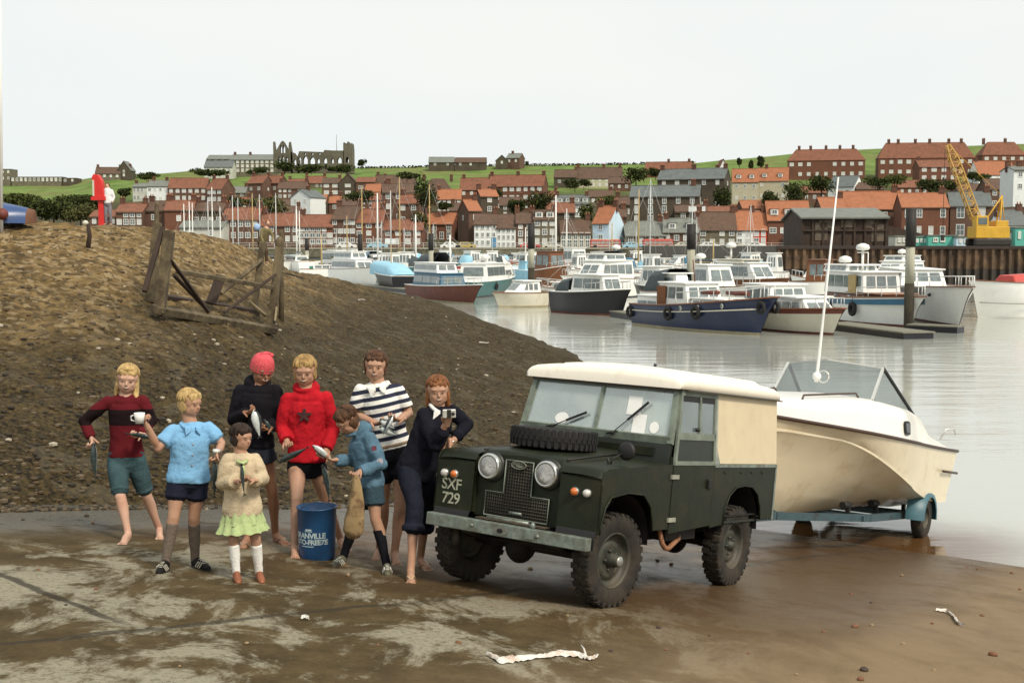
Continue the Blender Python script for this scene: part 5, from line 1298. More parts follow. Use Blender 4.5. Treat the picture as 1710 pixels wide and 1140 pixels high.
TR = [
 (708, 352, 46, 60, 282, 'big dark tree above the orange roofed waterfront cottage', 0, False),
 (604, 280, 16, 14, 590, 'small dark windblown tree just right of the abbey tower', 0, False),
 (900, 358, 44, 36, 276, 'dark tree in front of the long red brick flats', 0, False),
 (862, 356, 26, 22, 290, 'dark bush left of the dark tree by the brick flats', 0, True),
 (978, 372, 26, 32, 275, 'olive bush right of the white mansard house', 1, True),
 (960, 316, 34, 16, 380, 'dark bush below the dark roofed house', 0, True),
 (975, 312, 22, 12, 400, 'small round bush below the long cream house', 0, True),
 (1062, 306, 46, 26, 395, 'dark hedge tree left of the slate roofed blocks', 0, False),
 (1095, 296, 24, 16, 420, 'dark tree in front of the skyline bungalow', 0, False),
 (1286, 356, 36, 38, 280, 'bushy tree below the right cream house', 0, False),
 (1206, 352, 26, 40, 300, 'dark tree beside the tall dark gable', 0, False),
 (1330, 342, 50, 36, 300, 'wide dark bush behind the orange roofed garage house', 0, True),
 (1372, 322, 40, 30, 330, 'dark bush below the council house row', 0, True),
 (1465, 316, 44, 20, 400, 'dark bushes below the gap between the brick rows', 0, True),
 (1490, 310, 40, 20, 400, 'dark bushes left of the pale green windows', 1, True),
 (1555, 324, 56, 24, 330, 'dark bushes above the bright orange roof', 0, True),
 (1588, 318, 30, 16, 340, 'small bush above the slate roofed house with white surrounds', 0, True),
 (1640, 304, 28, 14, 380, 'bush below the low white bungalow', 1, True),
 (1624, 300, 16, 14, 390, 'dark round tree left of the low white bungalow', 0, False),
 (1254, 282, 9, 17, 470, 'left of two slim dark skyline trees', 0, False),
 (1271, 280, 12, 19, 470, 'right of two slim dark skyline trees', 0, False),
 (1235, 276, 8, 12, 480, 'small dark tree above the left cream house', 0, False),
 (880, 276, 6, 6, 600, 'tiny dark bush right of the skyline farm', 0, True),
 (90, 372, 90, 40, 300, 'dark scrub on the slope right of the upturned boat', 0, True),
 (30, 350, 70, 28, 330, 'olive scrub below the far left skyline', 1, True),
 (60, 368, 70, 34, 290, 'dark scrub clump behind the upturned boat', 0, True),
 (135, 372, 50, 30, 285, 'olive scrub clump left of the red life ring post', 2, True),
 (120, 345, 60, 20, 340, 'dark scrub in the middle of the left slope', 0, True),
 (158, 350, 34, 24, 310, 'dark bush behind the red life ring post', 0, True),
 (207, 330, 24, 16, 400, 'dark bush left of the white terrace', 0, True),
 (245, 300, 40, 12, 520, 'dark hedge right of the gabled church', 0, True),
 (352, 296, 60, 13, 520, 'dark hedge below the pale slate roofed hall', 0, True),
 (395, 350, 30, 22, 330, 'dark bush right of the white bay terrace', 0, True),
 (440, 348, 60, 18, 320, 'olive bushes on the slope below the low brown terrace', 2, True),
 (455, 358, 40, 22, 290, 'ochre bushes above the yacht masts', 2, True),
 (430, 292, 36, 14, 560, 'dark trees in front of the long priory building', 0, False),
 (475, 288, 40, 22, 550, 'dark trees at the foot of the abbey east front', 0, False),
 (520, 288, 50, 12, 550, 'dark bushes below the abbey nave', 0, True),
 (570, 288, 44, 12, 550, 'dark bushes below the abbey tower', 0, True),
 (600, 340, 44, 22, 330, 'dark bushes right of the narrow orange roof', 0, True),
 (700, 382, 26, 28, 272, 'olive bush left of the orange roofed cottage', 2, True),
 (745, 350, 26, 12, 300, 'dark bush below the low orange roofed row', 0, True),
 (820, 330, 30, 20, 320, 'dark bush in front of the lower brick flats', 0, True),
 (1022, 350, 50, 26, 310, 'green garden bushes above the pale blue house', 1, True),
 (680, 300, 40, 12, 480, 'dark hedge on the green hill behind the brown roof', 0, True),
]
for t in TR: tree(*t[:7], bush=t[7])
# hedge line on the crest
hd = MB(); rr = random.Random(5)
for i in range(1400):
    px = rr.uniform(600, 1160); d = 618; z = hill_z(px, d); s = rr.uniform(.2, .5)
    p = V(((px - 855) / F * d, d + rr.uniform(-2, 2), z + rr.uniform(-.3, .9)))
    a = V((rr.gauss(0, 1), rr.gauss(0, 1), rr.gauss(0, 1))).normalized(); b = a.orthogonal(); c2 = a.cross(b)
    hd.add([p + b * s, p + c2 * s, p - b * s, p - c2 * s], [(0, 1, 2, 3)])
hd.build('hedge', LEAF[0], kind='stuff')
# ---------------------------------------------------------------- harbour: boats, pontoons, piles
PM = {
 'white': M('gel_white', (.82, .82, .78), .3, .04, 1., dirt=(.66, .64, .56), dscale=1.2, dlo=.55, dhi=.85),
 'cream': M('gel_cream', (.60, .57, .46), .35, .06, 1., dirt=(.42, .38, .28), dscale=1.2, dlo=.5, dhi=.85),
 'navy': M('hull_navy', (.018, .028, .075), .3, .2, 1., dirt=(.03, .04, .07), dscale=1.),
 'blue': M('hull_blue', (.02, .06, .13), .35, .2, 1.),
 'lblue': M('cover_light_blue', (.30, .55, .68), .7, .12, 2.),
 'black': M('hull_black', (.012, .012, .016), .35, .2, 1.),
 'teal': M('hull_teal', (.035, .13, .13), .35, .15, 1.),
 'maroon': M('antifoul_maroon', (.13, .035, .02), .6, .25, 2.),
 'brown': M('varnish_brown', (.18, .065, .022), .35, .25, 3., stretch=(1, 1, 6)),
 'orange': M('hull_orange', (.52, .10, .035), .5, .2, 2.),
 'red': M('hull_red', (.48, .045, .03), .5, .15, 2.),
 'canvas': M('canvas_grey', (.05, .065, .07), .85, .2, 3.),
 'green': M('hull_green', (.06, .26, .19), .5, .2, 2.),
 'strip': M('stripe_blue', (.03, .12, .20), .4, .1, 2.),
 'ochre': M('waterline_ochre', (.42, .36, .22), .6, .2, 2.),
 'win': M('boat_window', (.15, .18, .18), .10, .4, 2., spec=.9),
 'alu': M('mast_alu', (.50, .51, .49), .45, .08, 3., metal=.3),
 'wood': M('mast_wood', (.42, .30, .12), .5, .15, 3.),
 'mwhite': M('mast_white', (.74, .74, .70), .45, .04, 3.),
 'deck': M('deck_grey', (.38, .38, .34), .8, .1, 2.),
 'rub': M('tyre_black', (.015, .014, .013), .85, .2, 3.),
 'yellow': M('rope_yellow', (.45, .33, .08), .8, .2, 3.),
}
CUR = [None]
def hull(root, L, B, fb, main, boot='maroon', strip=None, bow=1.4, deck='deck', full=.72, stern=.86, name='hull'):
    N = 18; rows = []
    for i in range(N + 1):
        u = i / N
        b = B / 2 * (stern + (1 - stern) * sstep(0, .4, u)) if u < .45 else B / 2 * (1 - ((u - .45) / .55) ** 2.2 * .985)
        zs = fb * (1 + .06 * (1 - u) + (bow - 1) * u * u); rake = .10 * L * (u ** 4)
        half = [(0, -.35, 0), (b * full * .8, -.18, 0), (b * lerp(full + .12, .55, u ** 3), .0, .0), (b * lerp(full + .15, .58, u ** 3), .10, .05), (b * lerp(.97, .80, u ** 3), zs * .62, .5), (b * .99, zs * .80, .7), (b, zs, 1.)]
        rows.append([V((u * L * .93 + rake * q * 1.0 + .04 * L * q * u, -y, z)) for y, z, q in half[::-1]] + [V((u * L * .93 + rake * q + .04 * L * q * u, y, z)) for y, z, q in half[1:]])
    mb = MB(); n = len(rows[0]); k = len(mb.v); mb.v += [q for r_ in rows for q in r_]
    mi = [2, 0, 0, 1, 1, 1]; mi = mi + mi[::-1]
    for i in range(N):
        for j in range(n - 1):
            mb.f.append([i * n + j, i * n + j + 1, (i + 1) * n + j + 1, (i + 1) * n + j]); mb.m.append(mi[j] if not (mi[j] == 2) else 2); mb.sm.append(True)
    mb.f.append(list(range(n))); mb.m.append(0); mb.sm.append(False)
    # deck
    for i in range(N):
        a, b_ = rows[i], rows[i + 1]; dz = V((0, 0, -.08)); o = len(mb.v)
        mb.v += [a[0] + dz, a[-1] + dz, b_[-1] + dz, b_[0] + dz]; mb.f.append([o, o + 1, o + 2, o + 3]); mb.m.append(3); mb.sm.append(False)
    CUR[0] = rows
    h = mb.build(name, [PM[main], PM[boot], PM[strip or main], PM[deck]], root)
    md = h.modifiers.new('edges', 'EDGE_SPLIT'); md.split_angle = radians(40)
    g = MB()
    for s in (0, -1): g.tube([rows[i][s] + V((0, 0, .01)) for i in range(N + 1)], .035, 5)
    g.tube([rows[0][0], rows[0][-1]], .035, 5)
    g.build('gunwale', PM['white' if main not in ('white', 'cream') else 'brown'] if strip is None else PM['brown'], h)
    return h, rows
def sheer(rows, x):
    for a, b in zip(rows, rows[1:]):
        if x <= b[0].x: k = clamp((x - a[0].x) / max(1e-6, b[0].x - a[0].x)); return lerp(abs(a[0].y), abs(b[0].y), k), lerp(a[0].z, b[0].z, k)
    return 0, rows[-1][0].z
def cabin(root, x0, x1, w, z0, z1, col='white', nwin=3, rf=.35, rb=.1, front=2, name='cabin', winh=(.42, .86), roofcol=None, taper=.86, back=0):
    """trapezoid cabin, x1 is the front; windows sit slightly proud with rounded look"""
    h = z1 - z0; fw = max(.2, min(.92, 2 * sheer(CUR[0], x1 + .1)[0] * .86 / w)); P = lambda x, y, k: V((lerp(x, x + (-rf * h if x == x1 else rb * h), k), y * lerp(1, taper, k), z0 + h * k))
    mb = MB(); mb.hexa([P(x0, -w / 2, 0), P(x1, -w / 2 * fw, 0), P(x1, w / 2 * fw, 0), P(x0, w / 2, 0), P(x0, -w / 2, 1), P(x1, -w / 2 * fw, 1), P(x1, w / 2 * fw, 1), P(x0, w / 2, 1)])
    c = mb.build(name, PM[col], root, bevel=.03)
    rm = MB(); a, b = P(x0, w / 2, 1), P(x1, w / 2, 1); rm.rbox((a.x - .12, -abs(a.y) - .06, z1 - .0), (b.x + .14, abs(a.y) + .06, z1 + .07)); rm.build('cabin_roof', PM[roofcol or col], c, bevel=.03)
    def pt(x, s, k, off): 
        yy = w / 2 * lerp(1, fw, (x - x0) / (x1 - x0)) * lerp(1, taper, k) + off
        return V((x, s * yy, z0 + h * k))
    for s in (-1, 1):
        for i in range(nwin):
            xa0 = x0 + rb * h * winh[1] + .12; xb0 = x1 - rf * h * winh[1] - .10; ln = (xb0 - xa0) / nwin
            xa, xb = xa0 + ln * i + .05, xa0 + ln * (i + 1) - .05
            wv = MB(); wv.prism([pt(xa, s, winh[0], .004), pt(xb, s, winh[0], .004), pt(xb - (rf * h * .2 if i == nwin - 1 else 0), s, winh[1], .004), pt(xa, s, winh[1], .004)], (0, s * .02, 0)); wv.build('window', PM['win'], c)
    for x, cnt, sg in ((x1, front, 1), (x0, back, -1)):
        for i in range(cnt):
            ya = lerp(-.86, .86, i / cnt) + .05; yb = lerp(-.86, .86, (i + 1) / cnt) - .05
            q = []
            for y_, k in ((ya, winh[0]), (yb, winh[0]), (yb, winh[1]), (ya, winh[1])):
                p = P(x, w / 2 * (fw if sg > 0 else .92) * y_, k); q.append(p + V((sg * .01, 0, 0)))
            wv = MB(); wv.prism(q, (sg * .02, 0, 0)); wv.build('window', PM['win'], c)
    return c
def mast(root, x, z0, top, mat_='alu', r=.06, boom=0, stays=None, spread=True, name='mast'):
    m = MB(); m.tube([(x, 0, z0 - .3), (x, 0, lerp(z0, top, .5)), (x, 0, top)], [r, r, r * .6], 6)
    mo = m.build(name, PM[mat_], root)
    if spread: 
        q = MB(); q.tube([(x, -.5, lerp(z0, top, .55)), (x, .5, lerp(z0, top, .55))], .025, 4); q.build('spreader', PM[mat_], mo)
    if boom: q = MB(); q.tube([(x, 0, z0 + 1.0), (x - boom, 0, z0 + .95)], .06, 6); q.build('boom', PM[mat_], mo); q = MB(); q.tube([(x - .1, 0, z0 + 1.12), (x - boom * .9, 0, z0 + 1.05)], [.13, .08], 6); q.build('furled_sail', PM['canvas' if boom % 1 > .5 else 'strip'], mo)
    if stays:
        q = MB()
        for a in stays: q.tube([(x, 0, top - .1), a], .012, 3)
        q.build('rigging', PM['alu'], mo)
def rails(root, rows, L, x0=.62, h=.5, col='alu', n=5):
    g = MB()
    pts = []
    for s in (-1, 1):
        line = []
        for i in range(n):
            x = L * lerp(x0, 1.0, i / (n - 1)); y, z = sheer(rows, x); p = V((min(x, rows[-1][0].x), s * y * .93, z)); g.tube([p, p + V((0, 0, h))], .02, 5); line.append(p + V((0, 0, h)))
        g.tube(line, .025, 5); pts.append(line[-1])
    g.tube(pts, .025, 5); g.build('pulpit_rail', PM[col], root)
def fender(root, x, rows, s, r=.3, drop=.35):
    y, z = sheer(rows, x); g = MB()
    n = 16; k = 8; P = []
    for i in range(n + 1):
        a = 2 * pi * i / n; P.append([V((x + (r * .7 + r * .28 * cos(b)) * cos(a), s * (y * .97 + .05 + r * .28 * sin(b)), z - drop - r * .3 + (r * .7 + r * .28 * cos(b)) * sin(a))) for b in [2 * pi * j / k for j in range(k)]])
    g.grid(P, 0, True, True); g.tube([(x, s * y, z), (x, s * (y + .03), z - drop + r * .3)], .012, 4); g.build('tyre_fender', PM['rub'], root)
def radar(root, x, y, z, h=.6):
    g = MB(); g.tube([(x, y, z), (x, y, z + h)], .07, 6); g.lathe([(0, h), (.28, h + .02), (.36, h + .12), (.30, h + .28), (.10, h + .36), (0, h + .37)], (x, y, z), 'z', 14); g.build('radar_dome', PM['mwhite'], root)
def boat_root(stern, bow, label, cat='boat', group='boats moored in the harbour', name='moored_boat'):
    a, b = WP(*stern), WP(*bow); d = b - a
    return empty(name, a, atan2(d.y, d.x), label, cat, group), d.length

# big navy motor boat nearest the slipway
def blue_cruiser():
    r, L = boat_root((1086, 541), (1284, 561), 'large navy blue wooden motor boat with white wheelhouse and brown door, nearest the slipway', name='motor_boat')
    h, rows = hull(r, L, 2.9, .98, 'navy', 'ochre', 'navy', bow=1.72)
    z = .98
    c = cabin(r, L * .24, L * .50, 2.2, z * .95, z + 1.12, 'white', 3, rf=.25, front=3, taper=.92, back=0)
    dr = MB(); dr.rbox((L * .24 - .04, -.9, z), (L * .24 + .02, -.2, z + 1.0)); dr.rbox((L * .245, -1.13, z - .1), (L * .32, -1.07, z + 1.0)); dr.build('brown_door', PM['brown'], c)
    cabin(r, .25, L * .23, 2.3, z * .75, z + .45, 'white', 2, rf=.0, rb=.2, front=0, name='aft_cabin', winh=(.35, .7))
    cabin(r, L * .50, L * .80, 1.9, z * 1.0, z + .45, 'white', 3, rf=.7, front=0, name='fore_cabin', winh=(.45, .85))
    st = MB()
    for s in (-1, 1): st.tube([V((L * u * .97, s * (sheer(rows, L * u * .97)[0] + .01), sheer(rows, L * u * .97)[1] * .72)) for u in [i / 14 for i in range(15)]], .03, 5)
    st.build('hull_moulding', PM['cream'], h)
    for x in (.40, .50, .63, .78):
        for s in (-1, 1):
            y, zz = sheer(rows, L * x); p = MB(); p.lathe([(0, s * .03), (.09, s * .03), (.12, 0)], (L * x, s * (y * .985), zz * .86), 'y', 14, mis=[1, 0]); p.build('porthole', [PM['cream'], PM['win']], h)
    for x in (.40, .62, .99):
        for s in (-1, 1): fender(r, L * x, rows, s, .30 if x > .9 else .34, .30)
    fender(r, .1, rows, -1, .3, .3)
    rails(r, rows, L, .45, .55, 'mwhite', 7)
    g = MB(); 
    for x, y, l in ((.56, -.6, 1.1), (.66, .1, 1.3), (.76, -.2, .9)): g.tube([(L * x, y, z + .75), (L * x + l, y + .1, z + .78)], .10, 6)
    g.build('rolled_gear', PM['maroon'], r)
    m = MB(); m.tube([(L * .36, .3, z + 1.1), (L * .34, .3, z + 2.2)], .03, 5); m.build('aerial', PM['maroon'], r)
blue_cruiser()
def white_launch():
    r, L = boat_root((1268, 546), (1396, 560), 'long low white launch with brown rubbing strake, right of the navy motor boat', name='white_launch')
    h, rows = hull(r, L * 1.04, 2.7, .95, 'cream', 'maroon', 'maroon', bow=1.25, deck='white')
    cabin(r, L * .2, L * .84, 2.2, .9, 1.55, 'white', 4, rf=1.1, front=2, winh=(.2, .7))
    cabin(r, L * .02, L * .42, 2.3, .9, 2.05, 'white', 3, rf=.2, front=3, name='wheelhouse')
    rails(r, rows, L, .6, .45, 'alu', 5); fender(r, L * .05, rows, -1, .3)
white_launch()
def fishing_boat():
    r, L = boat_root((1392, 530), (1533, 548), 'white fishing boat with a blue band, varnished coaming and tall radar post', 'fishing boat', name='fishing_boat')
    h, rows = hull(r, L, 3.1, 1.15, 'white', 'maroon', None, bow=1.3)
    bd = MB()
    for s in (-1, 1):
        up = [V((L * u * .985, s * (sheer(rows, L * u * .985)[0] + .015), sheer(rows, L * u * .985)[1] * .93)) for u in [i / 14 for i in range(15)]]
        dn = [V((p.x, p.y * .985 + s * .01, p.z * .74 / .93)) for p in up]
        bd.grid([up, dn])
    bd.build('blue_band', PM['strip'], h)
    c1 = cabin(r, L * .12, L * .80, 2.3, 1.05, 1.48, 'brown', 0, rf=.3, front=0, name='varnished_coaming')
    for x in (.28, .45, .62): p = MB(); p.lathe([(0, -.03), (.10, -.03), (.12, 0)], (L * x, -1.10, 1.28), 'y', 12); p.build('porthole', PM['win'], c1)
    c = cabin(r, L * .12, L * .60, 2.2, 1.45, 2.5, 'white', 4, rf=.15, front=3, taper=.94, winh=(.3, .85))
    d = MB(); d.rbox((L * .44, -1.12, 1.5), (L * .53, -1.06, 2.4)); d.build('ochre_door', PM['wood'], c)
    cabin(r, L * .08, L * .36, 2.0, 2.52, 2.82, 'white', 4, rf=.1, front=3, name='upper_screen', winh=(.3, .9))
    radar(r, L * .36, 0, 2.6, 1.0); radar(r, L * .14, 0, 2.6, .35)
    a = MB(); a.tube([(L * .36, .3, 2.6), (L * .36, .3, 3.5)], .03, 5); a.tube([(L * .36, -.3, 3.5), (L * .36, .3, 3.5)], .03, 5); a.build('mast_bracket', PM['mwhite'], r)
    for x in (.30, .58): fender(r, L * x, rows, -1, .38, .45); fender(r, L * x, rows, 1, .38, .45)
    rails(r, rows, L, .6, .5, 'mwhite', 5)
fishing_boat()
def big_white_bow():
    r, L = boat_root((1490, 512), (1612, 549), 'big white steel boat with a flared bow, black name strip and white pulpit rail', name='white_boat')
    h, rows = hull(r, L, 3.6, 1.5, 'white', 'maroon', None, bow=1.32, stern=.9)
    cabin(r, L * .1, L * .5, 2.7, 1.5, 2.5, 'white', 3, rf=.6, front=3)
    rails(r, rows, L, .5, .5, 'mwhite', 7)
    n = MB()
    def onhull(x, kz, o=.02):
        y, z = sheer(rows, x); return V((x, -(y * lerp(.90, 1., kz) + o), z * kz))
    up = [onhull(L * u, .97) for u in (.58, .66, .74, .80)]; dn = [onhull(L * u, .78) for u in (.58, .66, .74, .80)]
    n.grid([up, dn]); nb = n.build('name_board', PM['black'], h)
    a, b = onhull(L * .60, .87, .05), onhull(L * .80, .87, .05)
    me = put_text('1148', .36, PM['cream'], frame_mat((a + b) / 2 + V((0, -.02, 0)), b - a, (0, -.12, 1)), nb, .02, 'lettering', 1.1)
    p = MB()
    for x, k in ((.66, .62), (.84, .78)): q = onhull(L * x, k, .0); p.sph(q, .09, 0, 8, 6)
    p.build('hawse_hole', PM['black'], h)
    an = MB(); q = onhull(L * .74, .45, .03); an.tube([q, q + V((.35, 0, .22))], .035, 5); an.tube([q + V((-.05, 0, .12)), q, q + V((.14, 0, -.04))], .03, 5); an.build('anchor', PM['alu'], h)
big_white_bow()
def pale_far_right():
    r, L = boat_root((1745, 528), (1624, 530), 'very pale grey white boat at the right edge with a red tarpaulin on deck', name='white_boat')
    h, rows = hull(r, L, 3.4, 1.75, 'white', 'white', None, bow=1.15)
    s = MB()
    for sd in (-1, 1): s.tube([V((L * u * .98, sd * (sheer(rows, L * u * .98)[0] + .02), sheer(rows, L * u * .98)[1] * .42)) for u in [i / 10 for i in range(11)]], .04, 5)
    s.build('hull_moulding', PM['deck'], h)
    t = MB(); t.hexa([V(q) for q in ((L * .1, -1.0, 1.85), (L * .58, -.9, 1.9), (L * .58, .9, 1.9), (L * .1, 1.0, 1.85), (L * .1, -.8, 2.35), (L * .56, -.6, 2.25), (L * .56, .6, 2.25), (L * .1, .8, 2.35))]); t.build('red_tarpaulin', PM['red'], r, bevel=.06)
    fender(r, L * .22, rows, 1, .3, .4)
pale_far_right()

def generic(stern, bow, label, main='white', boot='maroon', strip=None, B=2.6, fb=.8, cab=None, cab2=None, canopy=None, mst=None, rail=True, extra=None, deck='white', bowr=1.35, stay=True):
    r, L = boat_root(stern, bow, label)
    h, rows = hull(r, L, B, fb, main, boot, strip, bow=bowr, deck=deck)
    if cab: cabin(r, L * cab[0], L * cab[1], B * .78, fb * .95, fb + cab[2], cab[3], cab[4], rf=cab[5], front=2, winh=(.35, .82), back=1)
    if cab2: cabin(r, L * cab2[0], L * cab2[1], B * .66, fb + cab2[2], fb + cab2[3], cab2[4], cab2[5], rf=.4, front=2, name='upper_cabin')
    if canopy:
        x0, x1, hh, col = canopy; q = MB(); w = B * .40
        q.grid([[V((L * x, y, fb + z)) for y, z in ((-w, 0), (-w * .95, hh * k * .75), (-w * .6, hh * k), (w * .6, hh * k), (w * .95, hh * k * .75), (w, 0))] for x, k in ((x0, .15), (lerp(x0, x1, .3), .85), (x1, 1.))])
        q.build('canopy', PM[col], r)
    if mst: mast(r, L * mst[0], fb + .3, mst[1], mst[2], mst[3] if len(mst) > 3 else .06, boom=mst[4] if len(mst) > 4 else 0, stays=[(0, 0, fb), (L * .95, 0, fb * 1.2), (L * mst[0], B * .45, fb), (L * mst[0], -B * .45, fb)] if stay else None)
    if rail: rails(r, rows, L, .6, .45, 'alu', 4)
    if extra: extra(r, L, fb, rows)
    return r
def outboard(col='white'):
    def f(r, L, fb, rows):
        g = MB(); g.rbox((-.45, -.2, fb - .1), (-.02, .2, fb + .45)); g.rbox((-.35, -.06, -.3), (-.15, .06, fb)); g.build('outboard_motor', PM[col], r, bevel=.06)
    return f
def fly(r, L, fb, rows):
    g = MB(); g.grid([[V((L * x, y, fb + z)) for y in (-.9, .9)] for x, z in ((.32, 1.9), (.36, 2.2), (.5, 2.15))]); g.build('fly_screen', PM['win'], r); radar(r, L * .3, 0, fb + 1.9, .35)
# ---- front rank (nearest first)
generic((700, 497), (798, 509), 'brown hulled cabin cruiser with white top and blue sides by the shingle point', 'maroon', 'ochre', B=2.6, fb=.95, cab=(.12, .62, .95, 'strip', 3, .3), cab2=(.10, .52, .9, 1.65, 'white', 2), extra=outboard(), bowr=1.4)
generic((772, 497), (854, 487), 'teal hulled fishing cruiser with white wheelhouse behind the brown one', 'teal', 'black', B=3.0, fb=1.1, cab=(.2, .62, 1.35, 'white', 3, .15), cab2=(.5, .85, .1, .8, 'white', 2), extra=lambda r, L, fb, rows: (radar(r, L * .45, 0, fb + 1.4, .3), fender(r, L * .3, rows, -1)), bowr=1.3)
generic((905, 511), (827, 513), 'small white three pointed cabin boat in the middle of the harbour', 'cream', 'ochre', B=2.2, fb=.85, cab=(.15, .75, .75, 'white', 3, 1.1), rail=False, bowr=1.1)
generic((990, 512), (898, 510), 'white sailing boat with two portholes beside the timber pile', 'white', 'white', B=2.2, fb=1.0, cab=(.15, .75, .5, 'white', 2, .6), mst=(.45, 3.0, 'alu', .04))
generic((942, 520), (1046, 528), 'navy hulled cruiser with red waterline, white cabin and grey stern hood', 'black', 'maroon', B=2.6, fb=1.15, cab=(.34, .82, 1.05, 'white', 3, .35), canopy=(.08, .32, .9, 'canvas'), bowr=1.3)
generic((1128, 505), (1062, 503), 'white cabin boat with a black lower hull left of the navy motor boat', 'black', 'black', None, B=2.6, fb=1.05, cab=(.2, .9, 1.35, 'white', 3, .3), bowr=1.2)
generic((1092, 514), (1150, 522), 'small boat under a tall grey canvas hood behind the navy motor boat', 'white', 'black', B=2.2, fb=1.0, canopy=(.05, .7, 1.5, 'canvas'), cab=(.6, .9, 1.2, 'white', 1, .5))
generic((1148, 508), (1262, 518), 'white wheelhouse cruiser with a maroon aerial behind the navy motor boat', 'white', 'black', B=2.6, fb=1.2, cab=(.1, .55, 1.4, 'white', 3, .4), extra=lambda r, L, fb, rows: radar(r, L * .2, 0, fb + 1.4, .4), bowr=1.2)
generic((1205, 505), (1310, 512), 'white motor yacht with a cream roof canopy and a white searchlight post', 'white', 'black', 'brown', B=2.8, fb=1.5, cab=(.1, .75, 1.2, 'white', 3, .8), cab2=(.1, .5, 1.1, 1.4, 'cream', 0), extra=lambda r, L, fb, rows: (radar(r, L * .15, 0, fb + 1.5, .7),), bowr=1.2)
generic((1330, 498), (1400, 500), 'white workboat with a small brown glazed wheelhouse', 'white', 'black', B=2.8, fb=1.2, cab=(.35, .8, 1.6, 'brown', 2, .05), bowr=1.1)
generic((1530, 488), (1456, 492), 'white flybridge cruiser with stacked decks behind the right hand timber pile', 'white', 'black', B=3.0, fb=1.5, cab=(.1, .7, 1.05, 'white', 3, .8), cab2=(.15, .55, 1.05, 1.5, 'white', 2), extra=lambda r, L, fb, rows: radar(r, L * .35, 0, fb + 1.5, .2))
generic((1062, 494), (944, 500), 'large white motor cruiser with brown side windows and flying bridge', 'white', 'black', B=3.0, fb=1.3, cab=(.2, .75, 1.4, 'white', 4, .8), cab2=(.3, .6, 1.35, 1.9, 'white', 2), extra=fly)
generic((1140, 484), (1016, 486), 'long white sailing yacht hull behind the white motor cruiser', 'white', 'white', B=3.0, fb=1.3, cab=(.25, .7, .5, 'white', 4, .8), mst=(.45, 9.5, 'alu', .06))
generic((566, 470), (632, 475), 'white two deck cruiser with grey windows beside the shingle edge', 'white', 'white', B=2.9, fb=1.3, cab=(.05, .72, 1.1, 'white', 3, .8), cab2=(.08, .55, 1.0, 1.9, 'white', 2))
generic((676, 486), (634, 478), 'dark hulled boat under a light blue cover', 'black', 'black', B=2.6, fb=1.2, canopy=(.0, .95, 1.2, 'lblue'), rail=False, mst=(.5, 4., 'wood', .04), stay=False)
generic((700, 474), (745, 478), 'boat with a dark grey canvas hood behind the brown cruiser', 'white', 'black', B=2.6, fb=1.2, canopy=(.1, .8, 2.0, 'canvas'))
generic((512, 453), (478, 450), 'white yacht with a navy sail cover at the left end of the moorings', 'white', 'white', B=2.8, fb=1.4, cab=(.2, .8, .9, 'white', 3, .4), mst=(.45, U(492, 337, 175).z, 'mwhite', .13, 3.6))
generic((518, 455), (546, 455), 'green dinghy beside the navy covered white yacht', 'green', 'black', B=2., fb=.9, rail=False)
generic((543, 450), (582, 452), 'white pointed cabin launch with dark hull behind the green dinghy', 'black', 'black', B=2.6, fb=1.0, cab=(.05, .8, 2.0, 'white', 3, .5), rail=False)
generic((604, 452), (640, 454), 'white cabin cruiser with a blue roof cover', 'white', 'black', B=2.6, fb=1.0, cab=(.1, .8, 1.5, 'white', 3, .5), canopy=(.1, .6, 2.0, 'strip'))
generic((660, 455), (700, 458), 'white cabin cruiser left of the dark capped pile', 'white', 'black', B=2.8, fb=1.2, cab=(.1, .75, 1.5, 'white', 3, .6))
generic((905, 478), (858, 476), 'bright blue open boat moored behind the timber pile', 'lblue', 'blue', B=2.6, fb=1.4, rail=False, cab=(.3, .6, .9, 'lblue', 0, .2))
generic((902, 482), (948, 484), 'boat with a varnished brown wheelhouse right of the timber pile', 'brown', 'black', B=2.6, fb=1.6, cab=(.1, .65, 1.7, 'brown', 2, .1))
generic((895, 454), (852, 453), 'orange hulled boat far out near the quay wall', 'orange', 'maroon', B=2.8, fb=1.3, cab=(.3, .6, 1.4, 'white', 2, .1), mst=(.4, 6.5, 'mwhite', .09), stay=False)
generic((765, 470), (800, 472), 'small bright red open boat left of the teal cruiser', 'red', 'maroon', B=2.4, fb=1.5, rail=False)
generic((930, 460), (985, 462), 'red and white trawler among the far moorings', 'orange', 'black', B=3.2, fb=1.5, cab=(.4, .7, 2.0, 'white', 2, .1), mst=(.3, 8.5, 'mwhite', .09))
generic((1180, 482), (1130, 480), 'white sloop behind the big middle pile', 'white', 'white', B=2.8, fb=1.3, cab=(.3, .7, .6, 'white', 3, .5), mst=(.5, 8.0, 'alu', .06))
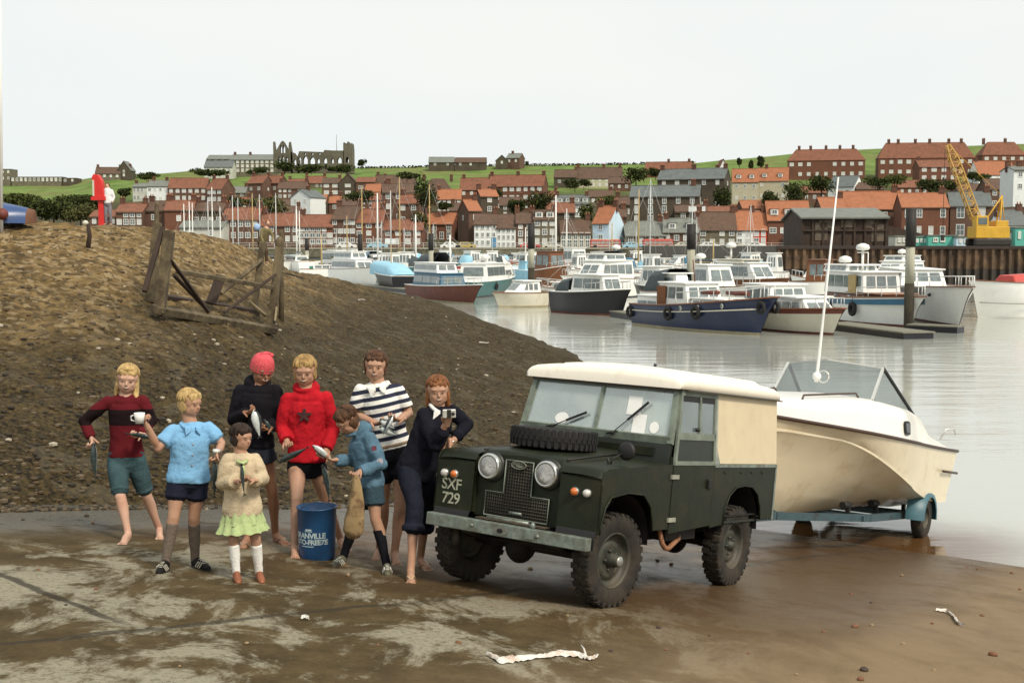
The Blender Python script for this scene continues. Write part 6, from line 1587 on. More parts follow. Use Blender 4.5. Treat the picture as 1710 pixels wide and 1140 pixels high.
# far ranks: small cruisers between the others
rr = random.Random(21)
far = [(588, 444), (622, 443), (652, 446), (690, 447), (712, 450), (742, 447), (775, 449), (806, 446), (830, 450), (868, 446), (915, 448), (955, 449), (990, 452), (1020, 456), (1060, 460), (1100, 456), (1190, 462), (1225, 466), (1250, 474), (1290, 480), (1345, 486), (742, 462), (820, 462), (655, 466), (1000, 470), (1090, 474), (560, 447), (604, 458), (636, 461), (676, 464), (722, 457), (760, 455), (790, 461), (845, 458), (880, 462), (925, 455), (965, 466), (1040, 466), (1075, 455), (1125, 466), (1160, 456), (1210, 470), (598, 449), (812, 452)]
LMK = [(575, 'tall brown warehouse'), (615, 'red roofed warehouse'), (672, 'low red roofed house'), (732, 'orange roofed cottage'), (778, 'stone gable'), (812, 'left white terrace half'), (845, 'right white terrace half'), (876, 'brown brick house'), (910, 'stone inn'), (958, 'cream shop'), (1003, 'pale blue house'), (1078, 'grey harbour shed'), (1137, 'workshop'), (1197, 'stone cottages'), (1243, 'narrow white front'), (1268, 'red fronted house'), (1318, 'blue garage door'), (1400, 'timber shed')]; seen_b = set()
for i, (px, py) in enumerate(far):
    w = rr.uniform(30, 44) * (1 if py < 455 else 1.2); sgn = rr.choice((-1, 1)); t = rr.choice(['white', 'white', 'cream', 'white', 'blue', 'white', 'teal', 'white'])
    what = rr.choice([('low cabin', 1.0, .8), ('tall wheelhouse', 1.8, .1), ('raked cabin', 1.3, .9)])
    tone = {'white': 'white', 'cream': 'cream', 'blue': 'blue hulled', 'teal': 'teal hulled'}[t]
    g_ = generic((px - sgn * w / 2, py), (px + sgn * w / 2, py + rr.uniform(-1, 1)), '', t, rr.choice(['black', 'maroon']), B=2.6, fb=rr.uniform(1.0, 1.4), cab=(.2, .7, what[1], 'white', 3, what[2]), canopy=(.02, .3, 1.4, rr.choice(['canvas', 'strip', 'lblue'])) if rr.random() < .4 else None, mst=(.45, rr.uniform(5, 8), 'alu', .05) if rr.random() < .35 else None, rail=py > 455)
    near = min(LMK, key=lambda q: abs(q[0] - px)); row = 'nearest the quay wall' if py < 448 else ('in the second row' if py < 455 else ('in the third row' if py < 464 else 'in the front rows'))
    lb = '%s boat with %s %s, %s the %s' % (tone, what[0], row, 'below' if px < near[0] else 'beneath', near[1])
    if lb in seen_b: lb = lb.replace(' boat', ' cruiser')
    seen_b.add(lb); g_['label'] = lb

# ---- yachts whose masts rise behind the bank
MS = [(309, 340, 'mwhite'), (318, 336, 'mwhite'), (323, 338, 'mwhite'), (349, 330, 'alu'), (356, 312, 'mwhite'), (369, 345, 'mwhite'), (390, 326, 'alu'), (399, 330, 'alu'), (423, 322, 'wood'), (435, 324, 'alu'), (462, 322, 'alu'), (501, 352, 'mwhite')]
ORD = ['first', 'second', 'third', 'fourth', 'fifth', 'sixth', 'seventh', 'eighth', 'ninth', 'tenth', 'eleventh', 'twelfth']
for i, (px, top, col) in enumerate(MS):
    t = 190 + (i % 3) * 8; b = WP(px, 410 + CZ * F / t)
    r = empty('yacht', (b.x - 3, b.y, 0), 0, '%s yacht mast from the left above the shingle ridge, %s' % (ORD[i], {'mwhite': 'white', 'alu': 'pale grey', 'wood': 'yellow brown'}[col]), 'yacht', 'yachts behind the shingle bank')
    h, rows = hull(r, 8.0, 2.6, 1.1, 'white', 'black', None, deck='white')
    cabin(r, 2, 5.5, 1.8, 1.0, 1.6, 'white', 3, rf=.8, front=0)
    mast(r, 3.0, 1.2, U(px, top, t).z, col, .10, boom=3.4 if i % 2 else 2.6, stays=[(0, 0, 1.1), (7.6, 0, 1.4)])
MS2 = [(537, 393, 'wood', 150), (606, 312, 'wood', 165), (631, 322, 'mwhite', 160), (653, 318, 'alu', 158), (668, 295, 'wood', 170), (695, 358, 'mwhite', 150), (718, 308, 'wood', 160), (752, 392, 'mwhite', 120), (928, 326, 'mwhite', 140), (1066, 316, 'wood', 150), (1022, 372, 'wood', 160), (1192, 400, 'wood', 135), (1247, 408, 'alu', 125), (676, 380, 'alu', 172), (580, 360, 'wood', 180)]
LB = ['short varnished mast left of the white cruisers', 'tall varnished mast with white boom left of the thick white mast', 'thick white mast left of the grey one', 'grey mast with a small white lantern box', 'tallest varnished mast near the dark tree', 'short white mast with a round white float', 'tall varnished mast below the big dark tree', 'short slanting white mast above the dark hooded boat', 'tall white mast right of the timber pile', 'tall varnished mast in front of the slate roofed block', 'short varnished mast by the pale blue house', 'short varnished mast right of the big middle pile', 'short grey mast before the red fronted house', 'thin grey mast beside the tallest varnished mast', 'thin varnished mast before the brown warehouse']
for (px, top, col, t), lb in zip(MS2, LB):
    b = WP(px, 410 + CZ * F / t)
    r = empty('yacht', (b.x - 2.6, b.y, 0), rr.uniform(-.15, .15), 'white yacht with ' + lb, 'yacht', 'boats moored in the harbour')
    h, rows = hull(r, 7.0, 2.4, .95, rr.choice(['white', 'cream', 'white', 'blue']), 'black', None, deck='white')
    cabin(r, 1.6, 5.0, 1.7, .9, 1.5, 'white', 3, rf=.8, front=0)
    mast(r, 2.6, 1.1, U(px, top, t).z, col, .12 if col == 'mwhite' else .09, boom=2.6, stays=[(0, 0, 1), (6.7, 0, 1.3)])

# ---- piles
def pile(px, ytop, ybase, w, ydark, label, weed=.5):
    b = WP(px, ybase); t = b.y; ztop = U(px, ytop, t).z; zd = U(px, ydark, t).z; r = w / F * t / 2
    R_ = empty('timber_pile', b, 0, label, 'pile', 'timber piles standing in the harbour')
    m = MB(); m.tube([(0, 0, -1), (0, 0, zd * weed)], [r * .94, r * .94], 12, 1); m.tube([(0, 0, zd * weed - .01), (0, 0, zd)], [r * .9, r * .88], 12, 0); m.build('post', [M('pile_grey', (.36, .35, .27), .85, .2, 2., stretch=(4, 4, .6)), M('pile_weed', (.035, .028, .016), .9, .4, 2.)], R_)
    m = MB(); m.tube([(0, 0, zd), (0, 0, ztop)], r * 1.0, 12); m.build('cap', M('pile_tar', (.016, .013, .011), .7, .3, 3.), R_)
pile(887, 373, 500, 12, 415, 'slim timber pile with black top in front of the stone inn', .62)
pile(1153, 374, 515, 15, 416, 'stout timber pile with black top between the workshop and cottages', .35)
pile(1517, 348, 548, 17, 412, 'tallest timber pile with black top in front of the bright orange roof', .55)
pile(720, 390, 478, 9, 418, 'timber pile with short black top before the orange roofed cottage', .3)
pile(602, 391, 462, 8, 425, 'small timber pile with black top before the red roofed warehouse', .3)
pile(513, 398, 452, 7, 418, 'smallest timber pile with black top at the left', .3)
# ---- pontoons
def pontoon(A, B, w, label, h=.32):
    a, b = WP(*A), WP(*B); d = b - a; r = empty('pontoon', a, atan2(d.y, d.x), label, 'pontoon', 'floating pontoons')
    m = MB(); m.rbox((0, -w / 2, h - .06), (d.length, w / 2, h)); 
    m.build('decking', M('pontoon_deck', (.17, .16, .12), .85, .3, 3., stretch=(4, .5, 1)), r)
    m = MB(); m.rbox((0.05, -w / 2 + .05, -.2), (d.length - .05, w / 2 - .05, h - .06)); m.build('float', PM['black'], r)
    return r
pontoon((1392, 548), (1535, 566), 1.5, 'dark floating pontoon in front of the fishing boat', .3)
pontoon((1520, 552), (1606, 556), .9, 'short pontoon end beneath the big white bow')
pontoon((1040, 528), (1092, 536), 1.6, 'low pontoon left of the navy motor boat')
pontoon((560, 476), (720, 492), 1.4, 'long pontoon behind the shingle point')
pontoon((860, 466), (1300, 500), 1.6, 'long middle pontoon between the boat rows')
pontoon((600, 452), (900, 458), 1.6, 'far pontoon below the white waterfront terrace')

# ---- vehicles on the quay road
def coach(px0, px1, label, cols, d=252):
    a, b = U(px0, 415, d), U(px1, 400, d); w = b.x - a.x; h = b.z - ZQ
    r = empty('coach', (a.x, d, ZQ), 0, label, 'coach', 'coaches parked on the quay')
    m = MB(); m.rbox((0, 0, .35), (w, 2.4, h)); m.build('body', cols[0], r, bevel=.15)
    m = MB(); m.rbox((.3, .1, h - .05), (w - .3, 2.3, h + .12)); m.build('roof', cols[1], r, bevel=.1)
    n = int(w / .95)
    for i in range(n):
        m = MB(); m.rbox((.25 + (w - .5) / n * i + .06, -.02, h * .50), (.25 + (w - .5) / n * (i + 1) - .06, .03, h * .84)); m.build('window', [M('coach_glass', (.30, .25, .22), .15, .3, 2., spec=.8)], r)
    for x in (w * .16, w * .8):
        m = MB(); m.lathe([(0, -.06), (.3, -.06), (.45, -.02), (.45, .22), (0, .22)], (x, 0, .45), 'y', 16); m.build('wheel', PM['rub'], r)
    m = MB(); m.rbox((.1, -.015, h * .30), (w - .1, 0, h * .38)); m.build('stripe', PM['cream'], r)
redc = M('coach_red', (.50, .075, .05), .45, .15, 1.)
coach(986, 1036, 'red coach parked by the pale blue fronted house', [redc, PM['cream']])
coach(1074, 1124, 'longer red coach parked in front of the brown workshop', [redc, redc])
def car_far(px0, label, col, d=250, flip=False):
    a = U(px0, 415, d); r = empty('parked_car', (a.x, d, ZQ), 0, label, 'car', 'cars parked on the quay'); w = 4.2
    m = MB(); prof = [(0, .3), (.05, .85), (.6, .95), (1.0, 1.38), (2.5, 1.40), (3.1, .98), (4.1, .85), (4.2, .3)]
    m.prism([(x, 0, z) for x, z in prof], (0, 1.6, 0)); m.build('body', col, r, bevel=.05)
    for x0, x1 in ((.95, 1.65), (1.75, 2.75)): m = MB(); m.prism([(x0 + .1, -.01, .95), (x1, -.01, .95), (x1 - (.3 if x1 > 2 else 0), -.01, 1.3), (x0 + (.25 if x0 < 1 else .1), -.01, 1.3)], (0, .02, 0)); m.build('window', PM['win'], r)
    for x in (.85, 3.3): m = MB(); m.lathe([(0, -.05), (.2, -.05), (.3, 0), (.3, .2), (0, .2)], (x, 0, .3), 'y', 14); m.build('wheel', PM['rub'], r)
for px0, lb, c in ((1168, 'white hatchback parked before the stone cottages', 'white'), (1126, 'pale car parked right of the longer red coach', 'cream'), (1040, 'light blue car between the two red coaches', 'lblue'), (905, 'cream car parked before the stone inn', 'cream'), (868, 'red car parked before the brown brick house', 'red'), (760, 'yellow car parked before the stone gable house', 'yellow'), (735, 'white van like car before the orange roofed cottage', 'white'), (560, 'white car parked before the tall brown warehouse', 'white'), (612, 'pale blue car parked before the red roofed warehouse', 'lblue'), (1212, 'cream car parked before the narrow white house', 'cream'), (1245, 'white car parked before the red fronted house', 'white')):
    car_far(px0, lb, PM[c])
# shore objects on the bank: upturned boat, life ring post, timber frame
# ---------------------------------------------------------------- people
SK = {
 'fair': M('skin_fair', (.54, .33, .235), .55, .08, 9., spec=.35, dirt=(.50, .26, .18), dscale=5.),
 'tan': M('skin_tan', (.29, .145, .085), .55, .10, 9., spec=.35, dirt=(.25, .115, .065), dscale=5.),
 'mid': M('skin_mid', (.43, .245, .16), .55, .08, 9., spec=.35, dirt=(.39, .20, .125), dscale=5.),
}
EYEW = M('eye_white', (.36, .28, .23), .4); EYED = M('eye_dark', (.02, .015, .01), .2); LIP = M('lips', (.30, .09, .06), .6); TEETH = M('teeth', (.58, .50, .42), .5)
def fabric(name, col, var=.2, **k): return M(name, col, k.pop('rough', .9), var, k.pop('scale', 14.), bump=k.pop('bump', .35), bscale=k.pop('bscale', 55.), spec=.15, **k)
def cap(mb, p, q, r1, r2, mi=0, ends=(True, True), seg=14):
    mb.tube([p, q], [r1, r2], seg, mi)
    if ends[0]: mb.sph(p, r1, mi, 12, 8)
    if ends[1]: mb.sph(q, r2, mi, 12, 8)
    return mb
def limb(mb, pts, rads, ends=(True, True), mi=0, seg=16):
    """tapering limb through joints, with in-between bulges"""
    mb.tube(pts, rads, seg, mi)
    for i, (p, r) in enumerate(zip(pts, rads)):
        if (i == 0 and not ends[0]) or (i == len(pts) - 1 and not ends[1]): continue
        mb.sph(p, r, mi, 12, 8)
def blob(mb, name, mats, root, voxel=.009, smooth=4, wr=0, wscale=9., extra=None, matfn=None, attr=None, aniso=None):
    mb.mi = 0
    me0 = MB.mesh(mb, 'tmp', mats[0] if isinstance(mats, (list, tuple)) else mats)
    o = bpy.data.objects.new('tmp', me0); C.objects.link(o)
    m = o.modifiers.new('r', 'REMESH'); m.mode = 'VOXEL'; m.voxel_size = voxel
    if smooth: s = o.modifiers.new('s', 'SMOOTH'); s.iterations = smooth; s.factor = .5
    dg = bpy.context.evaluated_depsgraph_get(); dg.update()
    me = bpy.data.meshes.new_from_object(o.evaluated_get(dg)); bpy.data.objects.remove(o)
    loc = root.matrix_world.translation if root.parent is None and root.type == 'EMPTY' else V((0, 0, 0))
    loc = root.location if root.type == 'EMPTY' else V((0, 0, 0))
    if wr:
        me.update(); ns = [v.normal.copy() for v in me.vertices]
        for v, n in zip(me.vertices, ns):
            q = v.co * wscale
            if aniso: q = V((q.x * aniso[0], q.y * aniso[1], q.z * aniso[2]))
            k = noise.noise(q) + .5 * noise.noise(q * 2.3)
            v.co += n * (wr * k)
    me.name = name; me.materials.clear()
    ml = mats if isinstance(mats, (list, tuple)) else [mats]
    for q in ml: me.materials.append(q)
    me.polygons.foreach_set('use_smooth', [True] * len(me.polygons))
    me.polygons.foreach_set('material_index', [0] * len(me.polygons))
    if matfn:
        me.polygons.foreach_set('material_index', [matfn(p.center) for p in me.polygons])
    if attr:
        a = me.attributes.new('along', 'FLOAT', 'POINT'); a.data.foreach_set('value', [attr(v.co) for v in me.vertices])
    if extra is not None:
        em = extra.mesh('x', ml); bm = bmesh.new(); bm.from_mesh(me); bm.from_mesh(em); bm.to_mesh(me); bm.free(); bpy.data.meshes.remove(em)
    for v in me.vertices: v.co -= loc
    me.update()
    ob = bpy.data.objects.new(name, me); C.objects.link(ob); ob.parent = root
    return ob
def hand(mb, ex, wrist, hd, nrm, S, curl=.5, thumb=1, mi=0):
    """palm goes into the blob mesh, five separate fingers into ex; hd: direction, nrm: palm normal"""
    hd = hd.normalized(); nrm = (nrm - hd * nrm.dot(hd)).normalized(); sd = hd.cross(nrm)
    pe = wrist + hd * .085 * S
    for k in (-1, 0, 1): limb(mb, [wrist + sd * k * .010 * S, pe + sd * k * .025 * S], [.017 * S, .014 * S])
    L_ = [(.036, .024, .018), (.042, .027, .020), (.039, .025, .019), (.030, .019, .016)]
    for i in range(4):
        b = pe + sd * ((i - 1.5) * .0195 * S) - hd * .006 * S; d = hd.copy(); pts = [b]; rr_ = [.0098 * S]
        for j, l in enumerate(L_[i]):
            a = curl * (.75 + .3 * j) * (1 + .12 * (i - 1)); d = (Matrix.Rotation(-a, 3, sd) @ d).normalized()
            pts.append(pts[-1] + d * l * S); rr_.append((.0092 - .0012 * j) * S)
        ex.tube(pts, rr_, 7, mi); ex.sph(pts[-1], rr_[-1], mi, 7, 5)
        for p_, r_ in zip(pts[1:-1], rr_[1:-1]): ex.sph(p_, r_ * 1.02, mi, 7, 5)
    t0 = wrist + hd * .025 * S - sd * thumb * .026 * S; d1 = (hd * .75 - sd * thumb * .65 + nrm * .35).normalized(); p1 = t0 + d1 * .034 * S; d2 = (hd + nrm * (.3 + curl * .5) - sd * thumb * .1).normalized(); p2 = p1 + d2 * .026 * S; p3 = p2 + (d2 + nrm * .3).normalized() * .02 * S
    ex.tube([t0, p1, p2, p3], [.013 * S, .011 * S, .0098 * S, .0085 * S], 7, mi); ex.sph(p3, .0085 * S, mi, 7, 5); ex.sph(t0, .0135 * S, mi, 7, 5)
def bare_foot(mb, ex, heel, toe, ank, S, mi=0):
    d = (toe - heel); d.z = 0; L_ = max(.20 * S, min(d.length, .27 * S)); d.normalize(); sd = V((-d.y, d.x, 0)); up = V((0, 0, 1))
    g = lambda a, z, o=0: heel + d * a * L_ + sd * o * S + up * z * S
    def gz(p): return V((p.x, p.y, max(p.z, ground_z(p.x, p.y) + (p.z - heel.z) * .0 + .0)))
    limb(mb, [ank, g(.05, .035)], [.036 * S, .034 * S]); limb(mb, [g(.08, .055), g(.42, .048), g(.72, .026)], [.034 * S, .032 * S, .024 * S])
    limb(mb, [g(.02, .028), g(.7, .020, .018)], [.028 * S, .022 * S]); limb(mb, [g(.02, .028), g(.68, .018, -.020)], [.028 * S, .020 * S])
    for k in range(5):
        o = (k - 2) * .0165; r = (.0135 if k == 0 else .009) * S; l = (.20 if k == 0 else .17 - .02 * k) * L_
        a = g(.74, .018, o * -1 if False else o); b = a + d * l; b.z = a.z - .006 * S; ex.tube([a, b], [r * 1.1, r], 7, mi); ex.sph(b, r, mi, 7, 5)
def G2(px, py): return G(px, py)

def person(label, P, skin, S, HH, face, parts, group=None, headup=(0, 0, 1), category='person', build_w=1.0, eyes=True, smile=True, t0=None):
    """P: joints as photo positions with a depth offset; lists every joint, then placed in the world"""
    gs = {k: (G(*P[k]) if t0 is None else U(P[k][0], P[k][1], t0)) for k in ('heA', 'toA', 'heB', 'toB')}
    if t0 is None: t0 = (gs['heA'].y + gs['heB'].y) / 2
    J = {}
    for k, v in P.items():
        if k in gs: continue
        J[k] = U(v[0], v[1], t0 + (v[2] if len(v) > 2 else 0))
    J.update(gs)
    HH = HH / F * t0
    up = V((0, 0, 1))
    for s in 'AB':
        J['an' + s] = J['he' + s] + up * .075 * S + (J['toA'] - J['heA']) * 0
        if 'an%sp' % s in P: pass
        kn = J['kn' + s]; J['kn' + s] = U(P['kn' + s][0], P['kn' + s][1], lerp(t0, J['he' + s].y, .55) - (.04 if len(P['kn' + s]) < 3 else -P['kn' + s][2]))
    root = empty('person', (J['heA'] + J['heB']) / 2, 0, label, category, group)
    root.location = (J['heA'] + J['heB']) / 2
    R_ = (J['shB'] - J['shA']).normalized(); Nc = (J['shA'] + J['shB']) / 2; Pc = J['pel']
    sp = (Nc - Pc).normalized(); Fw = R_.cross(sp).normalized(); R_ = sp.cross(Fw)
    sw = (J['shB'] - J['shA']).length
    if 'sw' in P: sw = P['sw'][0]
    W = build_w * S
    hipw = .085 * W
    J['hiA'] = Pc - R_ * hipw; J['hiB'] = Pc + R_ * hipw
    K = dict(J=J, R=R_, F=Fw, up=sp, S=S, W=W, Nc=Nc, Pc=Pc, root=root, HH=HH, sk=SK[skin], t0=t0)
    # body
    mb = MB(); ex = MB()
    tor = [(-.10, .150, .105), (.10, .160, .110), (.35, .135, .092), (.55, .140, .10), (.80, .148, .108), (.93, .115, .085)]
    K['tor'] = tor
    L_ = (Nc - Pc)
    ring = lambda inf, lo, hi: ([Pc + L_ * k for k, _, _ in tor if lo <= k <= hi], [(w + inf) * W for k, w, _ in tor if lo <= k <= hi])
    pts, rad = ring(0, -1, 2)
    mb.tube(pts, rad, 18, 0, flat=(R_, .68)); mb.sph(pts[0] + sp * .04 * S, V((.12, .085, .085)) * W, 0); 
    limb(mb, [J['shA'] + (Nc - J['shA']) * .12 - sp * .012 * S, Nc + sp * .022 * S, J['shB'] + (Nc - J['shB']) * .12 - sp * .012 * S], [.036 * W, .050 * W, .036 * W])
    # head frame
    f = V(face).normalized(); hu = V(headup).normalized(); r = f.cross(hu).normalized(); u = r.cross(f).normalized(); hc = J['head']
    Hm = Matrix((r, f, u)).transposed()      # columns: right, forward, up
    h = lambda x, y, z: hc + (r * x + f * y + u * z) * HH
    K['h'] = h; K['Hm'] = Hm
    mb.sph(h(0, -.03, .12), V((.375, .405, .370)) * HH, 0, 20, 14, Hm)
    mb.sph(h(0, .08, -.18), V((.305, .285, .27)) * HH, 0, 16, 12, Hm)
    mb.sph(h(0, .20, -.34), V((.15, .12, .09)) * HH, 0, 12, 8, Hm)
    for s in (-1, 1):
        mb.sph(h(s * .15, .24, -.10), V((.12, .10, .12)) * HH, 0, 10, 8, Hm); mb.sph(h(s * .335, -.03, -.04), V((.03, .06, .10)) * HH, 0, 10, 8, Hm)
    cap(mb, h(0, .35, .02), h(0, .415, -.085), .028 * HH, .045 * HH); mb.sph(h(0, .34, .12), V((.26, .05, .05)) * HH, 0, 10, 8, Hm)
    cap(mb, h(0, -.08, -.25), Nc + sp * .02, .235 * HH, .26 * HH); cap(mb, Nc + sp * .03, Nc - sp * .05 * S, .24 * HH, .05 * W)
    for s in 'AB':
        sh, el, ha = J['sh' + s], J['el' + s], J['ha' + s]
        limb(mb, [sh - sp * .012 * S, lerp(sh, el, .4), el, lerp(el, ha, .3), lerp(el, ha, .93)], [.036 * W, .046 * W, .037 * W, .037 * W, .025 * W])
        hi, kn, an = J['hi' + s], J['kn' + s], J['an' + s]
        dwn = (kn - hi)
        bk = -Fw * .012 * S
        limb(mb, [hi, lerp(hi, kn, .35), lerp(hi, kn, .8), kn, lerp(kn, an, .30) + bk, lerp(kn, an, .7), an], [.084 * W, .078 * W, .056 * W, .052 * W, .053 * W, .037 * W, .034 * W])
        hdv = J['hd' + s] - ha if ('hd' + s) in J else (ha - el)
        hd = V(parts['hand' + s][0]) if ('hand' + s) in parts else (ha - el).normalized()
        nr = V(parts['hand' + s][1]) if ('hand' + s) in parts else V((0, -.2, -1))
        cu = parts['hand' + s][2] if ('hand' + s) in parts else .55
        wrist = ha - hd.normalized() * .055 * S
        limb(mb, [lerp(el, ha, .8), wrist], [.028 * W, .022 * W])
        hand(mb, ex, wrist, hd, nr, S, cu, 1 if s == 'A' else -1)
        if parts.get('shoes') is None or parts['shoes'] in ('flipflop', 'sandal'): bare_foot(mb, ex, J['he' + s], J['to' + s], an, S)
        else: limb(mb, [an, J['he' + s] + V((0, 0, .04)), J['he' + s] + (J['to' + s] - J['he' + s]).normalized() * .12 * S + V((0, 0, .03))], [.034 * S, .028 * S, .022 * S])
    # face
    for s in (-1, 1):
        ex.sph(h(s * .140, .338, .015), V((.050, .022, .017)) * HH, 1, 8, 6, Hm); ex.sph(h(s * .140, .352, .015), V((.024, .014, .018)) * HH, 2, 8, 6, Hm)
        ex.sph(h(s * .145, .358, .085), V((.070, .016, .010)) * HH, 5, 8, 6, Hm); ex.sph(h(s * .135, .345, .046), V((.055, .028, .012)) * HH, 6, 8, 6, Hm)
    kx = .125 if smile else .075; arcp = lambda z0, f0, k=1.: [h(kx * k * q, f0 + .010 - .042 * q * q, z0 + (.045 if smile else .0) * q * q) for q in (-1, -.6, -.2, .2, .6, 1)]
    ex.tube(arcp(-.225, .352), [.008 * HH, .020 * HH, .026 * HH, .026 * HH, .020 * HH, .008 * HH], 6, 3)
    if smile: ex.tube(arcp(-.214, .366, .8), [.004 * HH, .012 * HH, .016 * HH, .016 * HH, .012 * HH, .004 * HH], 6, 4)
    K['body'] = blob(mb, 'body', [SK[skin], EYEW, EYED, LIP, TEETH, parts['brow'], SK[skin]], root, .0085, 5, extra=ex)
    return K

def top_garment(K, name, mats, sleeve=1.0, hem=-.08, inf=.016, neck='crew', wr=.006, flare=.0, attr=None, matfn=None, open_hem=None, voxel=.010, sl_r=.016, hood=False, aniso=None):
    J, R_, S, W, Nc, Pc, sp, Fw = K['J'], K['R'], K['S'], K['W'], K['Nc'], K['Pc'], K['up'], K['F']
    mb = MB(); L_ = Nc - Pc; tor = K['tor']
    pts, rad = [Pc + L_ * hem], [(interp([(k, w) for k, w, _ in tor], hem) + inf + flare) * W]
    for k, w, _ in tor:
        if k > hem + .05: pts.append(Pc + L_ * k); rad.append((max(w, .126) + inf + flare * max(0, 1 - k)) * W)
    mb.tube(pts, rad, 20, 0, flat=(R_, .74))
    limb(mb, [J['shA'] + (Nc - J['shA']) * .12 - sp * .020 * S, Nc + sp * .020 * S, J['shB'] + (Nc - J['shB']) * .12 - sp * .020 * S], [.056 * W, .072 * W, .056 * W])
    mb.sph(Nc - sp * .015 * S, V((.115, .098, .07)) * W, 0, 16, 10, Matrix((R_, Fw, sp)).transposed())
    if neck != 'none': cap(mb, Nc, Nc + (K['h'](0, -.05, -.40) - Nc) * .45, .085 * W, .068 * W, ends=(False, False))
    for s in 'AB':
        sh, el, ha = J['sh' + s], J['el' + s], J['ha' + s]
        sl = sleeve[s] if isinstance(sleeve, dict) else sleeve
        sh = lerp(sh, el, .03); P_ = [sh, lerp(sh, el, .5), el, lerp(el, ha, .5), lerp(el, ha, .86)]; r_ = [.048, .049, .042, .038, .030]
        tot = sl * 4 
        q, rr_ = [P_[0]], [(r_[0] + sl_r * .6) * W]
        for i in range(1, 5):
            if i <= tot + 1e-6: q.append(P_[i]); rr_.append((r_[i] + sl_r) * W)
            elif i - 1 < tot: k = tot - (i - 1); q.append(lerp(P_[i - 1], P_[i], k)); rr_.append((lerp(r_[i - 1], r_[i], k) + sl_r * 1.25) * W)
        limb(mb, q, rr_, (True, False))
    if hood:
        h = K['h']; mb.sph(lerp(Nc, h(0, -.3, -.38), .55), V((.13, .10, .075)) * W, 0, 14, 10, K['Hm'])
        mb.tube([h(0, 0, -.48) + (R_ * .30 * cos(a) + Fw * .30 * sin(a) * 1.0) * K['HH'] - sp * .06 * (1 + sin(a)) * K['HH'] for a in [2 * pi * i / 16 for i in range(17)]], .07 * K['HH'], 8)
    return blob(mb, name, mats, K['root'], voxel, 3, wr, 13., matfn=matfn, attr=attr, aniso=aniso)

def bottoms(K, name, mats, leg=.35, waist=.22, inf=.014, flare=.012, wr=.004, cuff=0, legB=None, voxel=.010, aniso=None):
    J, R_, S, W, Nc, Pc, sp = K['J'], K['R'], K['S'], K['W'], K['Nc'], K['Pc'], K['up']
    mb = MB(); L_ = Nc - Pc
    mb.tube([Pc + L_ * k for k in (-.20, -.08, .06, waist)], [(.10 + inf) * W, (.150 + inf) * W, (.156 + inf) * W, (.150 + inf) * W], 20, 0, flat=(R_, .72))
    for s in 'AB':
        hi, kn, an = J['hi' + s], J['kn' + s], J['an' + s]; lg = leg if s == 'A' or legB is None else legB
        P_ = [hi, lerp(hi, kn, .35), lerp(hi, kn, .8), kn, lerp(kn, an, .35), lerp(kn, an, .7), an]; ks = [0, .2, .42, .5, .67, .85, 1.]; r_ = [.088, .082, .062, .058, .058, .046, .042]
        q, rr_ = [P_[0]], [(r_[0] + inf * .6) * W]
        for i in range(1, 7):
            if ks[i] <= lg: q.append(P_[i]); rr_.append((r_[i] + inf + flare * ks[i] * .5) * W)
            elif ks[i - 1] < lg: k = (lg - ks[i - 1]) / (ks[i] - ks[i - 1]); q.append(lerp(P_[i - 1], P_[i], k)); rr_.append((lerp(r_[i - 1], r_[i], k) + inf + flare) * W)
        limb(mb, q, rr_, (True, False))
        if cuff:
            a = q[-1]; d = (q[-2] - q[-1]).normalized(); mb.tube([a, a + d * .05 * S], [rr_[-1] + .012 * W, rr_[-1] + .012 * W], 16)
    return blob(mb, name, mats, K['root'], voxel, 3, wr, 12., aniso=aniso)

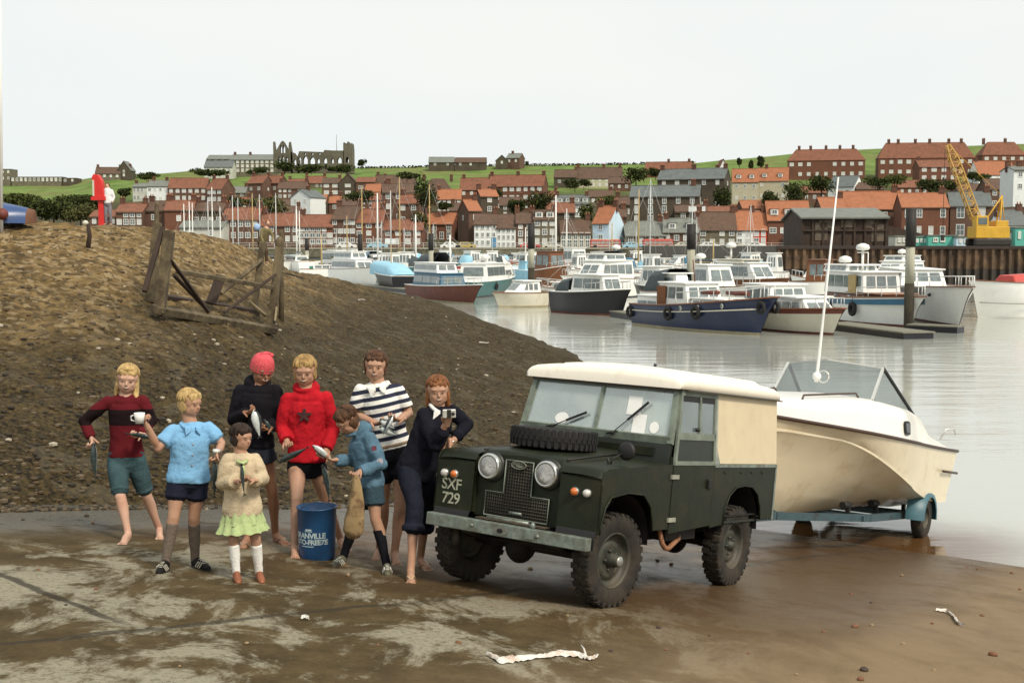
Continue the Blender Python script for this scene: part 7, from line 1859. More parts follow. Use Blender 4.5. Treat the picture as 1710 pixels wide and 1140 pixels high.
def hair(K, mat_, style='short', wr=.012, extra=None):
    h, HH, Hm = K['h'], K['HH'], K['Hm']; mb = MB()
    mb.sph(h(0, -.07, .185), V((.365, .415, .365)) * HH, 0, 18, 12, Hm)
    if style in ('short', 'bowl', 'shaggy', 'long'):
        mb.sph(h(0, -.24, -.02), V((.31, .22, .30)) * HH, 0, 14, 10, Hm)
        for s in (-1, 1): mb.sph(h(s * .30, -.06, .06 if style == 'short' else -.02), V((.085, .20, .22 if style == 'short' else .30)) * HH, 0, 12, 10, Hm)
        for x in (-.2, -.07, .07, .2): mb.sph(h(x, .27 - abs(x) * .3, .285), V((.10, .11, .13 if style != 'bowl' else .17)) * HH, 0, 10, 8, Hm)
    if style == 'long':
        for s in (-1, 1): mb.sph(h(s * .28, -.10, -.20), V((.10, .20, .34)) * HH, 0, 12, 10, Hm)
        mb.sph(h(0, -.28, -.30), V((.27, .16, .36)) * HH, 0, 12, 10, Hm)
    if extra: extra(mb, h, HH, Hm)
    ex = MB(); hr = random.Random(int(HH * 1e5)); lo = dict(short=.05, bowl=-.05, shaggy=-.22, long=-.4)[style]
    for i in range(260):
        a = hr.uniform(0, 2 * pi); fr = max(0, sin(a)); pe = hr.uniform(1.25, 1.65) if fr < .45 else hr.uniform(.85, 1.12) + (.12 if style == 'bowl' else 0)
        if .30 < fr < .6: pe = hr.uniform(1.1, 1.5)
        p0 = hr.uniform(.05, .7); pts = []; jr = hr.uniform(1.0, 1.07); ja = hr.uniform(-.25, .25)
        for q in range(6): ph = lerp(p0, pe, q / 5); aa = a + ja * q / 5; pts.append(h(.375 * jr * sin(ph) * cos(aa), -.07 + .425 * jr * sin(ph) * sin(aa), .185 + .375 * jr * cos(ph)))
        if fr < .35:
            e = pts[-1]; dz = hr.uniform(.4, 1.) * (.19 - lo - .12); pts += [e - (Hm @ V((0, 0, dz * .5))) * HH, e - (Hm @ V((cos(a) * .04, 0, dz))) * HH]
        ex.tube(pts, [.011 * HH] + [.017 * HH] * (len(pts) - 2) + [.005 * HH], 4, 0)
    return blob(mb, 'hair', [mat_], K['root'], .0075, 2, wr * .5, 55., aniso=(1, 1, .28), extra=ex)

def hairmat(name, col, dark): return M(name, col, .6, .35, 30., bump=.6, bscale=70., spec=.35, dirt=dark, dscale=14., dlo=.5, dhi=.62, stretch=(1, 1, .15))
HM = dict(blond=hairmat('hair_blond', (.52, .36, .15), (.33, .21, .08)), dblond=hairmat('hair_dark_blond', (.42, .27, .10), (.24, .14, .05)), brown=hairmat('hair_brown', (.10, .045, .02), (.05, .022, .010)), dark=hairmat('hair_dark', (.030, .016, .009), (.015, .008, .005)), ginger=hairmat('hair_ginger', (.24, .095, .03), (.13, .045, .015)))
def shoe(K, s, mat_, sole, stripes=None, name='shoe', strap=None, toe_len=1.):
    J, S, root = K['J'], K['S'], K['root']; he, to = J['he' + s], J['to' + s]; d = to - he; d.z = 0; L_ = max(.20 * S, min(.27 * S, d.length)); d.normalize(); sd = V((-d.y, d.x, 0)); g = lambda a, z, o=0: he + d * a * L_ + sd * o * S + V((0, 0, z * S))
    mb = MB(); limb(mb, [g(.0, .05), g(.12, .055)], [.042 * S, .043 * S]); limb(mb, [g(.05, .04), g(.5, .04), g(.85, .03)], [.042 * S, .044 * S, .034 * S]); limb(mb, [g(.05, .075), g(.4, .06)], [.036 * S, .03 * S])
    o = blob(mb, name, [mat_], root, .008, 3)
    mb = MB(); out = []
    for a in range(20):
        an = 2 * pi * a / 20; out.append(g(.42 + .62 * cos(an), -.002, .050 * sin(an) * (1.0 - .12 * cos(an))))
    mb.prism([q - root.location for q in out], (0, 0, .022 * S)); so = mb.build('sole', sole, o)
    if stripes:
        st = MB()
        for k in range(3):
            for sg in (-1, 1):
                a = g(.32 + .13 * k, .03, sg * .046); b = g(.42 + .13 * k, .078, sg * .030); st.bar(a - root.location, b - root.location, .012 * S, .006)
        st.build('stripe', stripes, o)
        st = MB()
        for k in range(4): a = g(.38 + .10 * k, .098 - .008 * k, -.018); b = g(.38 + .10 * k, .098 - .008 * k, .018); st.tube([a - root.location, b - root.location], .004 * S, 5)
        st.build('lace', stripes, o)
    return o
def sock(K, s, mat_, top=.35, name='sock'):
    J, S, W = K['J'], K['S'], K['W']; kn, an, he, to = J['kn' + s], J['an' + s], J['he' + s], J['to' + s]
    mb = MB(); bk = -K['F'] * .012 * S
    P_ = [lerp(kn, an, top), lerp(kn, an, max(top + .1, .5)) + bk * .6, lerp(kn, an, .75), an, he + V((0, 0, .045 * S))]
    limb(mb, P_, [.0535 * W, .052 * W, .042 * W, .040 * W, .036 * W], (False, True)); limb(mb, [he + V((0, 0, .055 * S)), he + (to - he).normalized() * .12 * S + V((0, 0, .03 * S))], [.036 * S, .026 * S])
    return blob(mb, name, [mat_], K['root'], .008, 2, .002, 20.)
def flipflop(K, s, mat_, strapm):
    J, S, root = K['J'], K['S'], K['root']; he, to = J['he' + s], J['to' + s]; d = to - he; d.z = 0; L_ = max(.20 * S, min(.27 * S, d.length)); d.normalize(); sd = V((-d.y, d.x, 0)); g = lambda a, z, o=0: he + d * a * L_ + sd * o * S + V((0, 0, z * S)) - root.location
    mb = MB(); mb.prism([g(.47 + .58 * cos(2 * pi * a / 20), -.006, .050 * sin(2 * pi * a / 20) * (1 + .12 * cos(2 * pi * a / 20))) for a in range(20)], (0, 0, .014 * S)); o = mb.build('sandal', mat_, root)
    mb = MB()
    for sg in (-1, 1): mb.tube([g(.35, .015, sg * .045), g(.5, .062, sg * .028), g(.74, .05, 0)], .006 * S, 6)
    mb.build('strap', strapm, o)

# ---- fish and small things held in the hands
FB = M('fish_back', (.035, .05, .05), .25, .5, 30.); FS = M('fish_silver', (.62, .66, .64), .28, .2, 20., metal=.2); FD = M('fish_dark', (.03, .035, .032), .3, .4, 30.)
def fish(A, B, t, label, th=.09, dark=False, dirn=(0, -1, 0), group='mackerel held by the children', bend=0., dB=0):
    """fish from head A to tail B (photo points) at depth t"""
    a, b = (U(A[0], A[1], t) if len(A) == 2 else V(A)), (U(B[0], B[1], t + dB) if len(B) == 2 else V(B)); L_ = (b - a).length
    x = (b - a).normalized(); vd = V(dirn); z = (vd - x * vd.dot(x)).normalized(); y = z.cross(x)
    root = empty('fish', a, 0, label, 'fish', group)
    prof = [(0, .05), (.06, .35), (.16, .75), (.30, 1.), (.5, .92), (.7, .58), (.85, .25), (.92, .16)]
    mb = MB(); n = 14; rows = []
    for k, r in prof:
        rows.append([x * (k * L_) + z * (bend * sin(pi * k)) * L_ + (z * cos(an) * th * L_ * r * 1.15 + y * sin(an) * th * L_ * r * .7) for an in [2 * pi * i / n for i in range(n)]])
    o = len(mb.v); mb.v += [q for rw in rows for q in rw]
    for i in range(len(rows) - 1):
        for j in range(n):
            an = 2 * pi * (j + .5) / n; mb.f.append([o + i * n + j, o + i * n + (j + 1) % n, o + (i + 1) * n + (j + 1) % n, o + (i + 1) * n + j]); mb.m.append(0 if cos(an) > (.15 if not dark else -.65) else 1); mb.sm.append(True)
    mb.f.append([o + j for j in range(n)]); mb.m.append(0); mb.sm.append(True)
    mb.sph(x * L_ * .06 + y * th * L_ * .30 + z * th * L_ * .1, .010, 2, 8, 6); mb.sph(x * L_ * .06 - y * th * L_ * .30 + z * th * L_ * .1, .010, 2, 8, 6)
    mb.build('body', [FB, FS, EYED], root)
    f = MB(); c = x * L_ * .91; f.prism([c, c + x * L_ * .11 + z * L_ * .10, c + x * L_ * .06, c + x * L_ * .11 - z * L_ * .10], y * .004); f.build('tail_fin', FD, root)
    f = MB(); c = x * L_ * .38 + z * th * L_ * 1.05; f.prism([c, c + x * L_ * .10 + z * .012, c + x * L_ * .13 - z * .004], y * .003); f.build('dorsal_fin', FD, root)
    return root

def collar(K, mt, flap=.05):
    h, Fw, R_, sp, Nc, root, W = K['h'], K['F'], K['R'], K['up'], K['Nc'], K['root'], K['W']; m = MB(); c = Nc + sp * .045 * W - root.location
    m.tube([c + (R_ * cos(a) * .088 + Fw * (sin(a) * .085 + .012) - sp * .030 * max(0, sin(a)) * 1.) * W for a in [pi * .5 + .22 + (2 * pi - .44) * i / 24 for i in range(25)]], .017 * W, 7)
    for s in (-1, 1):
        q = c + R_ * s * .03 * W + Fw * .105 * W - sp * .028 * W; m.prism([q - R_ * s * .012 * W, q + R_ * s * .045 * W - Fw * .02 * W + sp * .012 * W, q + R_ * s * .034 * W - sp * flap * W, q + R_ * s * .006 * W - sp * .03 * W], Fw * .012 * W)
    m.build('collar', mt, root)
BROWB = M('brow_blond', (.30, .17, .09), .9); BROWD = M('brow_dark', (.10, .05, .03), .9)
# 1 girl, maroon jumper --------------------------------------------------
knit_attr = None
def band_mat(name, bands, bump=.35):
    """garment colour from the 'along' attribute: list of (start, colour)"""
    m, n, l, b = nodes_mat(name); a = n.new('ShaderNodeAttribute'); a.attribute_name = 'along'
    r = n.new('ShaderNodeValToRGB'); r.color_ramp.interpolation = 'CONSTANT'; e = r.color_ramp.elements
    e[0].position = 0; e[0].color = tuple(bands[0][1]) + (1,); e[1].position = bands[1][0]; e[1].color = tuple(bands[1][1]) + (1,)
    for p, c in bands[2:]: q = e.new(p); q.color = tuple(c) + (1,)
    l.new(a.outputs['Fac'], r.inputs[0])
    g = NG(n, l); fine = g.noise(120, 3, .6); mid = g.noise(12, 4, .6)
    l.new(g.mix(g.math('MULTIPLY', g.rng(mid, .35, .7), .35), r.outputs[0], (.01, .01, .01)) if False else r.outputs[0], b.inputs['Base Color'])
    b.inputs['Roughness'].default_value = .92; b.inputs['Specular IOR Level'].default_value = .12
    l.new(g.bump(g.math('ADD', fine, g.math('MULTIPLY', mid, 2.0)), bump, .006), b.inputs['Normal'])
    return m

def P1():
    mar = (.105, .010, .014)
    K = person('barefoot blond girl in a maroon jumper with black chest band, leftmost of the group',
        dict(head=(213, 634), shA=(181, 669, .0), shB=(238, 668, .02), elA=(141, 703, -.02), haA=(154, 735, -.10), elB=(253, 702, .03), haB=(232, 728, -.22), pel=(211, 768), knA=(201, 829), knB=(244, 826), heA=(214, 901), toA=(197, 910), heB=(266, 893), toB=(268, 903)),
        'fair', .95, 48, (.22, -1, -.12), dict(brow=BROWB, handA=((.25, -.25, -1), (.6, 0, -.1), .9), handB=((-.8, -.6, -.1), (0, -.3, -1), .8)), headup=(.12, 0, 1), group=GR)
    Pc, sp, Nc = K['Pc'], K['up'], K['Nc']; L_ = (Nc - Pc).length
    top_garment(K, 'jumper', [band_mat('jumper_maroon', [(0, mar), (.60, (.012, .006, .007)), (.86, mar)])], 1.0, .06, .016, attr=lambda c: clamp(((c - Pc).dot(sp)) / L_, 0, .999), wr=.005)
    bottoms(K, 'shorts', [fabric('shorts_teal', (.045, .085, .095), scale=8., var=.25)], .44, .16, .018, .014)
    def ex(mb, h, HH, Hm):
        for s in (-1, 1): mb.sph(h(s * .31, -.04, -.24), V((.095, .17, .34)) * HH, 0, 12, 10, Hm)
        mb.sph(h(0, -.26, -.25), V((.27, .15, .34)) * HH, 0, 12, 10, Hm); limb(mb, [h(-.33, .02, -.30), h(-.34, .16, -.62), h(-.27, .26, -.92)], [.10 * HH, .09 * HH, .03 * HH]); limb(mb, [h(.33, -.02, -.30), h(.36, .02, -.58)], [.09 * HH, .03 * HH])
    hair(K, HM['blond'], 'short', extra=ex)
    t = K['t0']
    fish((157, 738), (161, 800), t - .14, 'dark mackerel hanging from the blond girl\'s lowered hand', .085, True, (-.7, -1, 0), bend=.04)
    fish((256, 732), (210, 724), t - .26, 'mackerel held flat across the maroon jumper', .10, True, (0, -.8, 1), bend=.05)
GR = 'children and adults lined up on the slipway'
def P2():
    K = person('blond boy in a sky blue short sleeved shirt and navy shorts, raising a white cup',
        dict(head=(317, 674), shA=(290, 718, -.06), shB=(347, 714, .06), elA=(264, 748, -.16), haA=(243, 706, -.26), elB=(370, 740, .05), haB=(362, 762, -.16), pel=(314, 802), knA=(290, 863), knB=(324, 864), heA=(277, 950), toA=(256, 960), heB=(326, 946), toB=(355, 955)),
        'mid', .86, 47, (.92, -.42, -.12), dict(brow=BROWB, shoes='trainer', handA=((-.25, -.2, 1), (-.8, -.3, 0), .9), handB=((-.3, -.3, -1), (.6, 0, 0), .9)), smile=False, group=GR, build_w=1.06)
    top_garment(K, 'shirt', [fabric('shirt_sky', (.19, .40, .62), var=.12, scale=5.)], .36, -.02, .020, wr=.008, flare=.012, sl_r=.018)
    J, root = K['J'], K['root']
    collar(K, MC['shirt_sky'])
    mb = MB()
    for k in (.15, .35, .55, .75):
        q = K['Pc'] + (K['Nc'] - K['Pc']) * k + K['F'] * (.1255 * K['W']) - root.location; mb.sph(q, .007, 0, 8, 6)
    mb.build('shirt_button', EYEW, root)
    bottoms(K, 'shorts', [fabric('shorts_navy', (.012, .014, .028))], .26, .2, .012, .012)
    for s in 'AB':
        sock(K, s, fabric('sock_grey', (.16, .125, .10), scale=60.), .12)
        shoe(K, s, fabric('trainer_black', (.012, .011, .010), rough=.6), M('sole_dark', (.03, .025, .02), .8), M('stripe_white', (.55, .52, .42), .6))
    hair(K, HM['blond'], 'bowl')
    t = K['t0']
    # white cup
    c = J['haA'] + V((-.03, -.05, .04)); r = empty('cup', c, 0, 'white cup held up by the boy in the sky blue shirt', 'cup')
    mb = MB(); mb.lathe([(0, -.035), (.030, -.035), (.042, .045), (.038, .045), (.027, -.03), (0, -.03)], (0, 0, 0), 'z', 18); mb.tube([(-.035, 0, .03), (-.065, 0, .02), (-.065, 0, -.01), (-.03, 0, -.02)], .006, 6); mb.build('body', whitep, r)
    # bandage / watch on wrist
    wv = J['haB'] - V((0, 0, -.045)); mb = MB(); mb.tube([wv - root.location + V((0, .0, .012)), wv - root.location - V((0, 0, .012))], .030, 12); mb.build('wrist_band', whitep, root)
    fish((358, 768), (357, 832), t - .18, 'mackerel hanging from the hand of the boy in sky blue', .085, True, (-.7, -1, 0), bend=-.04)
def P3():
    K = person('small dark haired girl in a cream cardigan, lime frilled skirt and white knee socks',
        dict(head=(403, 731), shA=(381, 766, -.03), shB=(424, 765, .03), elA=(371, 806, -.04), haA=(404, 803, -.20), elB=(439, 800, -.02), haB=(420, 802, -.22), pel=(405, 858), knA=(390, 899), knB=(427, 899), heA=(395, 966), toA=(399, 975), heB=(433, 966), toB=(440, 975)),
        'mid', .74, 44, (.88, -.50, -.10), dict(brow=BROWD, shoes='tbar', handA=((.7, -.5, .1), (0, -.2, -1), 1.0), handB=((-.8, -.4, .1), (0, -.2, -1), 1.0)), smile=False, group=GR, build_w=1.06)
    top_garment(K, 'cardigan', [M('cardigan_cream', (.52, .42, .28), .95, .14, 9., bump=.5, bscale=75., spec=.1)], .86, -.02, .032, wr=.007, flare=.012, sl_r=.028)
    J, root, R_, Fw, up, W, S = K['J'], K['root'], K['R'], K['F'], K['up'], K['W'], K['S']
    # frilled skirt
    mb = MB(); Pc = K['Pc'] - root.location
    for (z0, z1, r0, r1, ph) in ((.07, -.07, .15, .19, 0), (-.045, -.13, .18, .225, 1.3)):
        rows = []
        for i in range(7):
            k = i / 6; row = []
            for a in range(72):
                an = 2 * pi * a / 72; wv = 1 + .07 * k * sin(an * 13 + ph) + .03 * k * sin(an * 7)
                rr_ = lerp(r0, r1, k) * W / .9 * wv; row.append(Pc + up * lerp(z0, z1, k) + (R_ * cos(an) + Fw * sin(an) * .8) * rr_ + up * .006 * sin(an * 13))
            rows.append(row)
        mb.grid(rows, 0, True, True)
    mb.build('frilled_skirt', fabric('skirt_lime', (.40, .49, .23), var=.12), root)
    for s in 'AB':
        sock(K, s, fabric('sock_white', (.80, .79, .74), var=.05, scale=60.), .16)
        shoe(K, s, M('tbar_leather', (.26, .085, .035), .45, .2), M('tbar_sole', (.10, .05, .03), .7), name='t_bar_shoe')
    def ex(mb, h, HH, Hm): mb.sph(h(0, -.30, -.12), V((.26, .16, .22)) * HH, 0, 12, 8, Hm)
    hair(K, HM['dark'], 'bowl', .008, ex)
    # scarf-like tie
    mb = MB(); a = K['Nc'] + Fw * .09 - root.location; mb.tube([a + R_ * .04, a + Fw * .02 - up * .02, a - R_ * .04], .014, 8); mb.tube([a - up * .02, a + Fw * .03 - up * .12], [.014, .02], 8); mb.build('neck_scarf', fabric('scarf_lime', (.40, .48, .22)), root)
    fish((403, 772), (408, 828), K['t0'] - .27, 'thin mackerel held upright by the small girl in the cream cardigan', .06, True, (-.5, -1, 0))
def P4():
    K = person('teenager in a pink ribbed bobble hat, black hooded top and flip flops, looking down',
        dict(head=(438, 618), shA=(402, 651, .0), shB=(460, 650, .02), elA=(391, 700, -.02), haA=(415, 688, -.24), elB=(466, 703, .0), haB=(446, 716, -.20), pel=(424, 748), knA=(420, 832), knB=(455, 820), heA=(413, 911), toA=(400, 916), heB=(460, 904), toB=(485, 912)),
        'tan', 1.03, 50, (.55, -.80, -.38), dict(brow=BROWD, shoes='flipflop', handA=((.8, -.5, .1), (.2, -.3, -1), .8), handB=((-.6, -.6, -.1), (0, -.3, -1), .8)), headup=(.1, -.1, 1), group=GR)
    top_garment(K, 'hooded_top', [fabric('top_black', (.008, .007, .010))], 1.0, .03, .026, hood=True, sl_r=.022)
    bottoms(K, 'shorts', [fabric('shorts_dark_denim', (.022, .026, .036))], .16, .2, .014, .01)
    h, HH, Hm, root = K['h'], K['HH'], K['Hm'], K['root']
    # ribbed bobble hat
    mb = MB(); rows = []
    for i in range(10):
        ph = pi * .5 * i / 9; row = []
        for a in range(80):
            an = 2 * pi * a / 80; rb = 1 + (.045 * sin(an * 20)) * (.3 + .7 * cos(ph)); rr_ = cos(ph) ** .75 * rb
            row.append(h(.375 * rr_ * cos(an), -.05 + .44 * rr_ * sin(an), .14 + .44 * sin(ph)) - root.location)
        rows.append(row)
    base = [h(.385 * (1 + .04 * sin(20 * 2 * pi * a / 80)) * cos(2 * pi * a / 80), -.05 + .445 * (1 + .04 * sin(20 * 2 * pi * a / 80)) * sin(2 * pi * a / 80), .03) - root.location for a in range(80)]
    mb.grid([base] + rows, 0, True, True)
    ht = mb.build('woolly_hat', M('hat_pink', (.62, .085, .10), .95, .15, 30., bump=.5), root)
    mb = MB(); mb.tube([h(-.30, -.2, .50) - root.location, h(-.1, -.1, .58) - root.location, h(.12, -.08, .56) - root.location], [.05 * HH, .07 * HH, .05 * HH], 8); mb.sph(h(-.30, -.1, .50) - root.location, .075 * HH, 0, 10, 8); mb.build('hat_fold', MC['hat_pink'], ht)
    for s in 'AB': flipflop(K, s, M('flip_brown', (.16, .05, .03), .7), M('flip_strap', (.30, .22, .16), .6))
    t = K['t0']
    fish((424, 683), (434, 731), t - .27, 'bright silver mackerel held upright by the teenager in the pink hat', .16, False, (1, .6, 0), bend=.02)
    fish((440, 700), (456, 724), t - .22, 'second dark backed mackerel in the pink hatted teenager\'s lower hand', .16, True, (1, -.4, 0))
def P5():
    K = person('fair haired teenager in a red hooded sweatshirt with a dark leaf emblem and black trunks',
        dict(head=(509, 621), shA=(481, 664, .0), shB=(544, 662, .0), elA=(471, 714, .0), haA=(481, 742, -.17), elB=(557, 716, .02), haB=(541, 760, -.16), pel=(512, 775), knA=(496, 834), knB=(544, 838), heA=(492, 925), toA=(494, 935), heB=(569, 912), toB=(586, 921)),
        'mid', 1.03, 51, (.04, -1, -.16), dict(brow=BROWB, handA=((.4, -.7, -.4), (.3, 0, -1), .9), handB=((-.5, -.6, -.3), (-.3, 0, -1), .9)), group=GR)
    top_garment(K, 'hooded_sweatshirt', [fabric('sweat_red', (.42, .010, .018), var=.22, scale=6.)], .93, .05, .026, hood=True, sl_r=.022, wr=.008)
    bottoms(K, 'swim_trunks', [fabric('trunks_black', (.008, .008, .010))], .10, .10, .008, .0)
    # emblem: five lobed dark leaf on the chest
    root, Nc, Pc, R_, up, Fw, W = K['root'], K['Nc'], K['Pc'], K['R'], K['up'], K['F'], K['W']
    c = lerp(Pc, Nc, .76); mb = MB(); pol = []
    for i in range(40):
        a = 2 * pi * i / 40; rr_ = .046 + .022 * max(-.8, cos(5 * (a - pi / 2))); 
        pol.append((rr_ * cos(a), rr_ * sin(a) * .95))
    def surf(x, y): return c + R_ * x + up * y + Fw * ((.150 + .034) * W * .74 * sqrt(max(.1, 1 - (x / (.19 * W)) ** 2)) + .010) - root.location
    v0 = [surf(0, 0)] + [surf(x, y) for x, y in pol] ; mb.add(v0 + [q - Fw * .03 for q in v0], [(0, 1 + i, 1 + (i + 1) % 40) for i in range(40)] + [(1 + i, 42 + i, 42 + (i + 1) % 40, 1 + (i + 1) % 40) for i in range(40)]); mb.build('leaf_emblem', M('emblem_dark', (.055, .018, .018), .9, .4, 30.), root)
    hair(K, HM['dblond'], 'bowl')
    t = K['t0']
    fish((464, 772), (516, 746), t - .28, 'dark backed mackerel laid across the red sweatshirted teenager\'s left forearm', .13, True, (0, -1, .5))
    fish((522, 743), (558, 771), t - .28, 'bright silver mackerel in the red sweatshirted teenager\'s right hand', .13, False, (-.4, .5, -1))
    fish((538, 775), (550, 838), t - .20, 'long dark mackerel hanging beside the blue bucket', .085, True, (-.6, -1, 0), bend=-.05)
def P6():
    K = person('brown haired boy in a denim jacket and shorts bending over a limp cloth bag',
        dict(head=(580, 703), shA=(599, 728, .14), shB=(617, 731, -.10), elA=(590, 768, .10), haA=(557, 768, -.02), elB=(636, 775, -.16), haB=(597, 790, -.28), pel=(618, 812), knA=(590, 872, .0), knB=(627, 866, -.06), heA=(574, 940), toA=(546, 948), heB=(646, 953), toB=(650, 969)),
        'mid', .84, 47, (-.66, -.50, -.62), dict(brow=BROWD, shoes='trainer', handA=((-1, -.2, 0), (0, -.3, -1), .7), handB=((-.7, -.3, -.6), (-.3, 0, -.6), .9)), smile=False, group=GR, build_w=1.08, headup=(-.35, -.25, 1))
    top_garment(K, 'denim_jacket', [fabric('denim_jacket', (.085, .16, .22), var=.22, scale=9.)], 1.0, .0, .030, wr=.010, hood=True, sl_r=.024)
    J, root = K['J'], K['root']; mb = MB()
    for k, c_ in ((.35, 0), (.85, 1)):
        q = lerp(J['shB'], J['elB'], k) + V((.012, -.064 * K['W'] - .008, 0)) - root.location; mb.prism([q + V((.028 * cos(a), -.002, .028 * sin(a))) for a in [pi / 4 + i * (pi / 2 if c_ == 0 else pi / 6) for i in range(4 if c_ == 0 else 12)]], (0, .02, 0), c_)
        mb.build('sleeve_patch', [fabric('patch_maroon', (.16, .05, .07)), fabric('patch_pale', (.42, .38, .42))], root); mb = MB()
    bottoms(K, 'shorts', [fabric('shorts_denim', (.035, .065, .085), scale=9.)], .30, .2, .018, .014)
    for s in 'AB':
        sock(K, s, fabric('sock_black', (.010, .010, .014)), .22)
        shoe(K, s, M('trainer_olive', (.10, .09, .055), .7, .3), M('sole_gum', (.20, .13, .06), .8), M('lace_white', (.62, .62, .55), .6))
    hair(K, HM['brown'], 'bowl')
    # limp cloth bag hanging from his hand
    t = J['haB'].y; a = U(593, 792, t - .03); b = U(590, 897, t - .02); r = empty('cloth_bag', b, 0, 'limp buff cloth bag hanging from the hand of the boy in denim', 'bag')
    mb = MB(); rows = []; prof = [(0, .018), (.06, .030), (.2, .042), (.45, .062), (.7, .080), (.88, .085), (.97, .060), (1.0, .01)]
    for k, w in prof:
        row = []
        for i in range(28):
            an = 2 * pi * i / 28; fo = 1 + .18 * sin(an * 3 + k * 2) + .10 * sin(an * 7 + k * 5); row.append(lerp(a, b, k) - b + V((cos(an) * w * fo + .012 * sin(k * 5), sin(an) * w * .6 * fo, .02 * sin(an * 2) * k)))
        rows.append(row)
    mb.grid(rows, 0, True, True); mb.build('cloth', M('bag_buff', (.30, .21, .10), .9, .25, 6., dirt=(.12, .06, .03), dscale=9., dlo=.48, dhi=.62), r)
def P7():
    st_c = (.78, .77, .72); nv = (.03, .035, .06)
    K = person('laughing brown haired man in a white polo shirt with navy stripes and dark shorts',
        dict(head=(627, 612), shA=(602, 651, .0), shB=(664, 650, .0), elA=(592, 692, .0), haA=(628, 706, -.24), elB=(683, 690, .0), haB=(666, 700, -.26), pel=(656, 758), knA=(640, 850), knB=(668, 850), heA=(634, 930), toA=(618, 939), heB=(659, 936), toB=(668, 948)),
        'mid', 1.08, 50, (.02, -1, -.06), dict(brow=BROWD, handA=((.8, -.6, -.1), (0, -.2, -1), .6), handB=((-.8, -.6, .0), (0, -.2, -1), .5)), headup=(.05, 0, 1), group=GR)
    Pc, sp, Nc = K['Pc'], K['up'], K['Nc']; L_ = (Nc - Pc).length
    bands = [(0, st_c)]; k = .22
    while k < 1.0: bands += [(k, nv), (k + .055, st_c)]; k += .115
    top_garment(K, 'polo_shirt', [band_mat('polo_stripes', bands)], .38, .10, .020, attr=lambda c: clamp(((c - Pc).dot(sp)) / L_ * .92, 0, .999), wr=.006, sl_r=.016)
    root = K['root']; Fw, R_ = K['F'], K['R']; collar(K, fabric('collar_white', st_c, var=.05))
    bottoms(K, 'shorts', [fabric('shorts_black', (.010, .010, .014))], .22, .16, .016, .012)
    mb = MB(); c = lerp(Pc, Nc, .155) - root.location; mb.tube([c + (R_ * cos(a) + Fw * sin(a) * .73) * .168 * K['W'] for a in [2 * pi * i / 32 for i in range(33)]], .017, 6); mb.build('belt', M('belt_tan', (.24, .16, .09), .6), root)
    hair(K, HM['brown'], 'shaggy')
    t = K['t0']
    for i, (A, B, lb) in enumerate((((634, 700), (660, 716), 'upper silver mackerel held by the man in the striped shirt'), ((633, 712), (664, 727), 'lower silver mackerel held by the man in the striped shirt'), ((656, 694), (640, 724), 'dark backed mackerel crossing the two silver ones'))):
        fish(A, B, t - .33 - .04 * i, lb, .17, i == 2, (.3, .3, 1))
def P8():
    K = person('laughing auburn haired woman in navy sweater and rolled trousers leaning on the car',
        dict(head=(731, 654), shA=(706, 690, -.04), shB=(755, 686, .06), elA=(728, 743, -.22), haA=(748, 700, -.34), elB=(779, 708, .10), haB=(750, 745, -.10), pel=(695, 785, .0), knA=(693, 842), knB=(712, 848), heA=(686, 966), toA=(686, 984), heB=(702, 944), toB=(723, 954)),
        'mid', 1.0, 50, (.16, -1, -.06), dict(brow=BROWD, shoes='sandal', handA=((.15, -.3, 1), (0, -1, -.2), .8), handB=((-.1, -.3, -1), (-.4, -.2, 0), .35)), headup=(-.03, 0, 1), group=GR)
    top_garment(K, 'sweater', [fabric('sweater_navy', (.009, .009, .015))], dict(A=.78, B=.78), -.12, .024, sl_r=.020, wr=.007)
    bottoms(K, 'trousers', [fabric('trousers_navy', (.012, .014, .024))], .70, .2, .014, .016, cuff=1, wr=.006)
    root = K['root']; collar(K, fabric('collar_white', (.8, .8, .75)), .07)
    def ex(mb, h, HH, Hm):
        limb(mb, [h(-.15, -.35, -.2), h(-.32, -.40, -.55), h(-.52, -.40, -.80), h(-.62, -.35, -.98)], [.17 * HH, .15 * HH, .10 * HH, .03 * HH])
        for s in (-1, 1): mb.sph(h(s * .33, -.04, -.22), V((.095, .17, .36)) * HH, 0, 12, 10, Hm)
        mb.sph(h(0, -.28, -.28), V((.28, .16, .36)) * HH, 0, 12, 10, Hm); limb(mb, [h(.33, -.04, -.4), h(.30, .02, -.72)], [.08 * HH, .03 * HH])
    hair(K, HM['ginger'], 'short', extra=ex)
    for s in 'AB': flipflop(K, s, M('sandal_tan', (.36, .22, .12), .7), M('sandal_strap', (.45, .33, .20), .6))
    J = K['J']; w = lerp(J['elB'], J['haB'], .78) - root.location; d = (J['haB'] - J['elB']).normalized()
    mb = MB(); mb.tube([w - d * .010, w + d * .010], .029, 12, 0); mb.lathe([(0, -.036), (.014, -.036), (.014, -.026)], w, 'y', 12, 1); mb.build('wristwatch', [M('watch_strap', (.30, .20, .10), .5), chrome], root)
    c = J['haA'] + V((.012, -.045, .055)); r = empty('camera', c, radians(12), 'small silver camera held beside the woman\'s face', 'camera')
    mb = MB(); mb.rbox((-.055, -.016, -.035), (.055, .016, .035)); mb.build('body', [M('camera_silver', (.60, .60, .56), .3, .1, metal=.5)], r, bevel=.006)
    mb = MB(); mb.rbox((-.02, -.020, -.034), (.014, -.015, .034)); mb.lathe([(0, -.028), (.014, -.028), (.014, -.016)], (.03, 0, 0), 'y', 14); mb.build('lens', black, r)
for f_ in (P1, P2, P3, P4, P5, P6, P7, P8): f_()

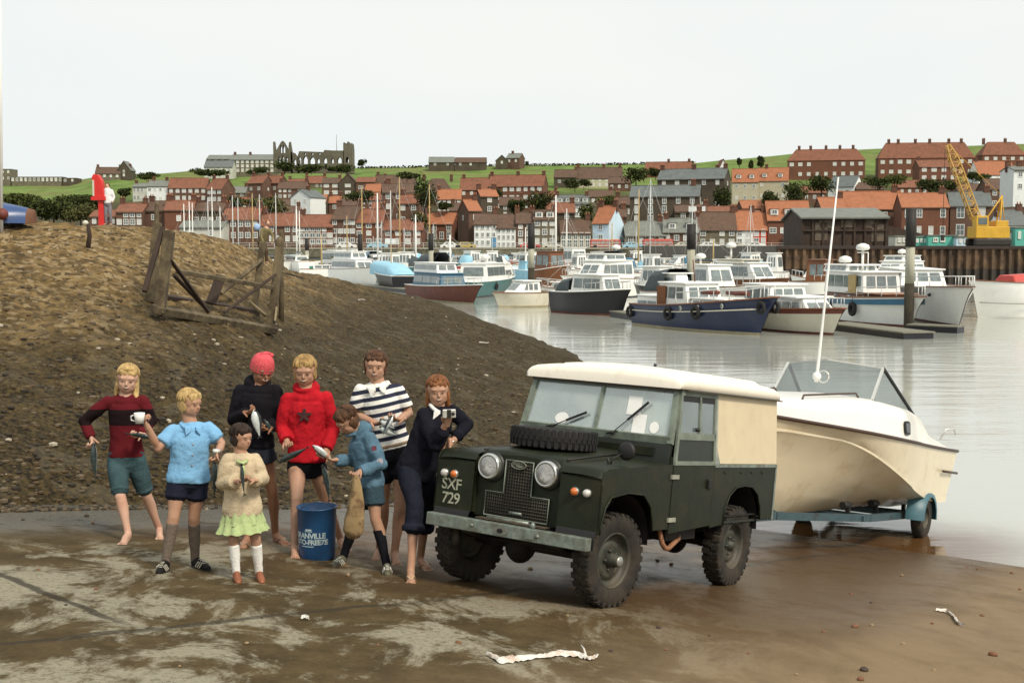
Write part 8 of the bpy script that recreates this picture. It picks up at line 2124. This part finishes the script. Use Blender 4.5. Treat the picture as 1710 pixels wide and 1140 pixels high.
# two far figures on the bank
def far_person(px, yhead, yfeet, t, label, topm, legm, hairm, pose):
    b = U(px, yfeet, t); H = (yfeet - yhead) / F * t; s = H / 1.75
    r = empty('person', b, pose.get('rz', 0), label, 'person')
    hip = V(pose.get('hip', (0, 0, .9))) * s; nk = V(pose.get('neck', (0, 0, 1.45))) * s; hd = V(pose.get('head', (0, 0, 1.62))) * s
    mb = MB()
    for q in (-1, 1):
        kn = V((q * .09 + pose.get('knx', 0), pose.get('kny', -.03), pose.get('knz', .48))) * s; limb(mb, [hip + V((q * .08, 0, 0)) * s, kn, V((q * .11, .03, .05)) * s, V((q * .12, -.14, .03)) * s], [.085 * s, .055 * s, .038 * s, .035 * s])
        sh = nk + V((q * .17, 0, -.04)) * s; el = nk + V(pose['el'][0 if q < 0 else 1]) * s; ha = nk + V(pose['ha'][0 if q < 0 else 1]) * s; limb(mb, [sh, el, ha], [.05 * s, .04 * s, .03 * s]); mb.sph(ha, .045 * s)
    limb(mb, [hip, lerp(hip, nk, .5), nk], [.14 * s, .13 * s, .13 * s]); cap(mb, nk, hd, .05 * s, .05 * s); mb.sph(hd, V((.08, .10, .12)) * s); mb.sph(hd + V((0, -.1, -.02)) * s, .025 * s)
    for q in (-1, 1): mb.sph(hd + V((q * .035, -.09, .02)) * s, .012 * s)
    o = blob(mb, 'body', [SK['fair']], r, .02 * s + .005, 3); 
    def rel_blob(fn, nm, mt):
        m2 = MB(); fn(m2); r0 = r.location.copy(); q = blob(m2, nm, [mt], r, .02 * s + .005, 2, .006, 9.); 
        for v in q.data.vertices: v.co += r0
        return q
    for v in o.data.vertices: v.co += r.location
    def tp(m2):
        limb(m2, [lerp(hip, nk, .1), lerp(hip, nk, .5), lerp(hip, nk, .95)], [.17 * s, .16 * s, .15 * s])
        for q in (-1, 1): sh = nk + V((q * .17, 0, -.04)) * s; el = nk + V(pose['el'][0 if q < 0 else 1]) * s; ha = nk + V(pose['ha'][0 if q < 0 else 1]) * s; limb(m2, [sh, el, lerp(el, ha, .8)], [.07 * s, .055 * s, .045 * s])
    rel_blob(tp, 'jacket', topm)
    def lg(m2):
        limb(m2, [hip, hip + V((0, 0, .1)) * s], [.16 * s, .15 * s])
        for q in (-1, 1): kn = V((q * .09 + pose.get('knx', 0), pose.get('kny', -.03), pose.get('knz', .48))) * s; limb(m2, [hip + V((q * .08, 0, 0)) * s, kn, V((q * .11, .03, .10)) * s], [.10 * s, .075 * s, .06 * s])
    rel_blob(lg, 'trousers', legm)
    rel_blob(lambda m2: (m2.sph(hd + V((0, .03, .03)) * s, V((.095, .11, .12)) * s), m2.sph(hd + V((0, .06, -.05)) * s, V((.08, .06, .09)) * s)), 'hair', hairm)
    return r, s
TPR = 52.
far_person(181, 306, 376, TPR, 'distant person in a white shirt standing by the red life ring post', fabric('far_white', (.72, .74, .74)), fabric('far_grey', (.20, .19, .21)), HM['brown'], dict(el=((-.32, -.05, -.18), (.26, 0, -.3)), ha=((-.5, -.12, -.12), (.22, -.1, -.5))))
tb_ = G(438, 440).y
r_, s_ = far_person(441, 366, 440, tb_, 'hunched man in a khaki jacket with a pale blue hood behind the timber frame', fabric('far_khaki', (.19, .16, .08)), fabric('far_brown', (.09, .06, .035)), HM['ginger'], dict(hip=(-.05, .1, .82), neck=(.05, -.15, 1.34), head=(.10, -.22, 1.58), el=((-.22, -.05, -.28), (.24, -.1, -.28)), ha=((-.18, -.2, -.52), (.15, -.25, -.55)), rz=.5))
mb = MB(); mb.sph(V((-.24, .05, 1.42)) * s_, V((.13, .12, .15)) * s_, 0, 12, 8); mb.build('pale_blue_hood', fabric('hood_pale_blue', (.32, .46, .68)), r_)
# ---------------------------------------------------------------- things on the bank and slipway
wd = M('old_timber', (.15, .115, .062), .9, .3, 3., dirt=(.055, .038, .02), dscale=2.5, dlo=.42, dhi=.6, stretch=(3, 3, .5), bump=.4)
wdk = M('dark_timber', (.035, .02, .012), .85, .4, 3., bump=.3)
wpl = M('pale_timber', (.30, .24, .14), .9, .25, 3., bump=.3)
def timber_frame():
    gl, gr_ = G(266, 519), G(453, 553); tl, tr = gl.y - .55, gr_.y - .45
    def fr(px, py, back=0): return U(px, py, lerp(tl, tr, (px - 266) / 187.) + back)
    r = empty('timber_cradle', gl, 0, 'derelict timber cradle of weathered posts and crossed braces on the shingle bank', 'cradle')
    o = gl
    def pc(a, b, w, name, mt, back=0, back2=None, w2=None):
        m = MB(); m.bar(fr(*a, back) - o, fr(*b, back if back2 is None else back2) - o, w, w2 or w, up=(0, 1, .01)); return m.build(name, mt, r, bevel=.012)
    k = 2080 / tl
    pc((283, 386), (266, 524), 17 / k, 'post', wd); pc((467, 412), (452, 556), 15 / k, 'post', wd)
    pc((263, 372), (250, 505), 14 / k, 'post', wd, 1.4); pc((439, 404), (425, 512), 12 / k, 'post', wd, 1.4)
    pc((258, 516), (458, 551), 13 / k, 'sill_beam', wd, w2=.16); pc((275, 498), (430, 522), 14 / k, 'sill_beam', wdk, 1.4)
    pc((296, 453), (456, 480), 8 / k, 'cross_rail', wd, -.05)
    pc((284, 433), (348, 521), 6 / k, 'brace', wdk, -.12); pc((290, 459), (345, 516), 6 / k, 'brace', wdk, -.05)
    pc((461, 458), (374, 522), 5 / k, 'brace', wdk, -.12); pc((437, 434), (368, 490), 8 / k, 'brace', wd, 1.3)
    pc((272, 380), (241, 487), 8 / k, 'leaning_beam', wdk, .25); pc((369, 460), (352, 507), 19 / k, 'plank', wdk, .5, w2=.05)
    pc((415, 503), (443, 527), 6 / k, 'short_brace', wpl, .3); pc((462, 512), (459, 536), 4 / k, 'short_brace', wpl, -.2)
    m = MB(); m.sph(fr(467, 408) - o, (.09, .09, .16), 0, 8, 6); m.build('post_head', wd, r)
    pc((463, 452), (510, 465), 4 / k, 'thin_rail', wd, .2)
timber_frame()
def posts():
    for (a, b, w, lb, mt, t) in (((262, 336), (258, 392), 9, 'rotten post behind the left end of the timber frame', wd, 24.), ((470, 384), (468, 420), 9, 'rotten post behind the right end of the timber frame', wd, 27.)):
        p, q = U(*a, t), U(*b, t); q.z = bank_z(q.x, q.y) - .1; r = empty('rotten_post', q, 0, lb, 'post'); m = MB(); k = w / F * t / 2; m.tube([(0, 0, 0), (p - q) * .5, (p - q) * .96, (p - q)], [k, k * .95, k * .85, k * .5], 8); m.build('stake', mt, r)
    g = G(146, 412); p = U(147, 374, g.y); r = empty('short_stake', g, 0, 'short leaning stake with a cream top on the crest of the shingle', 'stake')
    m = MB(); m.tube([(0, 0, -.1), (p - g) * .5 + V((.04, 0, 0)), (p - g)], [.05, .045, .035], 7); s = m.build('stake', wdk, r); m = MB(); m.sph(p - g + V((-.05, 0, .02)), (.06, .05, .05), 0, 8, 6); m.build('cream_float', PM['cream'], s)
    # red life ring post
    t = TPR; f = U(170, 378, t); k = t / F; r = empty('life_ring_post', f, 0, 'tall red life ring post with a hooded red housing on the skyline', 'life ring post')
    red = M('post_red', (.60, .025, .02), .5, .12, 2.)
    X = lambda px: (px - 170) * k; Z = lambda py: (376 - py) * k
    m = MB(); m.rbox((X(166), -.12, -1), (X(175), .12, Z(330))); m.build('post', red, r, bevel=.02)
    m = MB(); m.prism([(X(x), -.18, Z(y)) for x, y in ((160, 328), (178, 328), (174, 302), (168, 291), (160, 290), (157, 296))], (0, .36, 0)); h_ = m.build('housing', red, r, bevel=.03)
    m = MB(); m.rbox((X(156), -.22, Z(333)), (X(180), .22, Z(327))); m.build('shelf', red, h_)
    m = MB(); m.prism([(X(x), -.20, Z(y)) for x, y in ((158.5, 326), (161.5, 326), (161.5, 300), (158.5, 300))], (0, .03, 0)); m.build('white_edge', PM['cream'], h_)
    # white cloth or pole at the left edge plus upturned boat
    t = 25.5; a = U(-70, 372, t); b = U(47, 386, t - .4); r = empty('upturned_boat', (a.x, a.y, bank_z(a.x, a.y)), 0, 'upturned blue dinghy with a brown stem at the left edge of the shingle crest', 'dinghy')
    m = MB(); L_ = b.x - a.x; rows = []
    for i in range(13):
        u = i / 12; w = .55 * (1 - max(0, (u - .35) / .65) ** 2 * .85); hh = .50 * (1 - .45 * u ** 2); zz = .0
        rows.append([V((L_ * u, w * cos(an), zz + hh * sin(an) ** .8 if sin(an) > 0 else 0)) for an in [pi * j / 12 for j in range(13)]])
    m.grid(rows[:12]); o_ = m.build('hull', M('dinghy_blue', (.035, .075, .20), .35, .15, 3.), r)
    m = MB(); m.grid(rows[11:]); o = len(m.v); m.v += rows[-1]; m.f.append([o + j for j in range(13)]); m.m.append(0); m.sm.append(False); m.build('stem', M('stem_brown', (.14, .06, .03), .7), r)
    m = MB(); m.tube([rows[i][3] + V((0, 0, .02)) for i in range(11)], .02, 5); m.build('rubbing_strip', PM['strip'], r)
    m = MB(); m.lathe([(.0, -.03), (.13, -.03), (.15, 0)], (L_ * .60, -.50, .14), 'y', 16); m.build('white_disc', whitep, r)
    p = U(1, 345, 25.); q = U(-1, -60, 25.); p.z = bank_z(p.x, p.y); r = empty('white_pole', p, 0, 'plain white pole rising out of the picture at the left edge', 'pole'); m = MB(); m.tube([(0, 0, -.2), q - p], [.034, .028], 10); m.build('shaft', whitep, r); m = MB(); m.sph((.03, 0, .35), .12, 0, 10, 8); m.build('pole_collar', M('collar_maroon', (.14, .03, .02), .6), r)
posts()
def bucket():
    c = G(530, 930); t = c.y; k = t / F; rt, rb, h = 33.5 * k, 29.5 * k, 88 * k
    r = empty('bucket', c, 0, 'blue metal drum bucket with white lettering standing in front of the teenagers', 'bucket')
    bl = M('drum_blue', (.015, .075, .19), .4, .15, 6., dirt=(.02, .05, .11), dscale=6.)
    m = MB(); m.lathe([(0, .004), (rb, .004), (rb * 1.02, .012), (lerp(rb, rt, .5), h * .5), (rt * .985, h - .012), (rt, h - .010), (rt, h), (rt * .97, h), (rt * .95, h * .6), (rb * .96, .02), (0, .02)], (0, 0, 0), 'z', 48); m.build('drum', bl, r)
    m = MB(); m.tube([(rt * cos(a), rt * sin(a), h) for a in [2 * pi * i / 48 for i in range(49)]], .006, 6); m.build('rim', bl, r)
    m = MB(); m.tube([(rt * 1.01 * cos(a), rt * 1.01 * sin(a), h * .96 - .10 * sin(pi * (a + .3) / 2.2) ** 1) for a in [-.3 - i * .11 for i in range(1, 20)]], .004, 5); m.build('handle', M('wire', (.12, .13, .14), .4, metal=.6), r)
    lt = M('letter_pale', (.50, .62, .62), .6, .1)
    def warp(z0, ang0):
        def f(co):
            R_ = lerp(rb, rt, (z0 + co.y) / h) + .0015 + max(0, co.z) * .2; a = radians(ang0) + co.x / R_; return V((R_ * cos(a), R_ * sin(a), z0 + co.y))
        return f
    for txt, sz, z0 in (('GRANVILLE', .068, h * .50), ('AUTO-FREEZE', .062, h * .375)):
        put_text(txt, sz, lt, None, r, .0022, 'lettering', .92, .0008, warp(z0, -110))
    m = MB()
    for z0, z1, a0, a1 in ((h * .585, h * .60, -120, -96), (h * .61, h * .635, -118, -98), (h * .29, h * .305, -135, -92)):
        rw = []
        for i in range(9): a = radians(lerp(a0, a1, i / 8)); rw.append((a,))
        m.grid([[V(((lerp(rb, rt, z / h) + .0018) * cos(a[0]), (lerp(rb, rt, z / h) + .0018) * sin(a[0]), z)) for a in rw] for z in (z0, z1)])
    m.build('printed_lines', lt, r)
bucket()
def litter():
    rg = M('rag_white', (.66, .64, .58), .9, .12, 12., bump=.4, dirt=(.42, .26, .16), dscale=9., dlo=.5, dhi=.68)
    def rag(pts, ws, label, fork=None):
        P_ = [G(*p) for p in pts]; o = P_[0]; r = empty('white_rag', o, 0, label, 'rag')
        m = MB(); Q = []; W_ = []
        rr_ = random.Random(len(pts) * 7)
        n = 7
        for i in range(len(P_) - 1):
            for k in range(n):
                q = lerp(P_[i], P_[i + 1], k / n) - o; w = lerp(ws[i], ws[i + 1], k / n) * rr_.uniform(.75, 1.3); Q.append(q + V((0, 0, .012))); W_.append(w)
        Q.append(P_[-1] - o + V((0, 0, .01))); W_.append(ws[-1])
        rows = []
        for q, w in zip(Q, W_):
            rows.append([q + V((rr_.uniform(-.006, .006), y * w, .018 * (1 - abs(y)) + rr_.uniform(0, .010))) for y in (-1, -.6, -.2, .2, .6, 1)])
        m.grid(rows); m.build('cloth', rg, r)
        if fork: m = MB(); a, b = G(*fork[0]) - o, G(*fork[1]) - o; m.tube([a + V((0, 0, .02)), lerp(a, b, .5) + V((.004, 0, .03)), b + V((0, 0, .03))], [.008, .006, .003], 6); m.build('loose_thread', rg, r)
    rag([(813, 1093), (835, 1103), (870, 1100), (905, 1097), (935, 1092), (965, 1096), (985, 1101), (999, 1098)], [.010, .062, .045, .018, .055, .05, .025, .016], 'long twisted white rag lying on the slipway in front of the car', ((978, 1096), (970, 1083)))
    rag([(1562, 1020), (1580, 1022), (1592, 1030), (1600, 1042), (1610, 1046)], [.016, .055, .05, .055, .018], 'short crumpled white rag on the slipway at the right')
    rag([(503, 1033), (510, 1032), (516, 1035)], [.012, .03, .01], 'small white paper scrap near the slab joint')
    rag([(800, 572), (812, 573), (816, 573)], [.03, .06, .03], 'white plastic scrap low on the shingle beyond the car')
    rag([(598, 501), (604, 500), (610, 501)], [.03, .08, .03], 'white scrap on the shingle slope below the light blue covered boat')
    g = G(1150, 583); 
    # stones one can pick out
    S_ = [(1443, 1118, 17), (1437, 1133, 14), (1508, 1074, 9), (1658, 1094, 15), (1428, 1046, 14), (1456, 1044, 7), (1375, 1055, 7), (1421, 991, 7), (1454, 1006, 6), (1506, 960, 6), (1615, 947, 5), (1632, 950, 5), (1690, 957, 7), (1703, 984, 6), (1640, 1028, 8), (1557, 1040, 7), (1100, 1047, 9), (1111, 1084, 6), (885, 950, 10), (766, 1072, 12), (631, 1077, 7), (412, 1072, 8), (581, 960, 9), (160, 982, 7), (65, 950, 7), (145, 862, 10), (38, 868, 7), (155, 874, 8), (110, 1010, 6), (1098, 936, 8), (1121, 942, 8), (948, 1026, 6), (437, 1030, 6), (1020, 1085, 8), (1250, 1090, 6), (1185, 1060, 5), (1560, 1118, 8), (1330, 1125, 7), (300, 1110, 6), (820, 1010, 5)]
    cols = [M('pebble_rust', (.17, .075, .035), .8, .3, 20.), M('pebble_dark', (.05, .032, .02), .8, .3, 20.), M('pebble_tan', (.26, .18, .09), .8, .3, 20.)]
    meshes = []; rr_ = random.Random(9)
    for v in range(3):
        m = MB(); m.sph((0, 0, 0), 1, 0, 12, 8); m.v = [q * (1 + .28 * noise.noise(q * 1.3 + V((v * 5, 0, 0)))) for q in m.v]; 
        for c in cols: meshes.append(m.mesh('stone', c))
    seen = {}; LM = [(905, 1100, 'long twisted rag'), (1590, 1032, 'short crumpled rag'), (1010, 1015, 'near front wheel'), (1215, 965, 'near rear wheel'), (775, 966, 'far front wheel'), (530, 935, 'blue bucket'), (205, 905, 'barefoot girl in maroon'), (415, 975, 'small girl in cream cardigan'), (512, 1033, 'white paper scrap'), (1705, 950, 'water edge at the right'), (60, 860, 'shingle foot at far left'), (1445, 1130, 'lower right foreground'), (1700, 1100, 'lower right corner'), (260, 1100, 'lower left foreground')]
    for i, (px, py, w) in enumerate(S_):
        q = G(px, py); t = q.y; s = w / F * t / 2; o = bpy.data.objects.new('stone', rr_.choice(meshes)); C.objects.link(o)
        o.location = q + V((0, 0, s * .35)); o.scale = (s, s * rr_.uniform(.7, 1), s * rr_.uniform(.5, .7)); o.rotation_euler = (0, 0, rr_.uniform(0, 6))
        ci = cols.index(o.data.materials[0]); lm = min(LM, key=lambda l: (l[0] - px) ** 2 + ((l[1] - py) * 1.5) ** 2); dx, dy = px - lm[0], py - lm[1]
        side = ('right of' if dx > 0 else 'left of') if abs(dx) > abs(dy) * 1.2 else ('in front of' if dy > 0 else 'beyond')
        base = '%s %s stone %s the %s' % ('large' if w > 12 else ('medium' if w > 7 else 'tiny'), ('rust brown', 'dark', 'tan')[ci], side, lm[2])
        seen[base] = seen.get(base, 0) + 1
        if seen[base] > 1: base += ', ' + ('slightly farther out', 'farther out again', 'farthest out')[min(2, seen[base] - 2)]
        tag(o, base, 'stone', 'loose stones on the slipway')
litter()
